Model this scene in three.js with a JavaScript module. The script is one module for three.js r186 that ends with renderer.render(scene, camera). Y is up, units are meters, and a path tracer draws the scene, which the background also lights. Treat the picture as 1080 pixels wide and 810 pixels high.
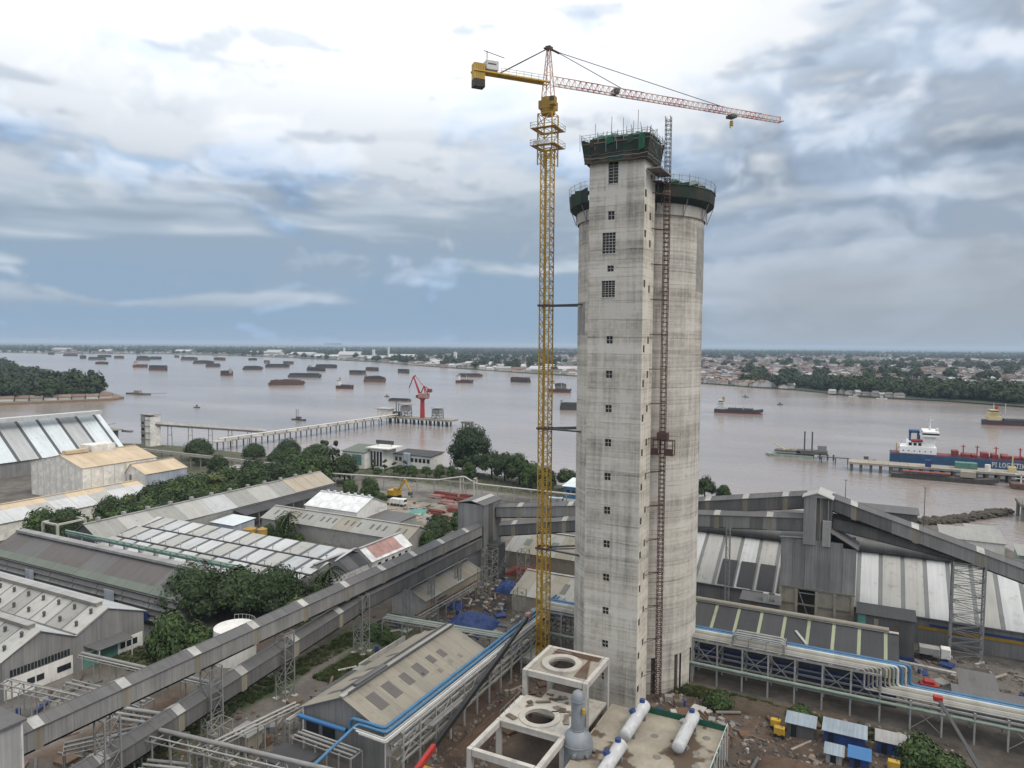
import * as THREE from 'three';
import { mergeGeometries } from 'three/addons/utils/BufferGeometryUtils.js';
import { RoundedBoxGeometry } from 'three/addons/geometries/RoundedBoxGeometry.js';

// ---------------------------------------------------------------- camera, sky, sun, exposure
// World axes follow the plant's own grid: x runs right and towards the viewer, -z runs right and away; the drone hovers at 62 m.
const renderer = new THREE.WebGLRenderer({ antialias: true });
renderer.toneMapping = THREE.LinearToneMapping;
renderer.toneMappingExposure = 1.26;
renderer.shadowMap.enabled = true;
const scene = new THREE.Scene();
const DEG = Math.PI / 180;
const YAW = 27 * DEG;
const camera = new THREE.PerspectiveCamera(2 * Math.atan(405 / 749) / DEG, 4 / 3, 1, 60000);
camera.position.set(0, 62, 0);
camera.rotation.order = 'YXZ';
camera.rotation.set(-Math.atan(41 / 749), YAW, 0.42 * DEG);
scene.add(camera);

const sun = new THREE.DirectionalLight(0xfff4e6, 1.3);
const SUN = new THREE.Vector3().setFromSphericalCoords(1, 40 * DEG, Math.PI + YAW - 122 * DEG);   // high, to the right and a little behind the viewer, veiled by cloud
sun.position.copy(SUN).multiplyScalar(600).add(new THREE.Vector3(-80, 0, -150));
sun.target.position.set(-80, 0, -150);
sun.castShadow = true; sun.shadow.radius = 48; sun.shadow.mapSize.set(4096, 4096);
Object.assign(sun.shadow.camera, { left: -420, right: 420, top: 420, bottom: -420, near: 10, far: 1600 });
scene.add(sun, sun.target);

// ---------------------------------------------------------------- noise
function mulberry(a) { return () => { a |= 0; a = a + 0x6D2B79F5 | 0; let t = Math.imul(a ^ a >>> 15, 1 | a); t = t + Math.imul(t ^ t >>> 7, 61 | t) ^ t; return ((t ^ t >>> 14) >>> 0) / 4294967296; }; }
const rnd = mulberry(20240611);
const rr = (a, b) => a + (b - a) * rnd();
const pick = a => a[Math.floor(rnd() * a.length)];
const clamp = (v, a = 0, b = 1) => Math.min(b, Math.max(a, v));
const sst = (a, b, v) => { const t = clamp((v - a) / (b - a)); return t * t * (3 - 2 * t); };
const mix = (a, b, t) => a + (b - a) * t;
const HASH = new Float32Array(65536); { const h = mulberry(99); for (let i = 0; i < 65536; i++) HASH[i] = h(); }
const hash3 = (x, y, z) => HASH[(x * 374761 + y * 668265 + z * 1274126 + ((x * 31 + y * 17) ^ (z * 57))) & 65535];
function vn(x, y, z = 0, per = 0) {                      // value noise, optionally periodic in x and y
  const xi = Math.floor(x), yi = Math.floor(y), zi = Math.floor(z); let fx = x - xi, fy = y - yi, fz = z - zi;
  fx = fx * fx * (3 - 2 * fx); fy = fy * fy * (3 - 2 * fy); fz = fz * fz * (3 - 2 * fz);
  const w = per ? v => ((v % per) + per) % per : v => v;
  const x0 = w(xi), x1 = w(xi + 1), y0 = w(yi), y1 = w(yi + 1);
  const l = (a, b, t) => a + (b - a) * t;
  const a = l(l(hash3(x0, y0, zi), hash3(x1, y0, zi), fx), l(hash3(x0, y1, zi), hash3(x1, y1, zi), fx), fy);
  if (fz === 0) return a;
  return l(a, l(l(hash3(x0, y0, zi + 1), hash3(x1, y0, zi + 1), fx), l(hash3(x0, y1, zi + 1), hash3(x1, y1, zi + 1), fx), fy), fz);
}
function fbm(x, y, z = 0, oct = 4, per = 0, gain = 0.5) {
  let s = 0, a = 1, n = 0, f = 1;
  for (let i = 0; i < oct; i++) { s += a * vn(x * f + i * 17, y * f + i * 11, z * f, per ? per * f : 0); n += a; a *= gain; f *= 2; }
  return s / n;
}

// ---------------------------------------------------------------- the sky: broken overcast, brightest high up, blue-grey cloud bases towards the horizon
{
  const W = 2048, Hh = 1024, data = new Float32Array(W * Hh * 4);
  const stops = [[-90, .22, .24, .26], [-1, .22, .25, .28], [0, .16, .24, .335], [2, .16, .25, .355], [5, .21, .305, .41], [9, .34, .41, .49], [14, .53, .57, .62], [20, .70, .725, .755], [27, .80, .815, .835], [40, .88, .885, .895], [90, .95, .95, .95]];
  const base = (e, c) => { let i = 0; while (i < stops.length - 2 && e > stops[i + 1][0]) i++; const a = stops[i], b = stops[i + 1], t = clamp((e - a[0]) / (b[0] - a[0])); for (let k = 0; k < 3; k++) c[k] = mix(a[k + 1], b[k + 1], t); };
  const c = [0, 0, 0], cloudBlue = [.205, .285, .395], cloudGrey = [.30, .345, .41];
  for (let j = 0; j < Hh; j++) {
    const el = ((j + .5) / Hh - .5) * 180, ce = Math.cos(el * DEG), y = Math.sin(el * DEG);
    for (let i = 0; i < W; i++) {
      const u = (i + .5) / W, ang = (u - .5) * 2 * Math.PI;            // three: u = atan2(z, x) / 2pi + 0.5
      const x = Math.cos(ang) * ce, z = Math.sin(ang) * ce;
      base(el, c);
      if (el > -2) {
        const k = 1 / (Math.max(y, 0) + .16), px = x * k, pz = z * k;
        let az = (Math.atan2(x, -z) + YAW) / DEG; if (az > 180) az -= 360; if (az < -180) az += 360;
        const right = sst(2, 24, az) * sst(150, 70, az);               // the heavier bank of cloud lies to the right of the view
        const toSun = x * SUN.x + y * SUN.y + z * SUN.z;
        // directions on a sphere, so that nothing has a seam; stretched sideways, flatter towards the horizon
        const sx = x * 9, sz = z * 9, sy = el * .19, warp = fbm(sx * .6 + 5, sz * .6, sy * .8, 3) - .5;
        const n1 = fbm(px * 1.05 + warp * 1.6 + 31, pz * 1.05 + warp * 1.2, 1.7, 6, 0, .55);
        const n3 = fbm(sx * .62 + warp * 2.2 + 40, sz * .62 + warp, sy * 2.1 + 8, 6, 0, .54);
        const bill = e => fbm(sx * 1.05 + warp * 2.6 + 11, sz * 1.05 - warp * 1.4 + 3, e * .27 + warp * 1.3, 6, 0, .56);
        const n2 = bill(el), up = bill(el + 1.6);
        const slope = sst(-5, 7, 11 + (az - 3) * .62 - el) * right;      // its upper edge climbs to the right
        let dark = sst(.465, .575, n1 * .24 + n3 * .36 + n2 * .40 + slope * .12 - .03 * sst(14, 26, el) * (1 - right));
        dark *= (1 - .66 * sst(10, 23, el) * (1 - slope)) * sst(62, 32, el);
        const dk = dark * mix(.84, .92, slope);
        const lvl = mix(.76, 1.5, sst(.36, .66, n2 * .6 + n3 * .4)) * mix(1.0, mix(1.5, 1.12, slope), sst(6, 22, el));
        for (let q = 0; q < 3; q++) c[q] = mix(c[q], mix(cloudBlue[q], cloudGrey[q], slope * .6) * lvl, dk);
        // billows: bright tops, greyer undersides
        const top = clamp((n2 - up) * 5, -1, 1), puff = sst(.47, .60, n2) * sst(2, 7, el);
        for (let q = 0; q < 3; q++) c[q] = mix(c[q], Math.max(c[q], [.84, .85, .87][q]), puff * clamp(.16 + top * .6) * mix(.34, .62, sst(5, 16, el)));
        for (let q = 0; q < 3; q++) c[q] *= 1 + puff * Math.min(0, top) * [.20, .17, .13][q];
        // long bright streaks between the cloud banks, low down
        const band = fbm(sx * .34 + warp * 1.2 + 90, sz * .34 + 17, el * .62 + warp * 1.5, 5, 0, .55), streak = sst(.51, .66, band) * sst(1.6, 4, el) * sst(17, 9, el) * (1 - .5 * right);
        for (let q = 0; q < 3; q++) c[q] = mix(c[q], Math.max(c[q], [.60, .63, .67][q]), streak * .52);
        const sl = sst(.53, .40, band) * sst(1.6, 5, el) * sst(20, 10, el) * .22; for (let q = 0; q < 3; q++) c[q] *= 1 - sl * [1, .86, .72][q];
        // shreds of darker scud in the bright part
        const scud = sst(.58, .70, fbm(sx * 1.0 + 70, sz * 1.0 + warp * 3, sy * 3.4, 6, 0, .58)) * sst(8, 14, el) * sst(46, 30, el) * .26;
        for (let q = 0; q < 3; q++) c[q] *= 1 - scud * [1, .86, .70][q];
        const grey = right * sst(12, 3, el) * .7; c[0] = mix(c[0], .30, grey); c[1] = mix(c[1], .335, grey); c[2] = mix(c[2], .38, grey);
        const thin = 1 + .20 * (1 - right) * sst(9, 22, el) * (1 - dark); for (let q = 0; q < 3; q++) c[q] *= thin;     // thinner, whiter overcast away from the bank
        // light coming through thinner cloud around the sun
        const glow = Math.exp(-Math.pow(Math.acos(clamp(toSun, -1, 1)) / DEG / 34, 2));
        for (let q = 0; q < 3; q++) c[q] *= 1 + .30 * glow * (1 - dark * .5);
      }
      const o = (j * W + i) * 4; data[o] = c[0]; data[o + 1] = c[1]; data[o + 2] = c[2]; data[o + 3] = 1;
    }
  }
  const sky = new THREE.DataTexture(data, W, Hh, THREE.RGBAFormat, THREE.FloatType);
  sky.mapping = THREE.EquirectangularReflectionMapping; sky.magFilter = sky.minFilter = THREE.LinearFilter; sky.wrapS = THREE.RepeatWrapping; sky.needsUpdate = true;
  scene.background = sky; scene.environment = sky;
}
scene.fog = new THREE.FogExp2(new THREE.Color().setRGB(.60, .74, .90), 0.00007);

// ---------------------------------------------------------------- textures (what surfaces are made of)
function dataTex(w, h, fn, { srgb = false, repeat = null } = {}) {
  const d = new Uint8Array(w * h * 4), o = [0, 0, 0];
  for (let j = 0; j < h; j++) for (let i = 0; i < w; i++) {
    fn(i / w, j / h, o, i, j); const k = (j * w + i) * 4;
    for (let q = 0; q < 3; q++) { const v = clamp(o[q]); d[k + q] = Math.round(255 * (srgb ? Math.pow(v, 1 / 2.2) : v)); } d[k + 3] = 255;
  }
  const t = new THREE.DataTexture(d, w, h); t.magFilter = THREE.LinearFilter; t.minFilter = THREE.LinearMipmapLinearFilter; t.generateMipmaps = true;
  if (srgb) t.colorSpace = THREE.SRGBColorSpace;
  if (repeat) { t.wrapS = t.wrapT = THREE.RepeatWrapping; t.repeat.set(1 / repeat[0], 1 / repeat[1]); }
  t.needsUpdate = true; return t;
}
// sheet metal in strips about a metre wide, each a slightly different tone, with run-off streaks; 24 m tile
const tSheet = dataTex(1024, 512, (u, v, o) => {
  const strip = Math.floor(u * 24), s = hash3(strip, 7, 3), fine = hash3(Math.floor(u * 96), 3, 9);
  const streak = fbm(u * 160, v * 5, 0, 3, 0) , blotch = fbm(u * 8, v * 8, 2, 4, 8), rust = sst(.62, .8, fbm(u * 60, v * 6, 4, 3));
  const m = .80 + .09 * (s - .5) + .12 * (fine - .5) + .34 * (streak - .5) + .30 * (blotch - .5) - ((u * 24) % 1 < .05 ? .14 : 0);
  o[0] = m; o[1] = m * (1 - .05 * rust); o[2] = m * (1 - .10 * rust);
}, { srgb: true, repeat: [24, 24] });
// roof sheets, lighter, dusty with darker patches along the fall of the roof
const tRoof = dataTex(1024, 1024, (u, v, o) => {
  const strip = Math.floor(u * 32), s = hash3(strip, 11, 5);
  const dust = fbm(u * 6, v * 6, 1, 5, 6), streak = fbm(u * 110, v * 7, 6, 3), spot = sst(.66, .8, fbm(u * 26, v * 26, 3, 3, 26));
  const m = .88 + .07 * (s - .5) + .22 * (dust - .5) + .20 * (streak - .5) - .12 * spot - ((u * 32) % 1 < .06 ? .06 : 0);
  o[0] = m; o[1] = m * .995; o[2] = m * (.985 - .03 * spot);
}, { srgb: true, repeat: [32, 32] });
// cast concrete: cloudy greys, rain streaks, pale lime and dark algae; 16 m tile
const tConc = dataTex(512, 512, (u, v, o) => {
  const a = fbm(u * 6, v * 6, 0, 5, 6), b = fbm(u * 48, v * 6, 3, 3, 0), c = sst(.58, .75, fbm(u * 12, v * 12, 5, 4, 12));
  const m = .84 + .34 * (a - .5) + .22 * (b - .5) - .16 * c; o[0] = m; o[1] = m * .985; o[2] = m * .955;
}, { srgb: true, repeat: [16, 16] });
const tMottle = dataTex(512, 512, (u, v, o) => { const m = .78 + .6 * (fbm(u * 8, v * 8, 0, 6, 8, .6) - .5); o[0] = m; o[1] = m; o[2] = m; }, { srgb: true, repeat: [10, 10] });
// the tower shell, drawn once over its whole height: pour bands, formwork panel seams, streaks; u in turns of 76 m, v in 104 m
const tTower = dataTex(1024, 2048, (u, v, o, i, j) => {
  const y = v * 104, x = u * 76;
  const cl = fbm(x * .16, y * .16, 1, 5), bandN = fbm(x * .05 + 9, y * .7, 2, 4), streak = fbm(x * 1.9, y * .07, 4, 4), fine = fbm(x * 2.2, y * 2.2, 6, 3);
  const lift = Math.floor(y / 2.875), lt = hash3(lift, 5, 1), inL = y / 2.875 - lift;
  const panel = hash3(Math.floor(x / 2.4), lift >> 1, 8);
  let m = .86 + .26 * (cl - .5) + .56 * (bandN - .5) + .40 * (streak - .5) + .26 * (fine - .5) + .22 * (vn(x * .12, y * 4.2, 15) - .5) + .22 * (fbm(x * 6, y * .35, 11, 3) - .5) + .13 * (lt - .5) + .07 * (panel - .5);
  const jitter = (vn(x * .6, lift * 3.3) - .5) * .10;
  if (Math.abs(inL - .04 - jitter) < .035) m -= .26 * vn(x * .5, lift * 7.7);                    // joint stains
  if ((x / 2.4) % 1 < .03) m -= .09 * vn(x * .01 + Math.floor(x / 2.4) * 3.1, y * .2);           // panel seams
  m -= .16 * sst(.60, .78, fbm(x * .75 + 50, y * .045 + 4, 7, 4));                               // long rain runs
  m += .10 * sst(.56, .74, fbm(x * .3 + 20, y * .22, 9, 4));                                     // pale lime bloom
  o[0] = m; o[1] = m * mix(.965, .985, cl); o[2] = m * mix(.90, .955, cl);
}, { srgb: true });
tTower.wrapS = THREE.RepeatWrapping; tTower.repeat.set(1 / 76, 1 / 104);
tTower.wrapT = THREE.RepeatWrapping;

// ---------------------------------------------------------------- materials (linear base colours)
const lin = (r, g, b) => new THREE.Color().setRGB(r, g, b);
function M(r, g, b, rough = .8, map = null, extra = {}) { return new THREE.MeshStandardMaterial({ color: lin(r, g, b), roughness: rough, map, ...extra }); }
const mt = {
  tower: M(.53, .508, .468, .93, tTower), towerB: M(.505, .482, .442, .93, tTower), towerC: M(.55, .53, .492, .93, tTower),
  towerIn: M(.20, .19, .175, .95, tConc), smooth: M(.34, .33, .305, .9, tMottle), steelDull: M(.23, .225, .21, .6), netB: M(.03, .062, .046, .95, tMottle), netC: M(.045, .042, .034, .95, tMottle), plankD: M(.085, .072, .055, .95, tMottle),
  conc: M(.46, .44, .40, .92, tConc), concPale: M(.52, .505, .475, .92, tConc), concDirty: M(.33, .305, .26, .95, tConc), concDark: M(.20, .19, .17, .95, tConc),
  sheet: M(.26, .258, .252, .65, tSheet), sheetB: M(.215, .214, .21, .65, tSheet), sheetC: M(.30, .298, .29, .65, tSheet), sheetDark: M(.105, .105, .105, .68, tSheet), sheetPale: M(.36, .358, .348, .65, tSheet),
  roofGrey: M(.115, .115, .118, .75, tRoof), roofGreyB: M(.13, .128, .128, .75, tRoof), roofBrown: M(.115, .106, .103, .8, tRoof), roofGreen: M(.13, .155, .13, .75, tRoof),
  roofWhite: M(.52, .535, .54, .65, tRoof), roofWhiteB: M(.45, .468, .475, .65, tRoof), roofOff: M(.40, .40, .38, .7, tRoof), roofOffB: M(.30, .30, .283, .7, tRoof), roofPure: M(.80, .81, .81, .6, tMottle),
  roofTan: M(.58, .465, .325, .7, tRoof), roofTanB: M(.52, .41, .28, .7, tRoof), roofKhaki: M(.27, .25, .205, .75, tRoof), roofKhakiB: M(.245, .228, .188, .75, tRoof), roofBlue: M(.64, .70, .73, .55, tRoof), roofSlate: M(.045, .046, .05, .8, tRoof), roofSlateB: M(.055, .056, .06, .8, tRoof),
  stripGrey: M(.17, .18, .18, .6, tRoof), stripDark: M(.09, .10, .10, .6, tRoof), stripLime: M(.30, .33, .215, .6, tRoof),
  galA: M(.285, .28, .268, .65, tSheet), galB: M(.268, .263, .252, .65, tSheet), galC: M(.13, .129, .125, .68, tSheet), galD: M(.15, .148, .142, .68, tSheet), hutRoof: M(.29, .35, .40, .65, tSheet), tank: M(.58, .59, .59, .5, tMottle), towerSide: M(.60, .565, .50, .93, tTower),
  translucent: M(.44, .44, .42, .65, tMottle), tan: M(.27, .24, .185, .7, tSheet),
  wallWhite: M(.76, .76, .745, .8, tConc), wallCream: M(.85, .82, .76, .8, tMottle), wallRib: M(.55, .53, .49, .8), roofDust: M(.40, .345, .275, .8, tRoof), wallBlue: M(.42, .47, .53, .7, tSheet), wallGreen: M(.10, .24, .19, .7, tMottle), wallGrey: M(.32, .32, .31, .8, tConc), wallTan: M(.36, .33, .27, .85, tConc),
  yellow: M(.55, .34, .035, .5, tMottle), yellowD: M(.40, .24, .03, .55, tMottle), ballast: M(.06, .055, .045, .8, tMottle), jib: M(.62, .45, .38, .5), jibRed: M(.42, .16, .12, .5), brown: M(.115, .055, .045, .65, tMottle), brownD: M(.075, .042, .04, .7),
  steel: M(.27, .268, .258, .65, tMottle), steelPale: M(.38, .378, .36, .6, tMottle), steelDark: M(.065, .065, .065, .6), steelMid: M(.20, .20, .20, .6), white: M(.66, .66, .64, .5, tMottle), rustSteel: M(.16, .095, .06, .8, tMottle),
  net: M(.026, .044, .036, .95, tMottle), netGreen: M(.02, .12, .075, .95, tMottle), netPale: M(.16, .22, .20, .95, tMottle), plank: M(.16, .13, .095, .95, tMottle),
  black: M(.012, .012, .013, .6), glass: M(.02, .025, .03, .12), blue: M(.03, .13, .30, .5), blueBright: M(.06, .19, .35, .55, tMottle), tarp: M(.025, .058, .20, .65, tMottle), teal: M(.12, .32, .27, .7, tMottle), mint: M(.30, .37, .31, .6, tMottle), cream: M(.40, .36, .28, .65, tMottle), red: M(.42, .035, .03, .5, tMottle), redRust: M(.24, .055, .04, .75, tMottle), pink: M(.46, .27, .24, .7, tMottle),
  soil: M(.10, .075, .052, 1, tMottle), soilRed: M(.115, .074, .05, 1, tMottle), rubble: M(.22, .20, .175, 1, tMottle),
  hull: M(.045, .045, .05, .7, tMottle), hullB: M(.065, .055, .05, .75, tMottle), hullRust: M(.12, .06, .045, .8, tMottle), coal: M(.02, .02, .02, .95), deck: M(.13, .12, .11, .85, tMottle), shipBlue: M(.028, .10, .21, .55, tMottle), shipWhite: M(.82, .82, .81, .5), shipRed: M(.25, .03, .03, .6, tMottle), shipCream: M(.52, .43, .24, .6), vessel: M(.25, .275, .30, .5, tMottle),
};

// ---------------------------------------------------------------- builders
const V = (x, y, z) => new THREE.Vector3(x, y, z);
const taken = {};
const numbered = n => { const k = taken[n] = (taken[n] ?? -1) + 1; return k ? n + '_' + String(k).padStart(3, '0') : n; };
const ORG = new Map();
function thing(name, label, category, [x, y, z] = [0, 0, 0], group) {
  const g = new THREE.Group(); g.name = numbered(name); g.position.set(x, y, z); ORG.set(g, g.position.clone()); scene.add(g);
  g.userData = { label, category }; if (group) g.userData.group = group; return g;
}
function clean(g) { if (g.index) g = g.toNonIndexed(); for (const k of Object.keys(g.attributes)) if (!['position', 'normal', 'uv', 'color'].includes(k)) g.deleteAttribute(k); return g; }
function metric(g) {
  const p = g.attributes.position, n = g.attributes.normal, uv = new Float32Array(p.count * 2);
  for (let i = 0; i < p.count; i++) {
    const x = p.getX(i), y = p.getY(i), z = p.getZ(i), a = Math.abs(n.getX(i)), b = Math.abs(n.getY(i)), c = Math.abs(n.getZ(i));
    if (b > .72 || (b > a && b > c)) { if (a > c) { uv[i * 2] = z; uv[i * 2 + 1] = x; } else { uv[i * 2] = x; uv[i * 2 + 1] = z; } }
    else if (a > c) { uv[i * 2] = z; uv[i * 2 + 1] = y; } else { uv[i * 2] = x; uv[i * 2 + 1] = y; }
  }
  g.setAttribute('uv', new THREE.BufferAttribute(uv, 2)); return g;
}
function geo(gs) { gs = (Array.isArray(gs) ? gs : [gs]).map(clean); const g = gs.length > 1 ? mergeGeometries(gs) : gs[0].clone(); return g; }
function mesh(name, gs, m, parent, { uv = true, at = null } = {}) {
  const g = geo(gs); if (uv) metric(g);
  const o = new THREE.Mesh(g, m); o.castShadow = o.receiveShadow = true;
  if (parent) { const p = at || ORG.get(parent); g.translate(-p.x, -p.y, -p.z); ORG.set(o, p); o.name = name; parent.add(o); }
  return o;
}
// a thing that is a single mesh, standing at its own base
function solo(name, label, category, gs, m, group) {
  const g = geo(gs); metric(g); g.computeBoundingBox(); const b = g.boundingBox, c = V((b.min.x + b.max.x) / 2, b.min.y, (b.min.z + b.max.z) / 2);
  g.translate(-c.x, -c.y, -c.z); const o = new THREE.Mesh(g, m); o.position.copy(c); o.name = numbered(name); o.castShadow = o.receiveShadow = true; ORG.set(o, c);
  o.userData = { label, category }; if (group) o.userData.group = group; scene.add(o); return o;
}
function struct(name, gs, m, { uv = true } = {}) { const g = geo(gs); if (uv) metric(g); const o = new THREE.Mesh(g, m); o.name = numbered(name); o.userData = { kind: 'structure' }; o.receiveShadow = o.castShadow = true; ORG.set(o, V(0, 0, 0)); scene.add(o); return o; }
function copyOf(o, [x, y, z], turn, label, group, scale) { const c = o.clone(); c.name = numbered(o.name.replace(/_\d{3}$/, '')); c.position.set(x, y, z); c.rotation.y = turn; if (scale) c.scale.set(...(Array.isArray(scale) ? scale : [scale, scale, scale])); c.userData = { ...o.userData, label }; if (group) c.userData.group = group; scene.add(c); return c; }

const box = (x0, x1, y0, y1, z0, z1) => new THREE.BoxGeometry(Math.abs(x1 - x0), Math.abs(y1 - y0), Math.abs(z1 - z0)).translate((x0 + x1) / 2, (y0 + y1) / 2, (z0 + z1) / 2);
const rbox = (x0, x1, y0, y1, z0, z1, r = .08) => new RoundedBoxGeometry(x1 - x0, y1 - y0, z1 - z0, 1, r).translate((x0 + x1) / 2, (y0 + y1) / 2, (z0 + z1) / 2);
const Yv = V(0, 1, 0), _q = new THREE.Quaternion();
function along(g, a, b) { const d = b.clone().sub(a), L = d.length(); g.scale(1, L, 1); _q.setFromUnitVectors(Yv, d.normalize()); g.applyQuaternion(_q); const c = a.clone().add(b).multiplyScalar(.5); return g.translate(c.x, c.y, c.z); }
const A3 = p => p.isVector3 ? p : V(...p);
const bar = (a, b, w = .12, d = w) => along(new THREE.BoxGeometry(w, 1, d), A3(a), A3(b));
const tube = (a, b, r = .15, n = 8, r2 = r) => along(new THREE.CylinderGeometry(r2, r, 1, n, 1), A3(a), A3(b));
function pipe(pts, r, n = 8) {                          // a pipe run with rounded elbows
  const c = new THREE.CurvePath(); const P = pts.map(A3); let last = P[0];
  for (let i = 1; i < P.length - 1; i++) {
    const e = Math.min(r * 3, P[i].distanceTo(P[i - 1]) / 2, P[i].distanceTo(P[i + 1]) / 2);
    const a = P[i].clone().add(P[i - 1].clone().sub(P[i]).setLength(e)), b = P[i].clone().add(P[i + 1].clone().sub(P[i]).setLength(e));
    c.add(new THREE.LineCurve3(last, a)); c.add(new THREE.QuadraticBezierCurve3(a, P[i], b)); last = b;
  }
  c.add(new THREE.LineCurve3(last, P[P.length - 1]));
  const gs = [];
  for (const s of c.curves) gs.push(new THREE.TubeGeometry(s, s.isLineCurve3 ? 1 : 4, r, n, false));
  return geo(gs);
}
function poly(pts, thick = 0) {                          // a flat polygon in space, given counter-clockwise, with a body behind it when thick
  const P = pts.map(A3), pos = [], nor = [], n = P[1].clone().sub(P[0]).cross(P[P.length - 1].clone().sub(P[0])).normalize();
  const tri = (a, b, c) => { const m = b.clone().sub(a).cross(c.clone().sub(a)).normalize(); for (const p of [a, b, c]) { pos.push(p.x, p.y, p.z); nor.push(m.x, m.y, m.z); } };
  for (let i = 1; i < P.length - 1; i++) tri(P[0], P[i], P[i + 1]);
  if (thick) {
    const Q = P.map(p => p.clone().addScaledVector(n, -thick));
    for (let i = 1; i < Q.length - 1; i++) tri(Q[0], Q[i + 1], Q[i]);
    for (let i = 0; i < P.length; i++) { const k = (i + 1) % P.length; tri(P[i], Q[i], Q[k]); tri(P[i], Q[k], P[k]); }
  }
  const g = new THREE.BufferGeometry(); g.setAttribute('position', new THREE.Float32BufferAttribute(pos, 3)); g.setAttribute('normal', new THREE.Float32BufferAttribute(nor, 3)); g.setAttribute('uv', new THREE.Float32BufferAttribute(new Float32Array(pos.length / 3 * 2), 2)); return g;
}
// four-legged lattice between two rectangles, w0 and w1 wide
function lattice(x, z, y0, y1, w0, w1, bay, leg = .22, br = .10) {
  const gs = [], at = (y, sx, sz) => { const t = (y - y0) / (y1 - y0), hw = mix(w0[0], w1[0], t) / 2, hd = mix(w0[1], w1[1], t) / 2; return V(x + sx * hw, y, z + sz * hd); };
  const cs = [[-1, -1], [1, -1], [1, 1], [-1, 1]], n = Math.max(1, Math.round((y1 - y0) / bay));
  for (const [a, b] of cs) gs.push(bar(at(y0, a, b), at(y1, a, b), leg));
  for (let i = 0; i < n; i++) {
    const a = mix(y0, y1, i / n), b = mix(y0, y1, (i + 1) / n);
    for (let k = 0; k < 4; k++) { const [p, q] = cs[k], [r, s] = cs[(k + 1) % 4]; gs.push(bar(at(b, p, q), at(b, r, s), br)); gs.push(i % 2 ? bar(at(a, p, q), at(b, r, s), br) : bar(at(a, r, s), at(b, p, q), br)); }
  }
  return gs;
}
function xface(a, b, c, d, w) { return [bar(a, c, w), bar(b, d, w)]; }

// ---------------------------------------------------------------- ground, river, far shore
const WATER = -1;
{
  const tRip = dataTex(2048, 2048, (u, v, o) => { const calm = sst(.36, .62, fbm(u * 4, v * 9, 8, 4)), m = .5 + (.55 * fbm(u * 50, v * 95, 0, 3, 0) + .45 * fbm(u * 190, v * 300, 3, 2, 0) - .5) * mix(.35, 1.25, calm); o[0] = o[1] = o[2] = m; }, { repeat: [260, 260] });
  tRip.wrapS = tRip.wrapT = THREE.MirroredRepeatWrapping;
  const tMud = dataTex(1024, 1024, (u, v, o) => { const a = fbm(u * 5, v * 18, 1, 5), b = fbm(u * 22 + 4, v * 40, 3, 4); const m = .82 + .50 * (a - .5) + .22 * (b - .5); o[0] = m; o[1] = m * .99; o[2] = m * .975; }, { srgb: true, repeat: [1500, 1500] });
  tMud.wrapS = tMud.wrapT = THREE.MirroredRepeatWrapping;
  const w = new THREE.MeshStandardMaterial({ color: lin(.335, .292, .265), roughness: .17, map: tMud, bumpMap: tRip, bumpScale: .22 });
  struct('river', new THREE.PlaneGeometry(60000, 60000).rotateX(-Math.PI / 2).translate(-8000, WATER, -14000), w);
}
function land(name, pts, top, m, depth = 3) {            // a sheet of land with its banks
  const sh = new THREE.Shape(pts.map(([x, z]) => new THREE.Vector2(x, -z)));
  const g = new THREE.ExtrudeGeometry(sh, { depth, bevelEnabled: false }).rotateX(-Math.PI / 2).translate(0, top - depth, 0);
  return struct(name, g, m);
}
const nearShore = [[-446, -150], [-440, -240], [-415, -276], [-392, -284], [-360, -288], [-300, -286], [-262, -291], [-240, -300], [-196, -305], [-180, -300], [-160, -296], [-130, -290], [-96, -284], [-60, -290], [-20, -288], [14, -287], [26, -283], [36, -272], [42, -255], [60, -252], [110, -258], [240, -250], [420, -240]];
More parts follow.
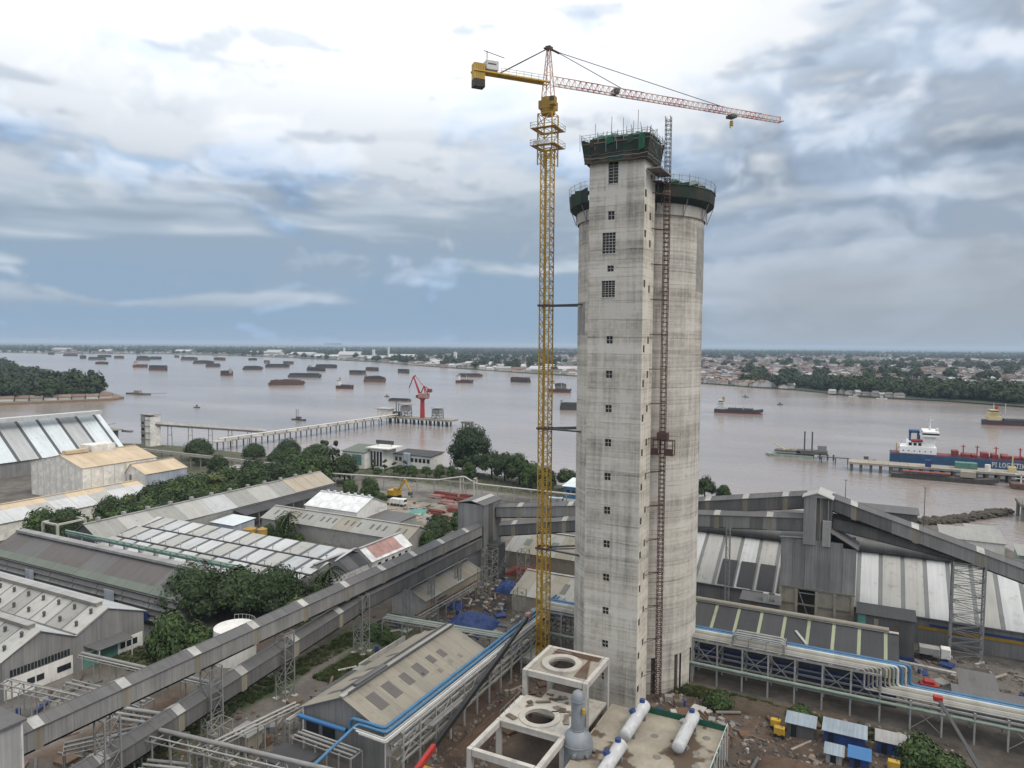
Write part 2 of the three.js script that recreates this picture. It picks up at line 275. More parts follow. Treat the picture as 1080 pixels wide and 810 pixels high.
{
  // what the plant's ground is made of: bare soil at the tower, dusty yards, asphalt, grass plots, sand; 0.25 m per pixel
  const X0 = -420, Z0 = -310, WX = 560, WZ = 280;
  const C = { yard: [.128, .114, .098], soil: [.082, .063, .046], red: [.105, .068, .046], grass: [.045, .068, .022], sand: [.30, .265, .21], conc: [.19, .178, .158], asph: [.085, .082, .08], scrub: [.075, .08, .04], mud: [.068, .056, .044] };
  const zones = [   // x0, x1, z0, z1, colour, edge softness
    [-446, 420, -310, 200, 'yard', 3],
    [-260, -128, -262, -232, 'conc', 2], [-250, -60, -310, -262, 'scrub', 4], [-420, -250, -310, -225, 'scrub', 5], [-250, -204, -250, -120, 'scrub', 2],
    [-178, -122, -232, -176, 'sand', 3], [-100, -59, -190, -118, 'yard', 2], [-96, -60, -170, -140, 'mud', 5],
    [-59, 14, -128, -50, 'soil', 3], [-32, -4, -128, -112, 'red', 4], [-58, -49, -118, -60, 'red', 2], [-12, 14, -118, -96, 'red', 5], [14, 60, -136, -90, 'mud', 4],
    [-28, 70, -169, -137, 'conc', 3], [-30, 70, -137, -131, 'mud', 2], [4, 40, -168, -136, 'yard', 5],
    [-138, -94, -126, -50, 'yard', 3], [-133, -112, -80, -58, 'conc', 2], [-112, -94, -84, -54, 'red', 3], [-108, -94, -68, -50, 'soil', 3], [-130, -112, -104, -84, 'scrub', 2], [-99, -93.4, -118, -70, 'grass', 1.0], [-91, -86, -110, -98, 'grass', 1], [-94, -84, -78, -66, 'scrub', 2], [-90, -77, -116, -80, 'yard', 1.2], [-120, -94, -135, -100, 'soil', 3], [-90, -80, -132, -118, 'red', 2],
    [-100, -88, -124, -110, 'grass', 1], [-140, -100, -58, -20, 'asph', 3], [-172, -132, -102, -94, 'asph', 2], [-240, -206, -140, -100, 'grass', 3],
  ];
  const cache = zones.map(z => C[z[4]]);
  const tG = dataTex(2048, 1024, (u, v, o) => {
    const x = X0 + u * WX, z = Z0 + (1 - v) * WZ;
    const wx = x + (fbm(x * .12, z * .12, 1, 3) - .5) * 9, wz = z + (fbm(x * .12 + 40, z * .12, 2, 3) - .5) * 9;
    let r = .15, g = .13, b = .11;
    for (let k = 0; k < zones.length; k++) {
      const [a, c, d, e, , s] = zones[k]; if (wx < a - s || wx > c + s || wz < d - s || wz > e + s) continue;
      const w = sst(-s, s, Math.min(wx - a, c - wx, wz - d, e - wz)), q = cache[k]; r = mix(r, q[0], w); g = mix(g, q[1], w); b = mix(b, q[2], w);
    }
    const n = fbm(x * .35, z * .35, 3, 5, 0, .6), f = vn(x * 3, z * 3, 9), st = sst(.55, .72, fbm(x * .09 + 7, z * .09, 5, 4)), pale = sst(.62, .78, fbm(x * .7, z * .7, 8, 3));
    const m = (.45 + .80 * n) * (.80 + .36 * f) * (1 - .40 * st); r = r * m + pale * .02; g = g * m + pale * .018; b = b * m + pale * .015;
    o[0] = r; o[1] = g; o[2] = b;
  }, { srgb: true });
  tG.wrapS = tG.wrapT = THREE.ClampToEdgeWrapping;
  const pts = [...nearShore, [420, 260], [-446, 260]];
  const sh = new THREE.Shape(pts.map(([x, z]) => new THREE.Vector2(x, -z)));
  const g = new THREE.ExtrudeGeometry(sh, { depth: 4, bevelEnabled: false }).rotateX(-Math.PI / 2).translate(0, -4, 0);
  const p = g.attributes.position, uv = new Float32Array(p.count * 2);
  for (let i = 0; i < p.count; i++) { uv[i * 2] = (p.getX(i) - X0) / WX; uv[i * 2 + 1] = 1 - (p.getZ(i) - Z0) / WZ; }
  g.setAttribute('uv', new THREE.BufferAttribute(uv, 2));
  struct('ground', g, new THREE.MeshStandardMaterial({ map: tG, roughness: 1 }), { uv: false });
}
const farBank = [[-26000, -6000], [-9000, -3200], [-5600, -2350], [-4225, -2269], [-3720, -2376], [-3331, -2600], [-2800, -2500], [-2331, -2350], [-1900, -2160], [-1517, -1970], [-1152, -1716], [-818, -1505], [-563, -1366], [-400, -1290], [-260, -1220], [-172, -1150], [-100, -1110], [-22, -1010], [40, -986], [79, -976], [145, -926], [420, -800], [1500, -520], [6000, 200], [9000, 600]];
const headland = [[-772, -395], [-752, -437], [-735, -486], [-748, -506], [-800, -530], [-960, -600], [-1250, -720], [-1480, -815], [-1620, -938], [-1800, -990], [-2500, -1180], [-3400, -1500], [-5200, -1900], [-9000, -2300], [-9000, 0], [-1100, -220]];
{
  const tLand = dataTex(1024, 1024, (u, v, o) => {
    const a = fbm(u * 9, v * 9, 1, 6, 9, .58), b = sst(.52, .66, fbm(u * 20 + 3, v * 20, 4, 4, 0)), c = hash3(Math.floor(u * 300), Math.floor(v * 300), 5);
    const m = .5 + a; o[0] = mix(.030, .085, b) * m + (c > .93 ? .05 * b : 0); o[1] = mix(.046, .086, b) * m + (c > .93 ? .05 * b : 0); o[2] = mix(.024, .06, b) * m + (c > .93 ? .05 * b : 0);
  }, { srgb: true, repeat: [2600, 2600] });
  const m = new THREE.MeshStandardMaterial({ map: tLand, roughness: 1 });
  land('far_shore', [...farBank, [30000, -9000], [30000, -40000], [-38000, -40000], [-38000, -9000]], .6, m);
  land('headland', headland, .5, m);
  // laterite edge of the headland, above the water line
  const edge = [[-768, -380], [-748, -437], [-731, -487], [-746, -509], [-800, -534], [-960, -604], [-960, -590], [-800, -520], [-756, -500], [-742, -480], [-760, -437], [-780, -384]];
  land('sand_bank', edge, 1.3, M(.24, .175, .12, 1, tMottle), 2.6);
}

// ---------------------------------------------------------------- the concrete tower
const TX = -39.9, TZ = -131.06, TR = 11.55;              // axis and radius of the round shell
const SX0 = -43.3, SX1 = -33.87, SZ0 = -119.2, SZ1 = -112.96;   // the square stair shaft in front of it
{
  const t = thing('concrete_tower', 'tall grey concrete tower with a square stair shaft joined to a round shell', 'tower', [TX, 0, TZ]);
  const cylUV = (g, y0) => { const p = g.attributes.position, uv = g.attributes.uv; for (let i = 0; i < p.count; i++) { uv.setXY(i, uv.getX(i) * 2 * Math.PI * TR, p.getY(i)); } return g; };
  const mats = [mt.tower, mt.towerB, mt.tower, mt.towerC];
  // round shell, lift by lift, with real slots in the lowest lift
  mesh('inner_shell', [new THREE.CylinderGeometry(TR - .06, TR - .06, 80.4, 96, 1, true).translate(TX, 47.2, TZ), new THREE.CylinderGeometry(TR - .5, TR - .5, 86, 64, 1, true).translate(TX, 43, TZ)], mt.towerIn, t);
  const arc = (r, y0, y1, a0, a1, n) => new THREE.CylinderGeometry(r, r, y1 - y0, n, 1, true, a0, a1 - a0).translate(TX, (y0 + y1) / 2, TZ);
  const slotAz = [-12.45, -13.22, -13.55, -15.35, -20.6, -19.8];
  const angOf = az => { // direction from the axis to where a sight line at that azimuth meets the shell
    const dx = Math.sin(az * DEG), dz = -Math.cos(az * DEG), b = dx * -TX + dz * -TZ, c = TX * TX + TZ * TZ - TR * TR, q = Math.sqrt(b * b - c), s = -b - q; return Math.atan2(dx * s - TX, dz * s - TZ); };
  const gaps = slotAz.map(a => angOf(a)).map((a, i) => [a, [.028, .022, .034, .034, .03, .03][i]]).sort((p, q) => p[0] - q[0]);
  let start = gaps[0][0] + gaps[0][1];
  gaps.slice(1).concat([[gaps[0][0] + 2 * Math.PI, gaps[0][1]]]).forEach(([a, w]) => { const g = arc(TR, -1, 6.6, start, a - w, Math.max(2, Math.round((a - w - start) * 18))); const uv = g.attributes.uv; for (let i = 0; i < uv.count; i++) uv.setXY(i, (start + uv.getX(i) * (a - w - start)) * TR, uv.getY(i) * 7.6); mesh('concrete_lift', g, mt.tower, t, { uv: false }); start = a + w; });
  for (const [a] of gaps) { const gs = []; for (let k = 0; k < 14; k++) gs.push(box(-.32, .32, k * .46, k * .46 + .07, -.05, .05).rotateY(a).translate(TX + Math.sin(a) * (TR - .35), .1, TZ + Math.cos(a) * (TR - .35))); mesh('slot_grille', gs, mt.brown, t); }
  let y = 6.6, k = 0;
  while (y < 87.2) { const h = Math.min(2.875, 87.4 - y); mesh('concrete_lift', cylUV(new THREE.CylinderGeometry(TR, TR, h - .035, 96, 1, true).translate(TX, y + h / 2, TZ)), mats[(k * 7 + 3) % 4], t, { uv: false }); y += h; k++; }
  mesh('roof_slab', new THREE.CylinderGeometry(TR - .1, TR - .1, .5, 64).translate(TX, 87.2, TZ), mt.concDirty, t);
  // neck between shaft and shell
  for (let y = 0, k = 0; y < 88; y += 5.75, k++) mesh('neck_wall', box(-42.4, -34.75, y, Math.min(88.2, y + 5.72), -124.5, SZ0 + .02), mats[(k * 3 + 1) % 4], t);
  // stair shaft: each pour is four walls, the front and right one with their openings
  const T = .4, wx = { small: [-39.95, -38.85], grid: [-40.9, -38.6], tall: [-40.0, -38.3] };
  const lifts = [[-1, 1.6]];
  const wins = [];
  for (let c = 5.5; c < 64; c += 5.75) { lifts.push([c - 2.35, c + .95]); lifts.push([c + .95, c + 3.4]); wins.push(['small', c - .62, c + .62]); }
  lifts[0][1] = 3.15;
  lifts.push([66.4, 69.5], [69.5, 73.4], [73.4, 76.2], [76.2, 81.4], [81.4, 85.1], [85.1, 88.2], [88.2, 92.7], [92.7, 95.4]);
  lifts.splice(lifts.findIndex(l => Math.abs(l[0] - 63.95) < .6 && l[1] > 66), 0);
  for (const l of lifts) { if (l[1] > 66.35 && l[0] < 66.35) l[1] = 66.4; }
  wins.push(['grid', 70.1, 72.8], ['small', 74.3, 75.3], ['grid', 77.3, 80.7], ['small', 82.8, 84.2], ['tall', 88.7, 92.2]);
  const slots = []; for (let c = 5.5; c < 64; c += 5.75) { slots.push([-116.6, c]); slots.push([-114.2, c - 1.45]); }
  slots.push([-116.6, 71.5], [-113.9, 72.2], [-116.6, 79], [-113.9, 80.3], [-116.6, 83.5], [-113.9, 84.4], [-117, 89.8], [-113.9, 86.8]);
  const wall = (u0, u1, y0, y1, holes) => { const s = new THREE.Shape([[u0, y0], [u1, y0], [u1, y1], [u0, y1]].map(p => new THREE.Vector2(...p))); for (const [a, b, c, d] of holes) s.holes.push(new THREE.Path([[a, c], [a, d], [b, d], [b, c]].map(p => new THREE.Vector2(...p)))); return new THREE.ExtrudeGeometry(s, { depth: T, bevelEnabled: false }); };
  lifts.forEach(([a, b], i) => {
    const y0 = a + .015, y1 = b - .015, inn = (c, d) => c > y0 && d < y1;
    const fh = wins.filter(w => inn(w[1], w[2])).map(w => [...wx[w[0]], w[1], w[2]]);
    const sh = slots.filter(s => inn(s[1] - .6, s[1] + .6)).map(s => [-s[0] - .5, -s[0] + .5, s[1] - .6, s[1] + .6]);
    mesh('side_wall', wall(-(SZ1 - T), -SZ0, y0, y1, sh).rotateY(Math.PI / 2).translate(SX1 - T, 0, 0), mt.towerSide, t);
    const gs = [wall(SX0, SX1, y0, y1, fh).translate(0, 0, SZ1 - T), box(SX0, SX0 + T, y0, y1, SZ0, SZ1 - T), box(SX0 + T, SX1 - T, y0, y1, SZ0, SZ0 + T)];
    mesh('concrete_lift', gs, mats[(i * 5 + 2) % 4], t);
  });
  mesh('shaft_core', [box(SX0 + .06, SX0 + .1, 0, 95, SZ0 + .06, SZ1 - T), box(SX0 + .5, SX1 - .5, 95, 95.2, SZ0 + .5, SZ1 - .5)], mt.towerIn, t);
  for (const [kind, a, b] of wins) {
    const [x0, x1] = wx[kind], gs = [], nx = kind === 'small' ? 2 : kind === 'tall' ? 2 : 4, ny = kind === 'small' ? 2 : kind === 'tall' ? 7 : 7;
    for (let i = 1; i < nx; i++) gs.push(box(mix(x0, x1, i / nx) - .035, mix(x0, x1, i / nx) + .035, a, b, SZ1 - .22, SZ1 - .12));
    for (let i = 1; i < ny; i++) gs.push(box(x0, x1, mix(a, b, i / ny) - .035, mix(a, b, i / ny) + .035, SZ1 - .25, SZ1 - .11));
    const w = mesh('window', gs, mt.conc, t); mesh('shade_sheet', box(x0, x1, a, b, SZ1 - .39, SZ1 - .36), mt.glass, w);  // near-black sheet behind the bars: shade inside the opening, put in as colour
    if (kind !== 'small') mesh('window_sill', box(x0 - .1, x1 + .1, a - .16, a - .02, SZ1 + .002, SZ1 + .09), mt.concPale, w);
  }
  for (const [z, c] of slots) mesh('slot_shade', box(SX1 - .09, SX1 - .06, c - .58, c + .58, z - .48, z + .48), mt.glass, t);  // near-black sheets set shallow in the slots, painting the shade within them
  // smoother grey cement skins on the shell
  const patch = (az0, az1, y0, y1) => { const a0 = angOf(az0), a1 = angOf(az1), lo = Math.min(a0, a1), hi = Math.max(a0, a1); mesh('cement_patch', arc(TR + .03, y0, y1, lo, hi, 10), mt.smooth, t); };
  const aR = angOf(-12.6); mesh('cement_patch', arc(TR + .03, 71.8, 83.2, aR, aR + .55, 12), mt.smooth, t);
  const aL = angOf(-21.2); mesh('cement_patch', arc(TR + .03, 64, 70, aL - .6, aL, 12), mt.smooth, t);
  mesh('ledge', box(-34.7, -31.6, 87.5, 88.3, -124.5, -119.9), mt.concDirty, t);
}

// formwork deck climbing on top of the square shaft
{
  const t = thing('formwork_platform', 'dark netted formwork platform with green safety nets crowning the square shaft', 'formwork', [-38.6, 91.4, -116.1]);
  const X0 = -44.35, X1 = -32.75, Z0 = -120.35, Z1 = -111.8, yb = 92.1, ym = 95.0, yt = 96.6, ins = .42;
  const strip = (a, b, n, name) => { for (let i = 0; i < n; i++) { const p = a.clone().lerp(b, i / n), q = a.clone().lerp(b, (i + 1) / n), c = V((X0 + X1) / 2, 0, (Z0 + Z1) / 2);
    const down = v => { const s = 1 - ins / 5.2; return V(c.x + (v.x - c.x) * s, yb + rr(-.15, .15), c.z + (v.z - c.z) * s); };
    const P = V(p.x, ym + .35 + rr(0, .7), p.z), Q = V(q.x, ym + .35 + rr(0, .7), q.z), dp = down(p), dq = down(q), f0 = .34; mesh(name, [poly([dp.clone().lerp(P, f0), dq.clone().lerp(Q, f0), Q, P], .06)], pick([mt.net, mt.net, mt.netB, mt.netC]), t); mesh('plank_panel', [poly([dp, dq, dq.clone().lerp(Q, f0 - .01), dp.clone().lerp(P, f0 - .01)], .05)], pick([mt.plankD, mt.netC, mt.netB]), t);
    const f = .82 - (i % 3) * .1; for (const [f2, m2] of [[.03, mt.plank], [.2, mt.steelMid], [.36, mt.plank]]) mesh('waling', bar(down(p).lerp(P, f2), down(q).lerp(Q, f2), .1), m2, t); } };
  const c = [V(X0, 0, Z1), V(X1, 0, Z1), V(X1, 0, Z0), V(X0, 0, Z0)];
  strip(c[0], c[1], 8, 'screen_panel'); strip(c[1], c[2], 6, 'screen_panel'); strip(c[2], c[3], 8, 'screen_panel'); strip(c[3], c[0], 6, 'screen_panel');
  mesh('deck', [box(X0, X1, ym + .1, ym + .3, Z0, Z1)], mt.plank, t);
  const rail = (a, b, n) => { const gs = []; for (let i = 0; i <= n; i++) { const p = a.clone().lerp(b, i / n); gs.push(bar([p.x, ym + .3, p.z], [p.x + rr(-.05, .05), yt + rr(-.1, .2), p.z], .07)); } for (const h of [.55, .95, 1.35]) gs.push(bar([a.x, ym + .3 + h, a.z], [b.x, ym + .3 + h, b.z], .05)); mesh('handrail', gs, mt.steelPale, t); };
  for (let i = 0; i < 4; i++) rail(c[i], c[(i + 1) % 4], i % 2 ? 6 : 8);
  // inner shutters, then draped green netting and gear on the deck
  for (let i = 0; i < 5; i++) mesh('shutter', box(-42.6 + i * 1.8, -40.9 + i * 1.8, ym + .3, ym + 1.5, -113.6, -113.35), i === 2 ? mt.redRust : mt.steelMid, t);
  const drape = (x, z, w, d, h, m) => { const g = new THREE.PlaneGeometry(w, d, 14, 9).rotateX(-Math.PI / 2), p = g.attributes.position; for (let i = 0; i < p.count; i++) { const ex = Math.abs(p.getX(i)) / w * 2, ez = Math.abs(p.getZ(i)) / d * 2; p.setY(i, h * (1 - .5 * ex * ex) * (1 - .5 * ez * ez) * (.6 + .8 * fbm(p.getX(i) * 2.2 + x, p.getZ(i) * 2.2 + z, 1, 3, 0, .7))); } g.computeVertexNormals(); mesh('safety_net', g.translate(x, ym + .3, z), m, t); };
  drape(-39.8, -112.7, 6.5, 1.4, 1.3, mt.netGreen); drape(-35.2, -113.4, 3.6, 2.4, 1.25, mt.netGreen); drape(-33.6, -116, 1.8, 5.5, 1.3, mt.netGreen); drape(-36.5, -117.6, 4, 2.4, 1.1, mt.netGreen); for (let i = 0; i < 9; i++) { const x = -43.4 + i * 1.25, z = i % 2 ? -113.4 : -114.6; mesh('scaffold_frame', [bar([x, ym + .3, z], [x, ym + 2.1 + (i % 3) * .35, z], .08), bar([x + 1.0, ym + .3, z], [x + 1.0, ym + 2.1 + (i % 2) * .3, z], .08), bar([x, ym + 1.9, z], [x + 1.0, ym + 1.9, z], .08), bar([x, ym + .4, z], [x + 1.0, ym + 1.9, z], .05)], i % 3 ? mt.steelPale : mt.netGreen, t); } drape(-41.5, -116.5, 4, 3.4, 1.3, mt.netPale); for (let i = 0; i < 22; i++) { const a = i / 22, e = c[Math.floor(a * 4) % 4], g3 = c[(Math.floor(a * 4) + 1) % 4], p = e.clone().lerp(g3, (a * 4) % 1), L3 = rr(.6, 2.2); mesh('loose_tube', bar([p.x + rr(-.3, .3), ym - rr(0, 1.6), p.z + rr(-.1, .35)], [p.x + rr(-.9, .9), ym + .6 + L3, p.z + rr(-.5, .3)], .06), pick([mt.steelPale, mt.steelMid, mt.plank]), t); } for (const [x, w, d, m] of [[-34.6, 1.1, 1.9, mt.netGreen], [-36.4, .9, .7, mt.netB], [-40.2, 1.3, .5, mt.netGreen], [-42.8, .6, .8, mt.netC]]) mesh('net_flap', poly([[x, ym + .2 - d, -111.7], [x + w, ym + .5 - d, -111.7], [x + w, ym + 1.0, -111.74], [x, ym + .8, -111.74]], .03), m, t);
  const g2 = []; for (let i = 0; i < 3; i++) g2.push(rbox(-43.5 + i * 3.1, -42.1 + i * 3.1, ym + .3, ym + 1.2 + .2 * i, -118.5, -117.5)); mesh('stacked_gear', g2, mt.steelMid, t);
  for (const [x, z, h] of [[-42.2, -112.4, 3.2], [-39.6, -113, 4.2], [-37.4, -112.4, 3.6], [-36.2, -114, 3.4], [-35.0, -112.6, 4.6], [-34.2, -117, 3], [-40.7, -116, 3.6]]) mesh('rebar', [bar([x, ym + .3, z], [x + .05, ym + .3 + h, z], .07)], mt.steelMid, t);
  const hang = []; for (const [x, z, L] of [[-32.9, -117.5, 4.4], [-32.9, -119.8, 6.2], [-33.0, -114.4, 1.6], [-34, -120.6, 7]]) mesh('hanger', bar([x, yb + .2, z], [x, yb - L, z], .12), mt.brownD, t); mesh('hanging_stage', box(-33.6, -32.2, 89.2, 89.35, -120.4, -116.8), mt.brownD, t);
  mesh('access_stage', [box(-33.75, -31.4, 90.6, 90.8, -120.4, -113.6), bar([-31.5, 90.8, -120.2], [-31.5, 92, -120.2], .08), bar([-31.5, 90.8, -114], [-31.5, 92, -114], .08), bar([-31.5, 91.9, -120.2], [-31.5, 91.9, -114], .08)], mt.steelMid, t);
}

// ring of formwork on the round shell
{
  const t = thing('ring_formwork', 'dark ring of formwork with railings around the top of the round shell', 'formwork', [TX, 84.6, TZ]);
  const n = 40, R1 = 13.4;
  const P = (r, y, a) => V(TX + Math.sin(a) * r, y, TZ + Math.cos(a) * r);
  const skipFrom = Math.atan2(-3.2, 12), skipTo = Math.atan2(6.2, 9.8);
  for (let i = 0; i < n; i++) {
    const a = i / n * 2 * Math.PI, b = (i + 1) / n * 2 * Math.PI, m0 = (a + b) / 2; const s = Math.atan2(Math.sin(m0), Math.cos(m0));
    if (s > skipFrom - .14 && s < skipTo - .12) continue;
    mesh('screen_panel', [poly([P(R1 - .15, 87.4, a), P(R1 - .15, 87.4, b), P(R1 + .05, 89.4 + rr(0, .7), b), P(R1 + .05, 89.4 + rr(0, .7), a)], .05)], pick([mt.net, mt.net, mt.netB, mt.netC]), t); mesh('soffit_board', [poly([P(TR + .5, 86.5, a), P(TR + .5, 86.5, b), P(R1 - .16, 87.38, b), P(R1 - .16, 87.38, a)], .06)], mt.net, t);
    mesh('skirt_panel', poly([P(TR + .3, 84.6, a), P(TR + .3, 84.6, b), P(TR + .42, 86.9, b), P(TR + .42, 86.9, a)], .08), i % 3 ? mt.conc : mt.concPale, t);
    mesh('deck_board', poly([P(R1 - .02, 89.3, a), P(R1 - .02, 89.3, b), P(TR - .2, 89.3, b), P(TR - .2, 89.3, a)], .1), mt.plank, t);
    const gs = [bar(P(R1, 89.4, a), P(R1 + .1, 91.2, a), .07), bar(P(R1, 90.3, a), P(R1, 90.3, b), .05), bar(P(R1 + .05, 91, a), P(R1 + .05, 91, b), .05), ];
    mesh('handrail', gs, mt.steelPale, t); mesh('stanchion', bar(P(TR - .1, 89.4, a), P(TR - .1, 91.3 + rr(0, .8), a), .06), mt.steelPale, t);
    if (i % 3 === 0) mesh('bracket', [bar(P(TR + .5, 84.4, a), P(R1 - .3, 87.2, a), .1), bar(P(TR + .5, 84.4, a), P(TR + .5, 86.4, a), .1)], mt.steelMid, t);
  }
  const drape = (a0, a1, h, m) => { const g = new THREE.PlaneGeometry(1, 1, 20, 6), p = g.attributes.position; for (let i = 0; i < p.count; i++) { const u = p.getX(i) + .5, v = p.getY(i) + .5, a = mix(a0, a1, u), r = mix(TR - 1.4, R1 + .1, v), e = Math.sin(Math.PI * u) * Math.sin(Math.PI * clamp(v * .9 + .1)); const q = P(r, 89.4 + h * e * (.6 + .8 * fbm(u * 11, v * 6, a0 * 9, 3, 0, .7)), a); p.setXYZ(i, q.x, q.y, q.z); } g.computeVertexNormals(); mesh('safety_net', g, m, t); };
  drape(.62, .95, 1.2, mt.netGreen); drape(.92, 1.5, 1.5, mt.netPale); drape(1.3, 1.8, 1.0, mt.netGreen); drape(-1.9, -1.3, 1.3, mt.net); drape(2.2, 3.4, 1.6, mt.netPale);
}

// ---------------------------------------------------------------- tower crane
{
  const CX = -56.35, CZ = -124.8, t = thing('tower_crane', 'tall yellow lattice tower crane with a long pale jib beside the concrete tower', 'crane', [CX, 0, CZ]);
  const w = 1.95, sec = 2.75;
  const proto = lattice(CX, CZ, 0, sec, [w, w], [w, w], sec / 2, .2, .10).concat([bar([CX - w / 2, 0, CZ + w / 2], [CX + w / 2, 0, CZ + w / 2], .1), bar([CX + w / 2, 0, CZ - w / 2], [CX + w / 2, 0, CZ + w / 2], .1), box(CX - .55, CX - .15, 0, sec, CZ - .1, CZ + .02)]);
  const s0 = mesh('mast_section', proto, mt.yellow, t);
  for (let i = 1; i < 36; i++) { const s = new THREE.Mesh(s0.geometry, mt.yellow); s.position.y = i * sec; s.name = 'mast_section'; s.castShadow = s.receiveShadow = true; t.add(s); }
  const top = 36 * sec;   // 99
  mesh('foundation', rbox(CX - 3, CX + 3, -.5, 1.2, CZ - 3, CZ + 3, .1), mt.conc, t);
  mesh('climbing_frame', lattice(CX, CZ, top - 3, top + 6.5, [2.9, 2.9], [2.9, 2.9], 1.9, .2, .1), mt.yellow, t);
  for (const y of [top + .4, top + 3.6]) {
    mesh('work_platform', [box(CX - 2.5, CX + 2.5, y, y + .12, CZ + 1.5, CZ + 2.5), box(CX - 2.5, CX + 2.5, y, y + .12, CZ - 2.5, CZ - 1.5), box(CX - 2.5, CX - 1.5, y, y + .12, CZ - 1.5, CZ + 1.5), box(CX + 1.5, CX + 2.5, y, y + .12, CZ - 1.5, CZ + 1.5)], mt.yellowD, t);
    const gs = []; for (const [a, b, c, d] of [[-1, -1, 1, -1], [1, -1, 1, 1], [1, 1, -1, 1], [-1, 1, -1, -1]]) { for (const h of [.6, 1.1]) gs.push(bar([CX + a * 2.5, y + h, CZ + b * 2.5], [CX + c * 2.5, y + h, CZ + d * 2.5], .05)); gs.push(bar([CX + a * 2.5, y, CZ + b * 2.5], [CX + a * 2.5, y + 1.15, CZ + b * 2.5], .07)); } mesh('platform_rail', gs, mt.steelMid, t);
  }
  mesh('platform_banner', box(CX - 1.9, CX + 1.3, top + .6, top + 1.3, CZ + 2.52, CZ + 2.56), mt.white, t);
  mesh('slewing_ring', [new THREE.CylinderGeometry(1.5, 1.3, 1, 20).translate(CX, top + 7, CZ), box(CX - 1.4, CX + 1.4, top + 7.4, top + 8.9, CZ - 1.4, CZ + 1.4), new THREE.CylinderGeometry(1.35, 1.35, .7, 20).translate(CX, top + 9.2, CZ)], mt.yellowD, t);
  const oc = mesh('operator_cab', [rbox(CX + 1.0, CX + 2.1, top + 7.7, top + 9.3, CZ + .6, CZ + 1.9, .12)], mt.yellowD, t);
  mesh('cab_window', [box(CX + 1.1, CX + 2.0, top + 8.4, top + 9.2, CZ + 1.9, CZ + 1.93)], mt.glass, oc);
  const jy = top + 12.2, dir = V(-21.0 - CX, 0, -166.5 - CZ).normalize(), side = V(-dir.z, 0, dir.x);
  mesh('tower_head', lattice(CX, CZ, top + 9.5, top + 18.6, [1.9, 1.9], [.55, .55], 2.2, .16, .07), mt.jib, t);
  const at = (s, o, y) => V(CX + dir.x * s + side.x * o, y, CZ + dir.z * s + side.z * o);
  mesh('head_sheave', [box(CX - .5, CX + .5, top + 18.4, top + 19.1, CZ - .5, CZ + .5), bar(at(0, 0, top + 18.8), at(2.2, 0, top + 18.2), .35), bar(at(-1, 0, top + 18.6), at(.8, 0, top + 19), .3)], mt.brown, t);
  // jib: triangular lattice in sections
  const L = 55, n = 11, gL = L / n;
  for (let i = 0; i < n; i++) {
    const gs = [], a = 1.2 + i * gL, hgt = mix(1.55, 1.05, i / n), hw = .62;
    for (const o of [-hw, hw]) gs.push(bar(at(a, o, jy), at(a + gL, o, jy), .14));
    gs.push(bar(at(a, 0, jy + hgt), at(a + gL, 0, jy + hgt), .15));
    for (let k = 0; k < 4; k++) { const p = a + gL * k / 4, q = a + gL * (k + 1) / 4, m = (p + q) / 2; for (const o of [-hw, hw]) gs.push(bar(at(p, o, jy), at(m, 0, jy + hgt), .075), bar(at(m, 0, jy + hgt), at(q, o, jy), .075)); gs.push(bar(at(p, -hw, jy), at(q, hw, jy), .06), bar(at(p, -hw, jy), at(p, hw, jy), .07)); }
    mesh('jib_section', gs, i % 2 ? mt.jibRed : mt.jib, t);
  }
  mesh('jib_tip', [bar(at(1.2 + L, -.6, jy), at(1.2 + L, .6, jy), .2), bar(at(1.2 + L, 0, jy), at(1.2 + L, 0, jy + 1.2), .2), bar(at(L + 1, 0, jy), at(L + 2.2, 0, jy + .4), .2)], mt.jibRed, t);
  mesh('trolley', [rbox(-.9, .9, -.5, .1, -.8, .8, .06).rotateY(Math.atan2(dir.x, dir.z)).translate(at(43, 0, jy - .35).x, jy - .35, at(43, 0, jy - .35).z)], mt.steelDark, t);
  mesh('hoist_winch', [rbox(-1.0, 1.0, 0, .9, -.5, .5, .08).rotateY(Math.atan2(dir.x, dir.z)).translate(at(14.5, 0, jy).x, jy + .1, at(14.5, 0, jy).z)], mt.steelDark, t);
  mesh('hoist_rope', [tube(at(43, 0, jy - .5), at(43, 0, jy - 1.6), .03, 5)], mt.steelMid, t);
  mesh('hook_block', [rbox(-.35, .35, -.9, .2, -.2, .2, .08).translate(at(43, 0, 24).x, jy - 1.6, at(43, 0, 24).z), new THREE.TorusGeometry(.28, .09, 8, 14, 4.4).translate(at(43, 0, 24).x, jy - 2.6, at(43, 0, 24).z)], mt.yellow, t);
  for (const s of [16.5, 40]) mesh('jib_tie', [tube(at(1.6, 0, top + 18.4), at(s, 0, jy + 1.3), .07, 6)], mt.brownD, t);
  // counter-jib: deep yellow girder pair, machinery house, ballast slabs
  const back = s => at(-s, 0, jy);
  mesh('counter_jib', [-.75, .75].map(o => bar(at(0, o, jy + .1), at(-15.2, o, jy + .1), .24, .42)).concat([0, 2, 4, 6, 8, 10, 12, 14].map(s => bar(at(-s, -.75, jy), at(-s, .75, jy), .15)), [bar(at(-1, 0, jy - .1), at(-14.4, 0, jy - .1), .6, .06)]), mt.yellow, t);
  { const gs = []; for (const o of [-1.1, 1.1]) { for (const h of [.6, 1.05]) gs.push(bar(at(-1, o, jy + h), at(-10, o, jy + h), .05)); for (let s = 1; s < 11; s += 1.5) gs.push(bar(at(-s, o, jy), at(-s, o, jy + 1.1), .05)); } mesh('walkway_rail', gs, mt.yellowD, t); }
  const ry = Math.atan2(dir.x, dir.z), put = (g, s, y) => { const p = at(-s, 0, y); return g.rotateY(ry).translate(p.x, p.y, p.z); };
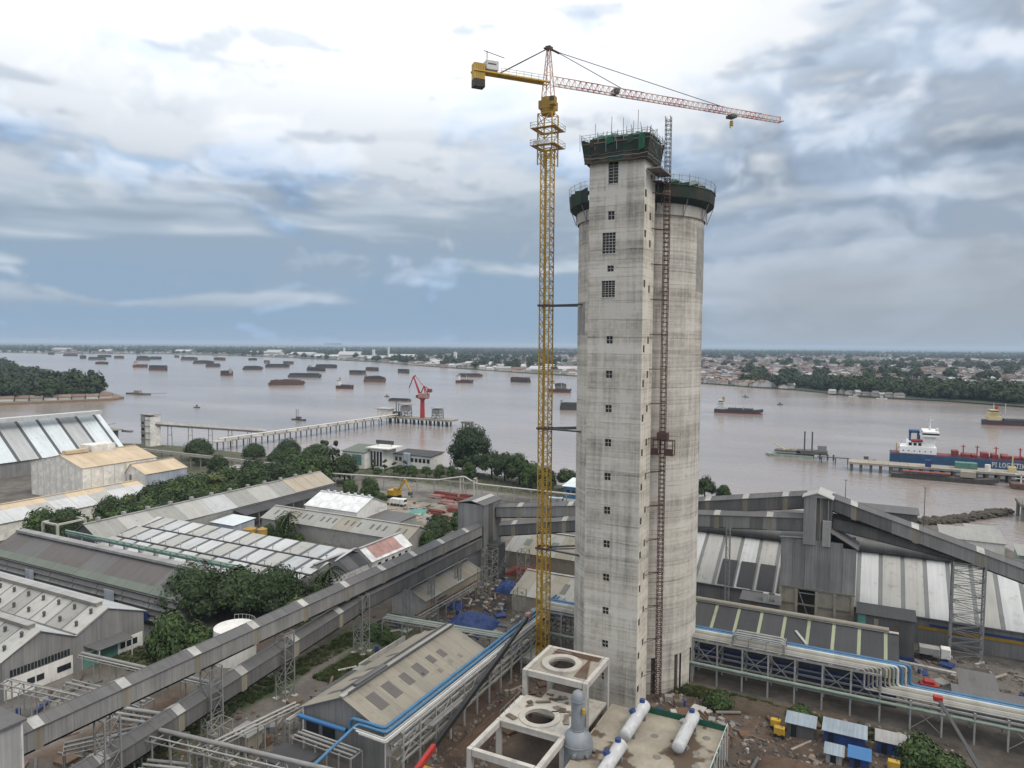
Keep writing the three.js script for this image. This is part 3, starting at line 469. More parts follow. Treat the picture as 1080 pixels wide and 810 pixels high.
  const mh = mesh('machinery_house', put(rbox(-.9, .9, 0, 1.7, -1.2, 1.2, .1), 11.6, jy + .55), mt.white, t);
  mesh('house_louvre', put(box(-.92, .92, .9, 1.15, -.9, .7), 11.6, jy + .55), mt.steelDark, mh);
  mesh('service_davit', [bar(at(-12.6, .6, jy + .5), at(-12.6, .6, jy + 3.8), .12), bar(at(-13.2, .6, jy + 3.8), at(-9.2, .6, jy + 3.1), .12)], mt.steelMid, t);
  for (let i = 0; i < 5; i++) { const cw = mesh('counterweight', put(rbox(-.8, .8, -2.0, 1.5, -.2, .2, .05), 13.2 + i * .42, jy), mt.yellow, t); mesh('counterweight_foot', put(rbox(-.82, .82, -2.7, -1.3, -.205, .205, .04), 13.2 + i * .42, jy), mt.ballast, cw); }
  for (const s of [10]) mesh('counter_tie', [tube(at(-.5, .3, top + 18.5), at(-s, .5, jy + .4), .06, 6), tube(at(-.5, -.3, top + 18.5), at(-s, -.5, jy + .4), .06, 6)], mt.brownD, t);
  // ties back to the shell
  for (const y of [69.6, 46, 22.6]) {
    mesh('mast_collar', [box(CX - 1.3, CX + 1.3, y - .2, y + .2, CZ + 1, CZ + 1.25), box(CX - 1.3, CX + 1.3, y - .2, y + .2, CZ - 1.25, CZ - 1), box(CX - 1.3, CX - 1.05, y - .2, y + .2, CZ - 1, CZ + 1), box(CX + 1.05, CX + 1.3, y - .2, y + .2, CZ - 1, CZ + 1)], mt.brownD, t);
    mesh('wall_tie', [bar([CX + 1, y, CZ + .9], [-48.2, y, -123.0], .28), bar([CX + 1, y, CZ - .9], [-50.9, y + .1, -128.6], .28), bar([CX + 1, y, CZ + .9], [-50.5, y, -127], .2)], mt.steelDark, t);
  }
}

// ---------------------------------------------------------------- rack-and-pinion hoist on the tower
{
  const HX = -32.0, HZ = -120.0, t = thing('construction_hoist', 'rust red lattice hoist mast with two cages climbing the tower', 'hoist', [HX, 0, HZ]);
  const ladder = () => { const gs = [], c = .42; for (const sx of [-c, c]) for (const sz of [-c, c]) gs.push(bar([HX + sx, 0, HZ + sz], [HX + sx, 1.5, HZ + sz], .11)); for (const y of [.05, .8]) { for (const s of [-c, c]) gs.push(bar([HX - c, y, HZ + s], [HX + c, y, HZ + s], .1), bar([HX + s, y, HZ - c], [HX + s, y, HZ + c], .1)); } gs.push(bar([HX - c, .05, HZ - c], [HX + c, 1.5, HZ - c], .06)); return gs; };
  const a = mesh('mast_section', ladder(), mt.brown, t), b = mesh('mast_section', ladder(), mt.brownD, t); b.position.y = 1.5;
  for (let i = 2; i < 67; i++) { const s = new THREE.Mesh((i % 3 ? a : b).geometry, i > 60 ? mt.steelMid : i % 3 ? mt.brown : mt.brownD); s.position.y = i * 1.5; s.name = 'mast_section'; s.castShadow = s.receiveShadow = true; t.add(s); }
  for (let y = 5; y < 90; y += 5.9) mesh('wall_tie', [bar([HX, y, HZ - .4], [-34.0, y, -119.0], .11), bar([HX + .3, y, HZ - .4], [-32.6, y, -121.9], .1), bar([HX - .3, y, HZ], [-33.87, y, -117.5], .11)], mt.brownD, t);
  const cage = (x0, x1, y) => { const gs = [box(x0, x1, y, y + .15, HZ - .7, HZ + .7), box(x0, x1, y + 2.5, y + 2.65, HZ - .7, HZ + .7)]; for (const x of [x0, x1]) for (const z of [-.7, .7]) gs.push(bar([x, y, HZ + z], [x, y + 2.6, HZ + z], .14)); for (const z of [-.7, .7]) for (const h of [.8, 1.6]) gs.push(bar([x0, y + h, HZ + z], [x1, y + h, HZ + z], .07)); const c = mesh('cage', gs, mt.brown, t); mesh('cage_mesh', [box(x0 + .05, x1 - .05, y + .15, y + 1.2, HZ + .66, HZ + .69)], mt.brownD, c); };
  cage(HX - 1.85, HX - .6, 43.3); cage(HX + .6, HX + 1.95, 43.3);
  mesh('drive_unit', [rbox(HX - .9, HX + 1, 46, 47.2, HZ - .6, HZ + .6, .06)], mt.brownD, t);
}

// ---------------------------------------------------------------- builders for plant structures
function stuffPart(o) { o.userData.kind = 'stuff'; return o; }
function gallery(name, label, P0, P1, { w = 3, h = 2.8, r = .7, seg = 2.9, mats = [mt.galA, mt.galB], roof = [mt.roofGrey, mt.roofGreyB], sky = 4, phase = 1, tan = true } = {}) {
  const a = V(...P0), b = V(...P1), t = thing(name, label, 'conveyor gallery', [(a.x + b.x) / 2, Math.min(a.y, b.y), (a.z + b.z) / 2]);
  const L = a.distanceTo(b), n = Math.max(1, Math.round(L / seg)), hd = V(b.x - a.x, 0, b.z - a.z).normalize(), s = V(-hd.z, 0, hd.x).multiplyScalar(w / 2);
  const up = y => V(0, y, 0), off = (p, k, y) => p.clone().addScaledVector(s, k).add(up(y));
  for (let i = 0; i < n; i++) {
    const p = a.clone().lerp(b, i / n), q = a.clone().lerp(b, (i + .992) / n), isSky = sky && i % sky === phase;
    const e = 1.07;
    for (const k of [-1, 1]) {
      const m = mats[(i * 3 + (k > 0 ? 1 : 0) + (i >> 2)) % mats.length];
      if (isSky && tan) { const c0 = p.clone().lerp(q, .32), c1 = p.clone().lerp(q, .68);
        mesh('cladding_panel', [poly([off(p, k, 0), off(c0, k, 0), off(c0, k, h), off(p, k, h)], .08), poly([off(c1, k, 0), off(q, k, 0), off(q, k, h), off(c1, k, h)], .08)], m, t);
        mesh('translucent_panel', poly([off(c0, k * 1.004, 0), off(c1, k * 1.004, 0), off(c1, k * 1.004, h), off(c0, k * 1.004, h)], .08), mt.tan, t);
      } else mesh('cladding_panel', poly([off(p, k, 0), off(q, k, 0), off(q, k, h), off(p, k, h)], .08), m, t);
      const rf = roof[(i * 5 + (i >> 1)) % roof.length], sheetAt = (a0, a1, nm2, m2, hi) => mesh(nm2, poly([off(a0, k * e, h - .03 + hi), off(a1, k * e, h - .03 + hi), off(a1, k * .01, h + r + hi), off(a0, k * .01, h + r + hi)], .07), m2, t);
      if (isSky) { const c0 = p.clone().lerp(q, .26), c1 = p.clone().lerp(q, .74); sheetAt(p, c0, 'roof_sheet', rf, 0); sheetAt(c1, q, 'roof_sheet', rf, 0); sheetAt(c0, c1, 'skylight', mt.translucent, .05); } else sheetAt(p, q, 'roof_sheet', rf, 0);
    }
  }
  mesh('floor', [poly([off(a, -1, -.02), off(b, -1, -.02), off(b, 1, -.02), off(a, 1, -.02)], .25)], mt.steelDark, t);
  mesh('end_wall', [poly([off(a, -1, 0), off(a, 1, 0), off(a, 1, h), off(a, 0, h + r), off(a, -1, h)], .05)], mats[0], t);
  mesh('end_wall', [poly([off(b, -1, 0), off(b, 1, 0), off(b, 1, h), off(b, 0, h + r), off(b, -1, h)], .05)], mats[0], t);
  mesh('eave_trim', [-1, 1].map(k => bar(off(a, k * 1.06, h - .1), off(b, k * 1.06, h - .1), .14)), mt.sheetDark, t);
  return t;
}
function trestle(label, x, z, w, d, h, { m = mt.steel, bay = 2.6, leg = .26, br = .12, name = 'steel_trestle', group } = {}) {
  const t = thing(name, label, 'trestle', [x, 0, z], group);
  mesh('lattice_frame', lattice(x, z, 0, h, [w, d], [w, d], bay, leg, br), m, t);
  for (const sx of [-1, 1]) for (const sz of [-1, 1]) mesh('footing', rbox(x + sx * w / 2 - .45, x + sx * w / 2 + .45, 0, .35, z + sz * d / 2 - .45, z + sz * d / 2 + .45, .04), mt.conc, t);
  return t;
}
function hall(name, label, o) {
  const { x0, x1, z0, z1, eave, ridge, axis = 'x', at = null, wall = mt.wallWhite, roof = [mt.roofWhite], strip = null, pw = 4, gableM = wall, over = .4, cat = 'building', cap = mt.sheetPale, walls = true } = o;
  const t = thing(name, label, cat, [(x0 + x1) / 2, 0, (z0 + z1) / 2]); let k = 0;
  if (axis === 'x') {
    const zr = at ?? (z0 + z1) / 2;
    if (walls) {
      mesh('wall', box(x0, x1, 0, eave, z1 - .25, z1), wall, t); mesh('wall', box(x0, x1, 0, eave, z0, z0 + .25), wall, t);
      for (const [x, s] of [[x0, 1], [x1, -1]]) mesh('gable_wall', [poly([[x, 0, z1 - .25], [x, 0, z0 + .25], [x, eave, z0 + .25], [x, ridge - .1, zr], [x, eave, z1 - .25]].slice(0)[s > 0 ? 'reverse' : 'slice'](), .25)], gableM, t);
    }
    const slope = (ze, s) => { const f = over / Math.abs(zr - ze), ye = eave - (ridge - eave) * f, zo = ze + s * over;
      let x = x0 - over; while (x < x1 + over - .05) { const st = strip && (k % 2), w = st ? strip.w : strip ? strip.every - strip.w : pw, xe = Math.min(x1 + over, x + w), m = st ? strip.m : roof[(k >> (strip ? 1 : 0)) % roof.length], d = st ? -.04 : 0;
        const P = s > 0 ? [[x, ye + d, zo], [xe - .025, ye + d, zo], [xe - .025, ridge + d, zr], [x, ridge + d, zr]] : [[xe - .025, ye + d, zo], [x, ye + d, zo], [x, ridge + d, zr], [xe - .025, ridge + d, zr]];
        mesh(st ? 'skylight_strip' : 'roof_panel', poly(P, .1), m, t); x = xe; k++; } };
    slope(z1, 1); k = 0; slope(z0, -1);
    mesh('ridge_cap', [box(x0 - over, x1 + over, ridge + .02, ridge + .14, zr - .45, zr + .45)], cap, t);
  } else {
    const xr = at ?? (x0 + x1) / 2;
    if (walls) {
      mesh('wall', box(x1 - .25, x1, 0, eave, z0, z1), wall, t); mesh('wall', box(x0, x0 + .25, 0, eave, z0, z1), wall, t);
      for (const [z, s] of [[z1, 1], [z0, -1]]) mesh('gable_wall', [poly([[x0 + .25, 0, z], [x1 - .25, 0, z], [x1 - .25, eave, z], [xr, ridge - .1, z], [x0 + .25, eave, z]].slice(0)[s > 0 ? 'slice' : 'reverse'](), .25)], gableM, t);
    }
    const slope = (xe0, s) => { const f = over / Math.abs(xr - xe0), ye = eave - (ridge - eave) * f, xo = xe0 + s * over;
      let z = z1 + over; while (z > z0 - over + .05) { const st = strip && (k % 2), w = st ? strip.w : strip ? strip.every - strip.w : pw, zn = Math.max(z0 - over, z - w), m = st ? strip.m : roof[(k >> (strip ? 1 : 0)) % roof.length], d = st ? -.04 : 0;
        const P = s > 0 ? [[xo, ye + d, z], [xo, ye + d, zn + .025], [xr, ridge + d, zn + .025], [xr, ridge + d, z]] : [[xo, ye + d, zn + .025], [xo, ye + d, z], [xr, ridge + d, z], [xr, ridge + d, zn + .025]];
        mesh(st ? 'skylight_strip' : 'roof_panel', poly(P, .1), m, t); z = zn; k++; } };
    slope(x1, 1); k = 0; slope(x0, -1);
    mesh('ridge_cap', [box(xr - .45, xr + .45, ridge + .02, ridge + .14, z0 - over, z1 + over)], cap, t);
  }
  return t;
}
const onZ = (t, name, x0, x1, y0, y1, z, m, d = .06) => mesh(name, box(x0, x1, y0, y1, z, z + d), m, t);   // a piece on a wall that faces +z
const onX = (t, name, z0, z1, y0, y1, x, m, d = .06) => mesh(name, box(x, x + d, y0, y1, z0, z1), m, t);    // a piece on a wall that faces +x

// ---------------------------------------------------------------- conveyors on the left
gallery('conveyor_gallery', 'upper grey sheet-metal conveyor gallery running level from the lower left corner', [-91.5, 12.0, -45], [-91.5, 12.0, -160], { sky: 4, phase: 1 });
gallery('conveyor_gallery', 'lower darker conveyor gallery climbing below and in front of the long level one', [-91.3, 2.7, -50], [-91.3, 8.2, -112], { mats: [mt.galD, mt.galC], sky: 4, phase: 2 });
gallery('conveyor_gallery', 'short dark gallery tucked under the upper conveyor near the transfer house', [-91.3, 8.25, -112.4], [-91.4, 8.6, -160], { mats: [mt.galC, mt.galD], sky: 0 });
{
  const t = thing('end_house', 'pale grey corrugated conveyor end house at the lower left corner', 'building', [-93, 0, -42]);
  mesh('wall', box(-96.5, -88.4, 0, 17.2, -46.5, -37), mt.sheetPale, t); mesh('roof', box(-97, -88, 17.22, 17.5, -46.9, -36.6), mt.roofGrey, t);
  mesh('corner_trim', box(-88.55, -88.3, 0, 17.3, -46.6, -46.35), mt.white, t);
}
for (const [z, l] of [[-111, 'tall pale lattice trestle under the galleries behind the khaki hall'], [-90.2, 'pale lattice trestle between the two galleries beside the khaki hall'], [-74.8, 'pale lattice trestle near the lower left pipe bridge'], [-58, 'lowest pale lattice trestle below the galleries at the bottom left']])
  trestle(l, -90.1, z, 2.2, 2.2, 11.9, { bay: 2.2, leg: .2, br: .09 });
for (const [x, z, l] of [[-88.4, -124, 'slim grey gallery post farther along beside the khaki shed'], [-88.6, -134, 'slim grey gallery post at the middle of the khaki shed'], [-88.8, -146, 'slim grey gallery post at the far end of the khaki shed']])
  trestle(l, x, z, 1.0, 1.2, 9, { m: mt.steelMid, bay: 2.2, leg: .16, br: .08, name: 'gallery_post' });
{
  const t = thing('transfer_house', 'grey clad transfer house where the left conveyors turn', 'building', [-93.4, 0, -164.5]);
  for (const [i, x] of [-97.4, -95.4, -93.4, -91.4].entries()) { mesh('cladding_panel', box(x, x + 1.97, 0, 20.2, -160.2, -160), [mt.sheet, mt.sheetC, mt.sheet, mt.sheetB][i], t); }
  for (const [i, z] of [-160, -162.4, -164.8, -167.2].entries()) mesh('cladding_panel', box(-89.6, -89.4, 0, 20.2, z - 2.37, z - .03), [mt.sheetB, mt.sheetDark, mt.sheetB, mt.sheetB][i], t);
  mesh('back_wall', [box(-97.4, -97.2, 0, 20.2, -169.6, -160.2), box(-97.2, -89.6, 0, 20.2, -169.6, -169.4)], mt.sheetB, t);
  mesh('roof_sheet', poly([[-97.7, 20.2, -159.7], [-93.4, 21.1, -159.7], [-93.4, 21.1, -169.9], [-97.7, 20.2, -169.9]], .12), mt.roofGreyB, t);
  mesh('roof_sheet', poly([[-93.4, 21.1, -159.7], [-89.1, 20.2, -159.7], [-89.1, 20.2, -169.9], [-93.4, 21.1, -169.9]], .12), mt.roofGrey, t);
  mesh('skylight', poly([[-93.0, 21.13, -159.7], [-91.6, 20.83, -159.7], [-91.6, 20.83, -169.9], [-93.0, 21.13, -169.9]], .1), mt.roofOff, t);
  mesh('annex', box(-89.4, -86.2, 0, 9.5, -166, -161.5), mt.sheetDark, t);
  const st = []; for (let i = 0; i < 9; i++) st.push(bar([-86 + i * .5, 1 + i * 1.0, -160.2], [-85.4 + i * .5, 1 + i * 1.0, -160.2], .5, .08)); stuffPart(mesh('stair_tread', st, mt.steelMid, t));
  mesh('stair_rail', [bar([-86, 2, -159.9], [-81.6, 10.8, -159.9], .09), bar([-86, 1, -159.9], [-81.6, 9.8, -159.9], .14)], mt.steelPale, t);
}
gallery('conveyor_gallery', 'upper of the two galleries that leave the transfer house towards the tower', [-89.2, 15.6, -167.4], [-38, 22.2, -167.4], { w: 3, h: 3, sky: 5, phase: 2 });
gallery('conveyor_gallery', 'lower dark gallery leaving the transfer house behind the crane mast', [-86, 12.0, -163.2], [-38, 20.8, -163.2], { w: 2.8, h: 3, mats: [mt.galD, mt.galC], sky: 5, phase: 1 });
gallery('conveyor_gallery', 'upper gallery rising from behind the tower to the grey transfer tower', [-37.6, 22.6, -167.6], [-12.2, 27.0, -166.4], { h: 3, mats: [mt.galD, mt.galC], sky: 3, phase: 1, tan: true });
gallery('conveyor_gallery', 'lower gallery running from behind the tower into the transfer tower', [-37.6, 20.6, -163.4], [-12.2, 22.6, -163.6], { h: 3, mats: [mt.galB, mt.galD], sky: 4, phase: 2 });
gallery('conveyor_gallery', 'long grey gallery sloping down from the transfer tower to the right edge', [-7.05, 27.0, -166.2], [44, 11.6, -166.2], { w: 3.2, h: 3, mats: [mt.galB, mt.galD, mt.galB], sky: 4, phase: 1 });
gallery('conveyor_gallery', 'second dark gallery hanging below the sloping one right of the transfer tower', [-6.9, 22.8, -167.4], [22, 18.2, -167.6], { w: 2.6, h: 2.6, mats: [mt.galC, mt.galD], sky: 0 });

// ---------------------------------------------------------------- grey transfer tower on the right
{
  const t = thing('transfer_tower', 'grey clad transfer tower with a tall narrow head above stained concrete legs', 'tower', [-9.4, 0, -166]);
  const X0 = -16.8, X1 = -2.1, Z1 = -162.2, Z0 = -169.1;
  for (let i = 0; i < 6; i++) { const a = mix(X0, X1, i / 6), b = mix(X0, X1, (i + 1) / 6) - .04; mesh('cladding_panel', box(a, b, 10.2, i === 5 ? 20.0 : 21, Z1 - .2, Z1), [mt.sheet, mt.sheetB, mt.sheet, mt.sheetB, mt.sheet, mt.sheetC][i], t); }
  for (let i = 0; i < 3; i++) { const a = mix(Z1 - .2, Z0, i / 3), b = mix(Z1 - .2, Z0, (i + 1) / 3) + .04; mesh('cladding_panel', box(X1 - .2, X1, 10.2, 20, b, a), [mt.sheetB, mt.sheetDark, mt.sheetB][i], t); }
  mesh('back_wall', [box(X0, X0 + .2, 10.2, 21, Z0, Z1 - .2), box(X0 + .2, X1 - .2, 10.2, 21, Z0, Z0 + .2)], mt.sheetB, t);
  mesh('roof_sheet', poly([[X0 - .3, 21.05, Z1 + .3], [-12.4, 21.4, Z1 + .3], [-12.4, 21.4, Z0 - .3], [X0 - .3, 21.05, Z0 - .3]], .15), mt.sheetPale, t);
  mesh('roof_sheet', poly([[-7.0, 23.2, Z1 + .4], [X1 + .5, 20.1, Z1 + .4], [X1 + .5, 20.1, Z0 - .4], [-7.0, 23.2, Z0 - .4]], .15), mt.roofGreyB, t);
  // narrow head
  mesh('head_panel', box(-12.4, -9.9, 20, 30.2, Z1 - .5, Z1 + .35), mt.sheetC, t); mesh('head_panel', box(-8.6, -7.0, 20, 25.4, Z1 - .5, Z1 + .35), mt.sheetPale, t);
  mesh('head_panel', box(-9.86, -8.64, 20, 30.2, Z1 - 1.2, Z1 - .5), mt.concDark, t); mesh('head_panel', box(-8.6, -7.0, 25.44, 30.2, Z1 - 1.2, Z1 - .5), mt.sheetDark, t);
  mesh('head_wall', [box(-7.2, -7.0, 20, 30.2, Z0, Z1 - 1.25), box(-12.4, -12.2, 20, 30.2, Z0, Z1 - .55), box(-12.2, -7.2, 20, 30.2, Z0, Z0 + .2)], mt.sheetB, t);
  mesh('head_roof', poly([[-12.8, 30.2, Z1 + .8], [-9.7, 31.3, Z1 + .8], [-9.7, 31.3, Z0 - .4], [-12.8, 30.2, Z0 - .4]], .15), mt.sheetPale, t);
  mesh('head_roof', poly([[-9.7, 31.3, Z1 + .8], [-6.6, 30.2, Z1 + .8], [-6.6, 30.2, Z0 - .4], [-9.7, 31.3, Z0 - .4]], .15), mt.roofOff, t);
  mesh('gable', poly([[-12.4, 30.2, Z1 + .3], [-7.0, 30.2, Z1 + .3], [-9.7, 31.2, Z1 + .3]], .1), mt.translucent, t);
  for (const x of [-9.2, -7.7]) mesh('downpipe', box(x, x + .16, 21, 30, Z1 - .45, Z1 - .25), mt.steelPale, t);
  // stained concrete storeys below
  mesh('concrete_wall', box(X0, -13.2, 2.2, 10.1, Z1 - .4, Z1 - .1), mt.wallTan, t); mesh('concrete_wall', box(-9.2, X1, 3.4, 10.1, Z1 - .4, Z1 - .1), mt.concDirty, t); mesh('concrete_wall', box(X1 - .4, X1 - .1, 0, 10.1, Z0, Z1 - .45), mt.concDirty, t); mesh('concrete_wall', box(X0, X0 + .3, 0, 10.1, Z0, Z1 - .45), mt.concDirty, t); mesh('concrete_wall', box(X0 + .4, X1 - .5, 0, 10.1, Z0, Z0 + .3), mt.concDark, t);
  for (const y of [10.05, 6.6]) mesh('floor_beam', box(X0 - .1, X1 + .1, y, y + .35, Z1 - .08, Z1 + .14), mt.concDark, t);
  for (const x of [X0 + .2, -13.4, -9.4, -5.8, X1 - .3]) mesh('column', box(x - .28, x + .28, 0, 10.0, Z1 - .06, Z1 + .24), mt.concDirty, t);
  mesh('brace', [bar([-13, 9.6, Z1 - .3], [-10.6, 3.2, Z1 - .3], .18), bar([-13, 9.2, Z1 - .2], [-9.4, 9.2, Z1 - .2], .2), bar([-12.8, 3.6, Z1], [-9.6, 3.6, Z1], .2)], mt.steelMid, t);
  mesh('red_hopper', [rbox(-6.2, -1.6, .6, 2.0, Z1 + .5, Z1 + 2, .3)], mt.red, t); mesh('white_hopper', [rbox(-1.5, 1.4, .5, 1.5, Z1 + .4, Z1 + 2, .3)], mt.wallWhite, t);
}
trestle('wide grey lattice trestle holding up the sloping gallery on the right', 18.1, -166, 5.4, 3.4, 19.4, { m: mt.steelMid, bay: 1.5, leg: .3, br: .1 });
trestle('slim dark lattice mast in front of the white striped roof beside the tower', -27.2, -158, .8, .8, 22.5, { m: mt.steelMid, bay: 1.2, leg: .13, br: .06, name: 'lattice_mast' });

// ---------------------------------------------------------------- halls on the right
{
  const t = hall('storage_hall', 'huge white striped storage hall behind the transfer tower', { x0: -58, x1: 62, z0: -200, z1: -169.6, eave: 6, ridge: 14.2, at: -185, wall: mt.sheetB, roof: [mt.roofOff, mt.roofWhite, mt.roofOff], strip: { m: mt.stripGrey, w: .8, every: 4.4 }, cap: mt.sheetDark });
  mesh('ridge_conveyor', [new THREE.CylinderGeometry(1.25, 1.25, 120, 10).rotateZ(Math.PI / 2).translate(2, 15.2, -185)], mt.sheetDark, t);
  for (let i = 0; i < 4; i++) { const x = -31.9 + i * 4.4, k = 7.4, f = k / 15.4, y0 = 6.13, z0 = -169.4; mesh('dark_sheet', poly([[x + .4, y0, z0], [x + 3.9, y0, z0], [x + 3.9, y0 + 8.2 * f, z0 - 15.4 * f], [x + .4, y0 + 8.2 * f, z0 - 15.4 * f]], .05), i === 3 ? mt.roofSlateB : mt.roofSlate, t); }
  mesh('eave_gutter', box(-58, 62, 5.5, 5.75, -169.2, -168.9), mt.sheetDark, t);
  onZ(t, 'blue_band', 12, 62, 3.9, 4.4, -169.5, mt.tarp); onZ(t, 'yellow_band', 10, 62, 3.1, 3.8, -169.5, mt.yellowD);
}
{
  const t = hall('slate_roof_hall', 'dark slate roofed hall with lime skylight strips right of the tower', { x0: -48, x1: 5.2, z0: -156.6, z1: -136.4, eave: 5.4, ridge: 9.4, at: -146.6, wall: mt.sheetDark, roof: [mt.roofSlate, mt.roofSlateB, mt.roofSlate], strip: { m: mt.stripLime, w: .62, every: 4.35 }, cap: mt.roofOff });
  mesh('ridge_duct', [new THREE.CylinderGeometry(.5, .5, 52, 10).rotateZ(Math.PI / 2).translate(-22, 9.75, -146.6)], mt.roofKhaki, t);
  onZ(t, 'navy_band', -48, 5.2, 2.0, 4.2, -136.38, mt.tarp);
  mesh('loose_plank', [box(-1.9, 1.9, 0, .12, -.22, .22).rotateY(-.95).rotateX(.38).translate(-10.6, 7.45, -141.4)], mt.roofOff, t);
}
{
  const t = thing('dark_shed', 'dark sheet-metal shed between the slate roof and the white striped hall', 'building', [-20, 0, -157]);
  mesh('wall', box(-24, -16.2, 0, 7.6, -159.5, -156.9), mt.sheetDark, t); mesh('roof_sheet', poly([[-24.3, 7.7, -156.5], [-15.9, 7.7, -156.5], [-15.9, 8.6, -160], [-24.3, 8.6, -160]], .12), mt.roofGrey, t);
  onZ(t, 'rust_stain_panel', -22, -20.8, 4.2, 7.2, -156.88, mt.rustSteel); for (const x of [-19.6, -17.2]) mesh('vent_stack', box(x, x + 1.1, 7.6, 9.6, -158, -157), mt.sheetPale, t);
  const u = thing('loading_shed', 'dark low loading shed with a teal strip right of the transfer tower', 'building', [3.5, 0, -160]);
  mesh('wall', box(-1.4, 8.8, 0, 8.2, -163.4, -158.2), mt.sheetDark, u); mesh('teal_strip', box(-1.35, .1, 0, 8.22, -158.18, -158.1), mt.teal, u); mesh('roof_sheet', poly([[-1.7, 8.3, -157.8], [9.1, 8.3, -157.8], [9.1, 8.7, -163.8], [-1.7, 8.7, -163.8]], .12), mt.roofSlateB, u); onZ(u, 'rust_panel', 5, 6.2, 2, 6.8, -158.18, mt.rustSteel); onZ(u, 'rust_panel', 1.6, 2.4, 3, 7.6, -158.18, mt.roofKhaki);
  mesh('navy_band', box(2.2, 8.9, .2, .9, -158.1, -158), mt.tarp, u);
}
for (const [x0, x1, z0, z1, h, m, l] of [[-37, -27.4, -160, -156.8, 4.6, mt.sheetDark, 'low dark lean-to shed beside the slim lattice mast'], [15.5, 21, -152, -144.5, 2.2, mt.sheetPale, 'low pale grey store in the right hand yard'], [14, 40, -143.4, -138.6, 2.6, mt.sheetB, 'long low grey roof just above the right pipes']]) {
  const t = thing('small_shed', l, 'shed', [(x0 + x1) / 2, 0, (z0 + z1) / 2]); mesh('wall', box(x0, x1, 0, h, z0, z1), m, t); mesh('roof_sheet', poly([[x0 - .3, h + .05, z1 + .3], [x1 + .3, h + .05, z1 + .3], [x1 + .3, h + .7, z0 - .3], [x0 - .3, h + .7, z0 - .3]], .12), mt.roofGreyB, t);
}
solo('fallen_beam', 'long pale beam lying on the yard below the lattice trestle', 'beam', [box(-7, 7, .1, .55, -.4, .4).rotateY(-.09).translate(13, 0, -156)], mt.roofOff);
solo('yard_car', 'small red vehicle parked in the yard above the pipe drop', 'vehicle', [rbox(9.2, 12.2, .5, 1.3, -147.5, -145.9, .2), rbox(9.8, 11.6, 1.2, 1.9, -147.4, -146, .2), ...[9.8, 11.6].flatMap(x => [-147.5, -145.9].map(z => new THREE.CylinderGeometry(.35, .35, .25, 12).rotateX(Math.PI / 2).translate(x, .35, z)))], mt.red);
{ const t = thing('dump_truck', 'white dump truck standing in the yard below the striped hall', 'truck', [13, 0, -161.5]); mesh('bed', rbox(9.8, 13.4, 1.2, 2.6, -162.6, -160.4, .1), mt.wallGrey, t); const cb = mesh('cab', rbox(13.5, 15.2, .8, 2.9, -162.5, -160.5, .2), mt.wallWhite, t); for (const x of [10.6, 11.8, 14.4]) for (const z of [-162.5, -160.5]) mesh('wheel', new THREE.CylinderGeometry(.5, .5, .35, 14).rotateX(Math.PI / 2).translate(x, .5, z), mt.black, t); mesh('windscreen', box(15.2, 15.23, 1.8, 2.6, -162.2, -160.8), mt.glass, cb); }

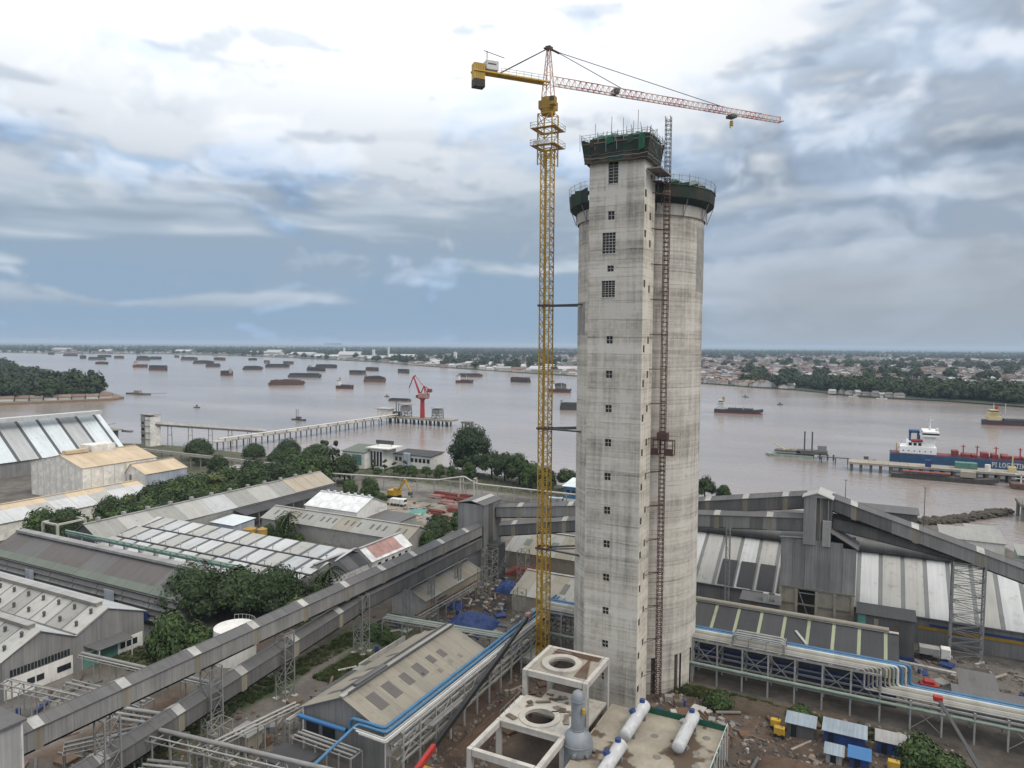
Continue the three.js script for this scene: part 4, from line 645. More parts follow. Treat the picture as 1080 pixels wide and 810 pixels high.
// ---------------------------------------------------------------- pipe rack on the right, with its drop
{
  const t = thing('pipe_rack', 'long elevated pipe rack with blue and white pipes right of the tower', 'pipe rack', [0, 0, -132]);
  const za = -129.9, zb = -135.0;
  for (let i = -7; i < 8; i++) { const x = -28.2 + i * 4.4; if (x > 5) continue;
    mesh('post', [box(x - .14, x + .14, 0, 8, za - .14, za + .14)], mt.steelPale, t); mesh('post', [box(x - .14, x + .14, 0, 8, zb - .14, zb + .14)], mt.steelPale, t);
    for (const y of [3.1, 5.6, 7.9]) mesh('cross_beam', box(x - .12, x + .12, y - .14, y + .14, zb, za), mt.steel, t);
    if (i % 3 !== 1) { mesh('brace', xface([x, 3.2, za], [x + 4.4, 3.2, za], [x + 4.4, 7.6, za], [x, 7.6, za], .11), mt.steel, t); }
  }
  for (const z of [za, zb]) for (const y of [3.1, 7.9]) mesh('long_beam', box(-60, 2.5, y - .17, y + .17, z - .1, z + .1), mt.steelPale, t);
  for (let i = 0; i < 9; i++) { const x = 7.0 + i * 4.4; for (const z of [-129.4, zb]) mesh('post', [box(x - .13, x + .13, 0, 5, z - .13, z + .13)], mt.steelPale, t); mesh('cross_beam', box(x - .12, x + .12, 4.6, 4.85, zb, -129.4), mt.steel, t); if (i % 3 === 0) mesh('brace', xface([x, .4, -129.4], [x + 4.4, .4, -129.4], [x + 4.4, 4.4, -129.4], [x, 4.4, -129.4], .1), mt.steel, t); }
  for (const z of [-129.4, zb]) mesh('long_beam', box(2.6, 60, 4.5, 4.8, z - .1, z + .1), mt.steelPale, t);
  const cols = [[mt.steelPale, .15], [mt.steel, .17], [mt.cream, .16], [mt.steelPale, .2], [mt.cream, .15], [mt.steel, .17], [mt.cream, .2], [mt.mint, .18], [mt.white, .2], [mt.blueBright, .22], [mt.white, .14], [mt.blueBright, .27]];
  cols.forEach(([m, r], k) => { const z = -129.9 - k * .45, x = .2 + k * .62; mesh('pipe', pipe([[-60, 8.25 + r, z], [x, 8.25 + r, z], [x, 5.0 + r, z], [64, 5.0 + r, z]], r), m, t); });
  mesh('lower_pipe', pipe([[-60, 3.7, -129.5], [64, 3.7, -129.5]], .3), mt.mint, t); mesh('lower_pipe', pipe([[-60, 3.5, -131.5], [64, 3.5, -131.5]], .22), mt.steel, t); mesh('lower_pipe', pipe([[-60, 5.95, -130.6], [0, 5.95, -130.6]], .2), mt.steelDark, t);
  // expansion loop near the tower
  for (const [z, r] of [[-130.2, .16], [-131.2, .2], [-132.3, .2]]) mesh('expansion_loop', pipe([[-21, 8.6, z], [-21, 10.2, z], [-12.6, 10.2, z], [-12.6, 8.6, z]], r), mt.steelPale, t);
  for (const x of [-21.2, -18.4, -15.4, -12.4]) mesh('loop_frame', [bar([x, 8, -129.8], [x, 10.0, -129.8], .14), bar([x, 8, -133], [x, 10.0, -133], .14), bar([x, 10.0, -129.8], [x, 10.0, -133], .14)], mt.steel, t);
  mesh('loop_frame', [bar([-21.2, 10, -129.8], [-12.4, 10, -129.8], .12), bar([-21.2, 10, -133], [-12.4, 10, -133], .12)], mt.steel, t);
}

// ---------------------------------------------------------------- concrete frame under construction in front of the tower
{
  const t = thing('unfinished_building', 'unfinished white concrete frame with round openings in front of the tower', 'concrete frame', [-43, 0, -96]);
  const X0 = -48.3, X1 = -38.0, col = (x, z, h, y0 = 0, w = .38) => mesh('column', rbox(x - w, x + w, y0, h, z - w, z + w, .05), mt.concPale, t);
  const H1 = 10.2, H2 = 6.2;
  for (const z of [-110, -100.3]) for (const x of [X0, X1]) col(x, z, H1);
  for (const z of [-91.4, -82.8]) for (const x of [X0, X1]) col(x, z, H2);
  const bx = (z, h) => mesh('beam', rbox(X0 + .46, X1 - .46, h - 1.0, h, z - .35, z + .35, .05), mt.concPale, t), bz = (x, za, zb, h) => mesh('beam', rbox(x - .35, x + .35, h - 1.0, h, zb + .46, za - .46, .05), mt.concPale, t);
  bx(-110, H1); bx(-100.3, H1); bz(X0, -100.3, -110, H1); bz(X1, -100.3, -110, H1); bx(-91.4, H2); bx(-82.8, H2); bz(X0, -82.8, -91.4, H2); bz(X1, -82.8, -91.4, H2); bz(X0, -91.4, -99.8, H2); bz(X1, -91.4, -99.8, H2);
  const slab = (x0, x1, z0, z1, y, cx, cz, r, m) => { const s = new THREE.Shape([[x0, -z1], [x1, -z1], [x1, -z0], [x0, -z0]].map(p => new THREE.Vector2(...p))); if (r) s.holes.push(new THREE.Path().absarc(cx, -cz, r, 0, Math.PI * 2, true)); mesh('slab', new THREE.ExtrudeGeometry(s, { depth: .35, bevelEnabled: false, curveSegments: 28 }).rotateX(-Math.PI / 2).translate(0, y - .36, 0), m, t); };
  slab(X0 + .36, X1 - .36, -99.9, -91.0, H2 + .02, -43.1, -94.6, 2.3, mt.conc); slab(X0 + .36, X1 - .36, -109.6, -100.7, H1 + .02, -43.6, -104.2, 2.3, mt.concDirty); slab(X0 + .5, X1 + .4, -109, -100.8, 3.2, 0, 0, 0, mt.conc);
  const ring = (x, z, y, r0, r1, h) => { const s = new THREE.Shape().absarc(0, 0, r1, 0, Math.PI * 2); s.holes.push(new THREE.Path().absarc(0, 0, r0, 0, Math.PI * 2, true)); mesh('ring_kerb', new THREE.ExtrudeGeometry(s, { depth: h, bevelEnabled: true, bevelSize: .06, bevelThickness: .06, bevelSegments: 2, curveSegments: 32 }).rotateX(-Math.PI / 2).translate(x, y, z), mt.conc, t); };
  ring(-43.1, -94.6, H2 + .03, 2.3, 3.1, .1); ring(-43.6, -104.2, H1 + .03, 2.25, 3.2, .35);
  // rebar mat and shutter boards still lying on the slabs
  const gs = []; for (let i = 0; i < 15; i++) gs.push(bar([-40.3 + rr(-.05, .05), H1 + .12, -108.9], [-40.3 + i * .15, H1 + .12, -101.2], .05)); for (let i = 0; i < 12; i++) gs.push(bar([-46.5, H1 + .18, -109.2 + i * .14], [-38.6, H1 + .18, -109.2 + i * .14], .05)); stuffPart(mesh('rebar_mat', gs, mt.rustSteel, t));
  for (let i = 0; i < 26; i++) { const up = i < 10, x = rr(-47.4, -39), z = up ? rr(-109, -101.4) : rr(-99.2, -91.6); if (Math.hypot(x + 43.3, z + (up ? 104.2 : 94.6)) < 3.2) continue; const w = rr(.4, 1.5), d = rr(.15, .6), y = up ? H1 : H2; mesh('shutter_board', box(-w, w, 0, .09, -d, d).rotateY(rr(0, 3)).translate(x, y + .06 + i * .004, z), pick([mt.plank, mt.rustSteel, mt.steelMid, mt.concDark, mt.soil]), t); }
  for (let i = 0; i < 20; i++) { const x = rr(-47, -39), z = rr(-107, -101); mesh('shutter_board', box(-.6, .6, 0, .1, -.25, .25).rotateY(rr(0, 3)).translate(x, 3.24 + i * .004, z), pick([mt.plank, mt.rustSteel, mt.concDark]), t); }
  // safety rail of thin tubes
  const rl = []; for (let i = 0; i <= 5; i++) rl.push(bar([X0, H2, -91.6 - i * 1.6], [X0, H2 + 1.1, -91.6 - i * 1.6], .05)); rl.push(bar([X0, H2 + 1.05, -91.6], [X0, H2 + 1.05, -99.6], .05)); stuffPart(mesh('safety_rail', rl, mt.steelMid, t));
}
{
  const t = thing('process_vessel', 'blue-grey steel vessel with a slim domed neck standing at the bottom of the picture', 'vessel', [-36.2, 0, -92.6]);
  const p = []; for (const [r, y] of [[2.1, 0], [2.15, .5], [2.15, 5.2], [2.05, 5.9], [1.75, 6.5], [1.3, 6.95], [1.0, 7.15], [.98, 7.3], [.98, 11.6], [.92, 12.1], [.7, 12.55], [.35, 12.8], [0, 12.88]]) p.push(new THREE.Vector2(r, y));
  mesh('shell', new THREE.LatheGeometry(p, 36).translate(-36.2, 0, -92.6), mt.vessel, t, { uv: true });
  for (const y of [5.25, 7.25, 11.4]) mesh('flange', new THREE.CylinderGeometry(y < 6 ? 2.24 : 1.08, y < 6 ? 2.24 : 1.08, .16, 32).translate(-36.2, y, -92.6), mt.vessel, t);
  for (const a of [.2, 1.1, 2.2, -0.6, -1.4]) mesh('nozzle', new THREE.CylinderGeometry(.28, .28, .6, 14).rotateZ(Math.PI / 2).rotateY(a).translate(-36.2 + Math.cos(a) * 2.3, 4.4, -92.6 - Math.sin(a) * 2.3), mt.vessel, t);
  mesh('valve', [rbox(-35.3, -34.8, 9.9, 10.7, -92.2, -91.7, .15)], mt.yellow, t);
  mesh('ladder', [bar([-34.9, 0, -93.4], [-34.9, 11.8, -93.4], .07), bar([-34.9, 0, -93], [-34.9, 11.8, -93], .07), ...Array.from({ length: 28 }, (_, i) => bar([-34.9, .4 + i * .4, -93.4], [-34.9, .4 + i * .4, -93], .04))], mt.steelPale, t);
}
{
  const t = thing('concrete_deck', 'raised dirty concrete deck with a green safety fence below the tower', 'deck', [-24, 0, -96]);
  const X0 = -36.2, X1 = -18.0, Z0 = -107.6, Z1 = -78;
  mesh('slab', [box(X0, X1, 3.5, 4, Z0, Z1)], new THREE.MeshStandardMaterial({ roughness: .9, map: dataTex(512, 512, (u, v, o) => { const a = fbm(u * 5, v * 8, 1, 5), b = sst(.60, .66, fbm(u * 4 + 9, v * 6 + 3, 4, 4)), c = fbm(u * 40, v * 40, 6, 3); const m = .8 + .5 * (a - .5) + .2 * (c - .5); o[0] = mix(.34 * m, .085, b); o[1] = mix(.305 * m, .056, b); o[2] = mix(.24 * m, .036, b); }, { srgb: true, repeat: [18, 30] }) }), t);
  for (let i = 0; i < 4; i++) for (const x of [X0 + .6, -27, X1 - .4]) mesh('column', box(x - .35, x + .35, 0, 3.5, Z0 + .4 + i * 7.5, Z0 + 1.1 + i * 7.5), mt.concPale, t);
  for (let i = 0; i < 6; i++) { const a = mix(-31.2, X1, i / 6), b = mix(-31.2, X1, (i + .98) / 6); mesh('fence_panel', poly([[a, 4, Z0], [b, 4, Z0], [b + rr(-.1, .1), 5.0 + rr(-.1, .1), Z0 + .1], [a, 5.0, Z0 + .1]], .04), mt.netGreen, t); }
  for (let i = 0; i < 6; i++) { const a = mix(Z0, Z1, i / 6), b = mix(Z0, Z1, (i + 1) / 6); mesh('fence_rail', [bar([X1, 4, a], [X1, 5.3, a], .12), bar([X1, 5.2, a], [X1, 5.2, b], .09)], mt.white, t); mesh('fence_panel', poly([[X1 - .06, 4, a], [X1 - .06, 4, b], [X1 - .06, 4.6, b], [X1 - .06, 4.6, a]], .03), mt.netGreen, t); }
  for (let i = 0; i < 5; i++) mesh('side_post', bar([X1 + .25, 0, Z0 + 1 + i * 2], [X1 + .25, 5.6, Z0 + 1 + i * 2], .14), mt.white, t);
  for (const [x, z] of [[-20.4, -104.4], [-20.9, -99.8], [-22.6, -100.6], [-27.4, -101.4], [-20.2, -96.4], [-25.6, -96.2]]) mesh('puddle_opening', new THREE.CylinderGeometry(.55, .6, .06, 14).translate(x, 4.03, z), mt.concDark, t);
}
for (const [x, z0, z1, y, l] of [[-30.6, -97.4, -107.0, 5.35, 'white horizontal tank with blue manholes nearest the stair shaft'], [-23.0, -97.8, -107.6, 5.35, 'white horizontal tank on the right of the dirty deck'], [-30.4, -86, -94.6, 5.35, 'white horizontal tank at the bottom behind the grey vessel']]) {
  const t = thing('horizontal_tank', l, 'tank', [x, 4, (z0 + z1) / 2]);
  const L = Math.abs(z1 - z0), p = [[0, -L / 2 - .4], [.5, -L / 2 - .34], [.88, -L / 2 - .12], [.9, -L / 2 + .12], [.9, L / 2 - 1.9], [.97, L / 2 - 1.85], [.97, L / 2 - .1], [.8, L / 2 + .16], [.45, L / 2 + .34], [0, L / 2 + .38]].map(q => new THREE.Vector2(...q));
  const sh = mesh('shell', new THREE.LatheGeometry(p, 28).rotateX(-Math.PI / 2).translate(x, y, (z0 + z1) / 2), mt.tank, t);
  mesh('manhole', new THREE.CylinderGeometry(.42, .42, .45, 16).translate(x - .1, y + 1.2, z1 + 1.0), mt.tarp, sh); mesh('manhole', new THREE.CylinderGeometry(.5, .5, .5, 16).rotateZ(.5).translate(x - .7, y + .9, z1 + 4.2), x < -25 ? mt.tarp : mt.steelPale, sh);
  for (const f of [.2, .78]) mesh('saddle', box(x - .85, x + .85, 4.02, 4.75, mix(z0, z1, f) - .2, mix(z0, z1, f) + .2), mt.steel, t);
}

// ---------------------------------------------------------------- khaki hall and its pipe racks
{
  const t = hall('khaki_roof_hall', 'khaki gabled hall with a ridge walkway between the conveyors and the blue pipes', { x0: -76.4, x1: -60.6, z0: -110, z1: -80, eave: 6.6, ridge: 10, axis: 'z', wall: mt.wallWhite, gableM: mt.sheetB, roof: [mt.roofKhaki, mt.roofKhakiB, mt.roofKhaki], pw: 3, cap: mt.sheetPale });
  mesh('ridge_walkway', [box(-69.3, -69.1, 10.2, 10.5, -110, -80.5), box(-67.9, -67.7, 10.2, 10.5, -110, -80.5)], mt.sheetDark, t);
  mesh('ridge_vent', box(-68.9, -68.1, 10.15, 10.6, -90.4, -82.8), mt.sheetDark, t);
  const onRoof = (x0, x1, z0, z1, m, nm) => { const y = x => 6.6 + (10 - 6.6) * (-60.6 - x) / 7.9 + .06; mesh(nm, poly([[x1, y(x1), z1], [x1, y(x1), z0], [x0, y(x0), z0], [x0, y(x0), z1]], .08), m, t); };
  for (const [x0, x1, z0, z1] of [[-66.4, -63.4, -84.6, -82.6], [-66.5, -63.6, -88.4, -86.4], [-66.2, -63.9, -92.2, -90.6], [-66.3, -63.8, -96.0, -94.2], [-66.2, -64.6, -99.6, -98.2], [-66, -64.4, -102.6, -101.2]]) onRoof(x0, x1, z0, z1, mt.roofBrown, 'patch_sheet');
  for (const [x0, x1, z0, z1] of [[-63.4, -62.6, -98.6, -97.6], [-63.6, -62.9, -102, -101.2], [-63.4, -62.6, -104.8, -104], [-64.4, -63.7, -94.9, -94]]) onRoof(x0, x1, z0, z1, mt.concDark, 'roof_hatch');
  for (const z of [-84, -89, -93, -99]) { const y = x => 6.6 + 3.4 * (x + 76.4) / 7.9 + .06; mesh('patch_sheet', poly([[-74, y(-74), z], [-74, y(-74), z + 1.2], [-71.4, y(-71.4), z + .9], [-71.4, y(-71.4), z + .2]], .06), mt.roofBrown, t); }
  for (const [a, b] of [[-75.6, -73.2], [-72.4, -70]]) onZ(t, 'window', a, b, 2.8, 4.6, -79.99, mt.glass);
  const l = thing('sheet_lean_to', 'broken grey lean-to roof along the left side of the khaki hall', 'shed', [-80, 0, -95]);
  for (let i = 0; i < 7; i++) mesh('roof_sheet', poly([[-82.6, 3.0 + rr(-.1, .1), -88 - i * 2.2], [-77.8, 3.9 + rr(-.1, .2), -88 - i * 2.2], [-77.8, 3.9, -90.1 - i * 2.2], [-82.6, 3.0, -90.1 - i * 2.2]], .08), pick([mt.roofGrey, mt.roofGreyB, mt.sheetPale, mt.sheetDark]), l);
  for (let i = 0; i < 6; i++) mesh('post', box(-82.5, -82.3, 0, 2.9, -88.4 - i * 2.9, -88.2 - i * 2.9), mt.steelMid, l);
}
{
  const t = thing('pipe_rack', 'tall steel pipe rack with twin blue pipes along the khaki hall', 'pipe rack', [-58.4, 0, -102]);
  const xa = -57.6, xb = -59.9;
  for (let i = 0; i < 15; i++) { const z = -80 - i * 4.2; for (const x of [xa, xb]) mesh('post', box(x - .13, x + .13, 0, 7.4, z - .13, z + .13), mt.steelPale, t); for (const y of [3.2, 5.2, 6.9]) mesh('cross_beam', box(xb, xa, y - .1, y + .1, z - .1, z + .1), mt.steel, t); if (i % 2 === 0 && i < 14) mesh('brace', xface([xa, 3.3, z], [xa, 3.3, z - 4.2], [xa, 6.8, z - 4.2], [xa, 6.8, z], .1), mt.steelPale, t); }
  for (const y of [3.2, 5.2, 7.3]) mesh('long_beam', box(xa - .1, xa + .1, y - .13, y + .13, -139, -79.6), mt.steelPale, t);
  mesh('blue_pipe', pipe([[-66.5, 6.0, -79.2], [-66.3, 7.6, -79.2], [-60.2, 7.6, -79.2], [-60.2, 7.6, -140]], .27, 10), mt.blueBright, t);
  mesh('blue_pipe', pipe([[-64.6, 5.6, -66], [-64.6, 7.4, -78.6], [-59.5, 7.4, -78.6], [-59.5, 7.4, -140]], .22, 10), mt.blueBright, t);
  mesh('blue_pipe', pipe([[-76.2, 5.6, -79.0], [-67, 5.6, -79.0]], .36, 10), mt.blue, t);
  for (const [x, r, m] of [[-58.9, .16, mt.steelPale], [-58.5, .14, mt.white], [-58.1, .16, mt.steelPale]]) mesh('pipe', pipe([[-64.5 + (x + 58.9) * 2, 7.3, -77.6 + (x + 58.9)], [x, 7.3, -77.4 + (x + 58.9)], [x, 7.3, -140]], r), m, t);
  for (const [x, y, r, m] of [[-59.2, 5.5, .16, mt.steel], [-58.6, 5.5, .2, mt.steelPale], [-58.2, 3.5, .18, mt.steel]]) mesh('pipe', pipe([[x, y, -79], [x, y, -139]], r), m, t);
  mesh('walkway', box(-57.4, -56.6, 5.4, 5.5, -95, -86), mt.steelMid, t); mesh('walkway_rail', [bar([-56.6, 6.4, -95], [-56.6, 6.4, -86], .07), ...[-95, -92, -89, -86].map(z => bar([-56.6, 5.5, z], [-56.6, 6.4, z], .07))], mt.steelPale, t);
}
// dividing wall below that rack
{ const t = thing('concrete_wall', 'long weathered concrete retaining wall under the twin blue pipes', 'wall', [-60.2, 0, -104]); for (let i = 0; i < 14; i++) mesh('wall_panel', box(-60.45, -60.2, 0, 3.0, -83.9 - i * 4, -80 - i * 4), [mt.concDirty, mt.concDark, mt.conc][i % 3], t); }
{
  const t = thing('mobile_crane', 'mobile crane with a long black boom laid low beside the concrete frame', 'crane', [-54.2, 0, -80]);
  const a = V(-54.6, 3.6, -80.5), b = V(-58.0, 9.6, -121.5), at = k => a.clone().lerp(b, k);
  mesh('boom_base', bar(at(-.14), at(.08), .65, .75), mt.red, t); mesh('boom_section', bar(at(.08), at(.45), .6, .7), mt.black, t); mesh('boom_section', bar(at(.45), at(.75), .65, .8), mt.black, t); mesh('boom_section', bar(at(.75), at(1), .5, .6), mt.black, t);
  mesh('boom_head', rbox(b.x - .5, b.x + .5, b.y - .4, b.y + .8, b.z - .7, b.z + .5, .15), mt.pink, t);
  mesh('carrier', rbox(-56.2, -53.2, .9, 2.2, -82, -69, .15), mt.yellow, t); mesh('cab', rbox(-55.9, -54.2, 2.2, 4.0, -76, -73.5, .2), mt.yellow, t); for (let i = 0; i < 4; i++) for (const x of [-56.1, -53.3]) mesh('wheel', new THREE.CylinderGeometry(.7, .7, .5, 16).rotateZ(Math.PI / 2).translate(x, .7, -80.6 + i * 3.2), mt.black, t);
}
{
  const t = thing('boom_crane', 'dark grey crane boom with a red head leaning in front of the right pipes', 'crane', [16, 0, -108]);
  const a = V(17.4, 1.6, -108), b = V(10.4, 8.6, -123.4), at = k => a.clone().lerp(b, k);
  mesh('boom_section', bar(at(0), at(.55), .6, .65), mt.steelDark, t); mesh('boom_section', bar(at(.55), at(1), .45, .5), mt.steelDark, t); mesh('boom_head', rbox(b.x - .8, b.x + .5, b.y - .2, b.y + .6, b.z - .5, b.z + .4, .15), mt.red, t);
  mesh('carrier', rbox(15.6, 18.6, .8, 2.2, -111, -101, .15), mt.steelMid, t); for (let i = 0; i < 3; i++) for (const x of [15.6, 18.6]) mesh('wheel', new THREE.CylinderGeometry(.65, .65, .5, 16).rotateZ(Math.PI / 2).translate(x, .65, -109.6 + i * 3.4), mt.black, t);
}

// ---------------------------------------------------------------- workshops and warehouses on the left
{ // twin-gabled workshop
  const t = thing('workshop', 'pale twin-gabled workshop with rows of roof vents at the left edge', 'building', [-155, 0, -80]);
  const X0 = -190, X1 = -132, eave = 7.0, ridge = 10.2, bays = [[-93.2, -85.6, -79.2], [-79.2, -73.0, -66.6]];
  bays.forEach(([za, zr, zb], i) => {
    mesh('gable_wall', [poly([[X1, 0, zb], [X1, 0, za], [X1, eave, za], [X1, ridge - .1, zr], [X1, eave, zb]], .25)], mt.sheet, t);
    let k = 0; for (let x = X1 + .4; x > X0; x -= 5.2, k++) { const xe = x - 5.17;
      mesh('roof_panel', poly([[xe, eave, zb + (i ? .4 : 0)], [x, eave, zb + (i ? .4 : 0)], [x, ridge, zr], [xe, ridge, zr]], .1), k % 3 === 1 ? mt.roofOffB : mt.roofOff, t);
      mesh('roof_panel', poly([[x, eave, za - (i ? 0 : .4)], [xe, eave, za - (i ? 0 : .4)], [xe, ridge, zr], [x, ridge, zr]], .1), mt.roofWhiteB, t);
      for (const f of [.25, .7]) { const y = mix(eave, ridge, f), z = mix(zb, zr, f); mesh('roof_vent', [new THREE.CylinderGeometry(.22, .3, .7, 8).translate(x - 2.6, y + .35, z), new THREE.SphereGeometry(.34, 8, 6).translate(x - 2.6, y + .75, z)], mt.steelDark, t); }
      mesh('seam', bar([x, eave + .12, zb], [x, ridge + .1, zr], .07), mt.steelDark, t);
    }
    mesh('ridge_vent', [box(X0, X1 - 2.5, ridge - .05, ridge + .55, zr - .6, zr + .6)], mt.roofKhaki, t);
    mesh('ridge_cap', [box(X0, X1 - 2.4, ridge + .56, ridge + .68, zr - .8, zr + .8)], mt.sheetPale, t);
  });
  mesh('valley_gutter', box(X0, X1, eave - .1, eave + .15, -79.6, -78.8), mt.sheetDark, t);
  mesh('wall', box(X0, X1 - .3, 0, eave, -93.2, -92.95), mt.wallGrey, t); mesh('wall', box(X0, X1 - .3, 0, eave, -66.8, -66.6), mt.sheet, t);
  onX(t, 'white_plinth', -92.8, -80.4, 0, 2.9, X1 + .002, mt.wallWhite, .1); onX(t, 'white_plinth', -78.6, -66.8, 0, 3.5, X1 + .002, mt.wallWhite, .1);
  for (let i = 0; i < 9; i++) { const z = -67.8 - i * 1.16, w = onX(t, 'window', z - 1.0, z, 3.7, 4.9, X1 + .02, mt.glass); mesh('mullion', box(X1 + .08, X1 + .12, 3.7, 4.9, z - .53, z - .47), mt.steelPale, w); }
  for (const z of [-73.4, -71.8, -78.2, -77.0]) onX(t, 'window', z, z + 1.3, 1.2, 2.3, X1 + .11, mt.glass);
  for (const z of [-91.6, -90.3, -89]) onX(t, 'window', z, z + 1.0, 1.0, 2.2, X1 + .11, mt.glass);
  onX(t, 'door', -87.4, -83.6, 0, 3.3, X1 + .11, mt.wallGreen); onX(t, 'shutter_wall', -83.2, -80.6, 0, 2.6, X1 + .11, mt.teal);
  mesh('canopy', poly([[X1, 4.4, -80.6], [X1 + 2.6, 3.5, -82], [X1 + 2.6, 3.5, -89], [X1, 4.4, -89]], .12), mt.roofGrey, t);
  for (const z of [-82.2, -88.8]) mesh('canopy_post', box(X1 + 2.4, X1 + 2.55, 0, 3.5, z - .08, z + .08), mt.white, t);
}
{ // long louvred warehouse
  const t = hall('louvred_warehouse', 'long grey-brown roofed warehouse with louvred walls behind the pale workshop', { x0: -204, x1: -131, z0: -115.2, z1: -100.6, eave: 6.8, ridge: 11, at: -107.9, wall: mt.sheetDark, roof: [mt.roofBrown, mt.roofGreyB, mt.roofBrown], pw: 9, cap: mt.sheet });
  for (let i = 0; i < 8; i++) { const f = .02 + .0 * i; mesh('green_sheet', poly([[-204 + i * 9.1, 6.94, -100.3], [-204 + i * 9.1 + 9, 6.94, -100.3], [-204 + i * 9.1 + 9, 7.95, -102.1], [-204 + i * 9.1, 7.95, -102.1]], .05), mt.roofGreen, t); }
  for (let r = 0; r < 4; r++) for (let i = 0; i < 8; i++) mesh('louvre', poly([[-203.6 + i * 9.1, 1.2 + r * 1.35, -99.9], [-203.6 + i * 9.1 + 8.9, 1.2 + r * 1.35, -99.9], [-203.6 + i * 9.1 + 8.9, 2.1 + r * 1.35, -100.5], [-203.6 + i * 9.1, 2.1 + r * 1.35, -100.5]], .06), r % 2 ? mt.roofGreyB : mt.sheet, t);
  for (const x of [-186, -155]) onZ(t, 'door', x, x + 3.4, 0, 5.8, -99.85, mt.wallBlue, .12);
  onZ(t, 'tarp', -150, -140, 1.0, 3.0, -99.8, mt.tarp);
  mesh('ridge_vent', box(-203, -132, 11.1, 11.7, -108.9, -106.9), mt.sheetC, t);
}
{ // bays of the white striped roof
  const t = thing('striped_roof_factory', 'low white factory roof in three bays with dark skylight stripes', 'building', [-155, 0, -135]);
  const bays = [[-144.4, -142.0, -135.3, 9.0, 7.9], [-135.3, -133.2, -126.6, 8.3, 7.2], [-126.6, -124.8, -119.6, 7.5, 6.0]];
  bays.forEach(([za, zr, zb, hr, he], b) => {
    let k = 0; for (let x = -118; x > -196 + b * 4; x -= 6.1, k++) {
      const seg = (xa, xb, m, n, d) => { mesh(n, poly([[xb, he + d, zb + .1], [xa, he + d, zb + .1], [xa, hr + d, zr], [xb, hr + d, zr]], .1), m, t); mesh(n, poly([[xa, he + d, za - .1], [xb, he + d, za - .1], [xb, hr + d, zr], [xa, hr + d, zr]], .1), m, t); };
      seg(x, x - 4.9, [mt.roofWhite, mt.roofWhiteB, mt.roofOff][k % 3], 'roof_panel', 0); seg(x - 4.92, x - 6.08, mt.stripDark, 'skylight_strip', -.05);
      mesh('gutter_vent', [bar([x - 2.6, he, zb + .1], [x - 2.6, he + 1.2, zb + .1], .12), box(x - 2.9, x - 2.3, he + 1.1, he + 1.3, zb - .2, zb + .4)], mt.steelPale, t);
    }
    mesh('valley_gutter', box(-196, -118, he - .15, he + .02, zb - .15, zb + .35), mt.sheetDark, t);
  });
  mesh('wall', box(-196, -118.2, 0, 7.6, -144.4, -144.1), mt.wallGrey, t); mesh('wall', box(-118.4, -118.15, 0, 6.8, -144, -120), mt.wallGrey, t); mesh('wall', box(-188, -118.4, 0, 5.5, -119.9, -119.6), mt.wallGreen, t);
}
{ const t = thing('pipe_bridge', 'pale green pipe bridge running behind the long louvred roof', 'pipe rack', [-160, 0, -117.6]); for (let i = 0; i < 12; i++) mesh('post', box(-198 + i * 6, -197.75 + i * 6, 0, 9.4, -117.8, -117.5), mt.steelPale, t); for (const [y, m] of [[9.6, mt.mint], [9.0, mt.teal]]) mesh('pipe', pipe([[-199, y, -117.6], [-130, y, -117.6]], .24), m, t); mesh('long_beam', box(-199, -130, 8.5, 8.8, -117.8, -117.5), mt.steel, t); }
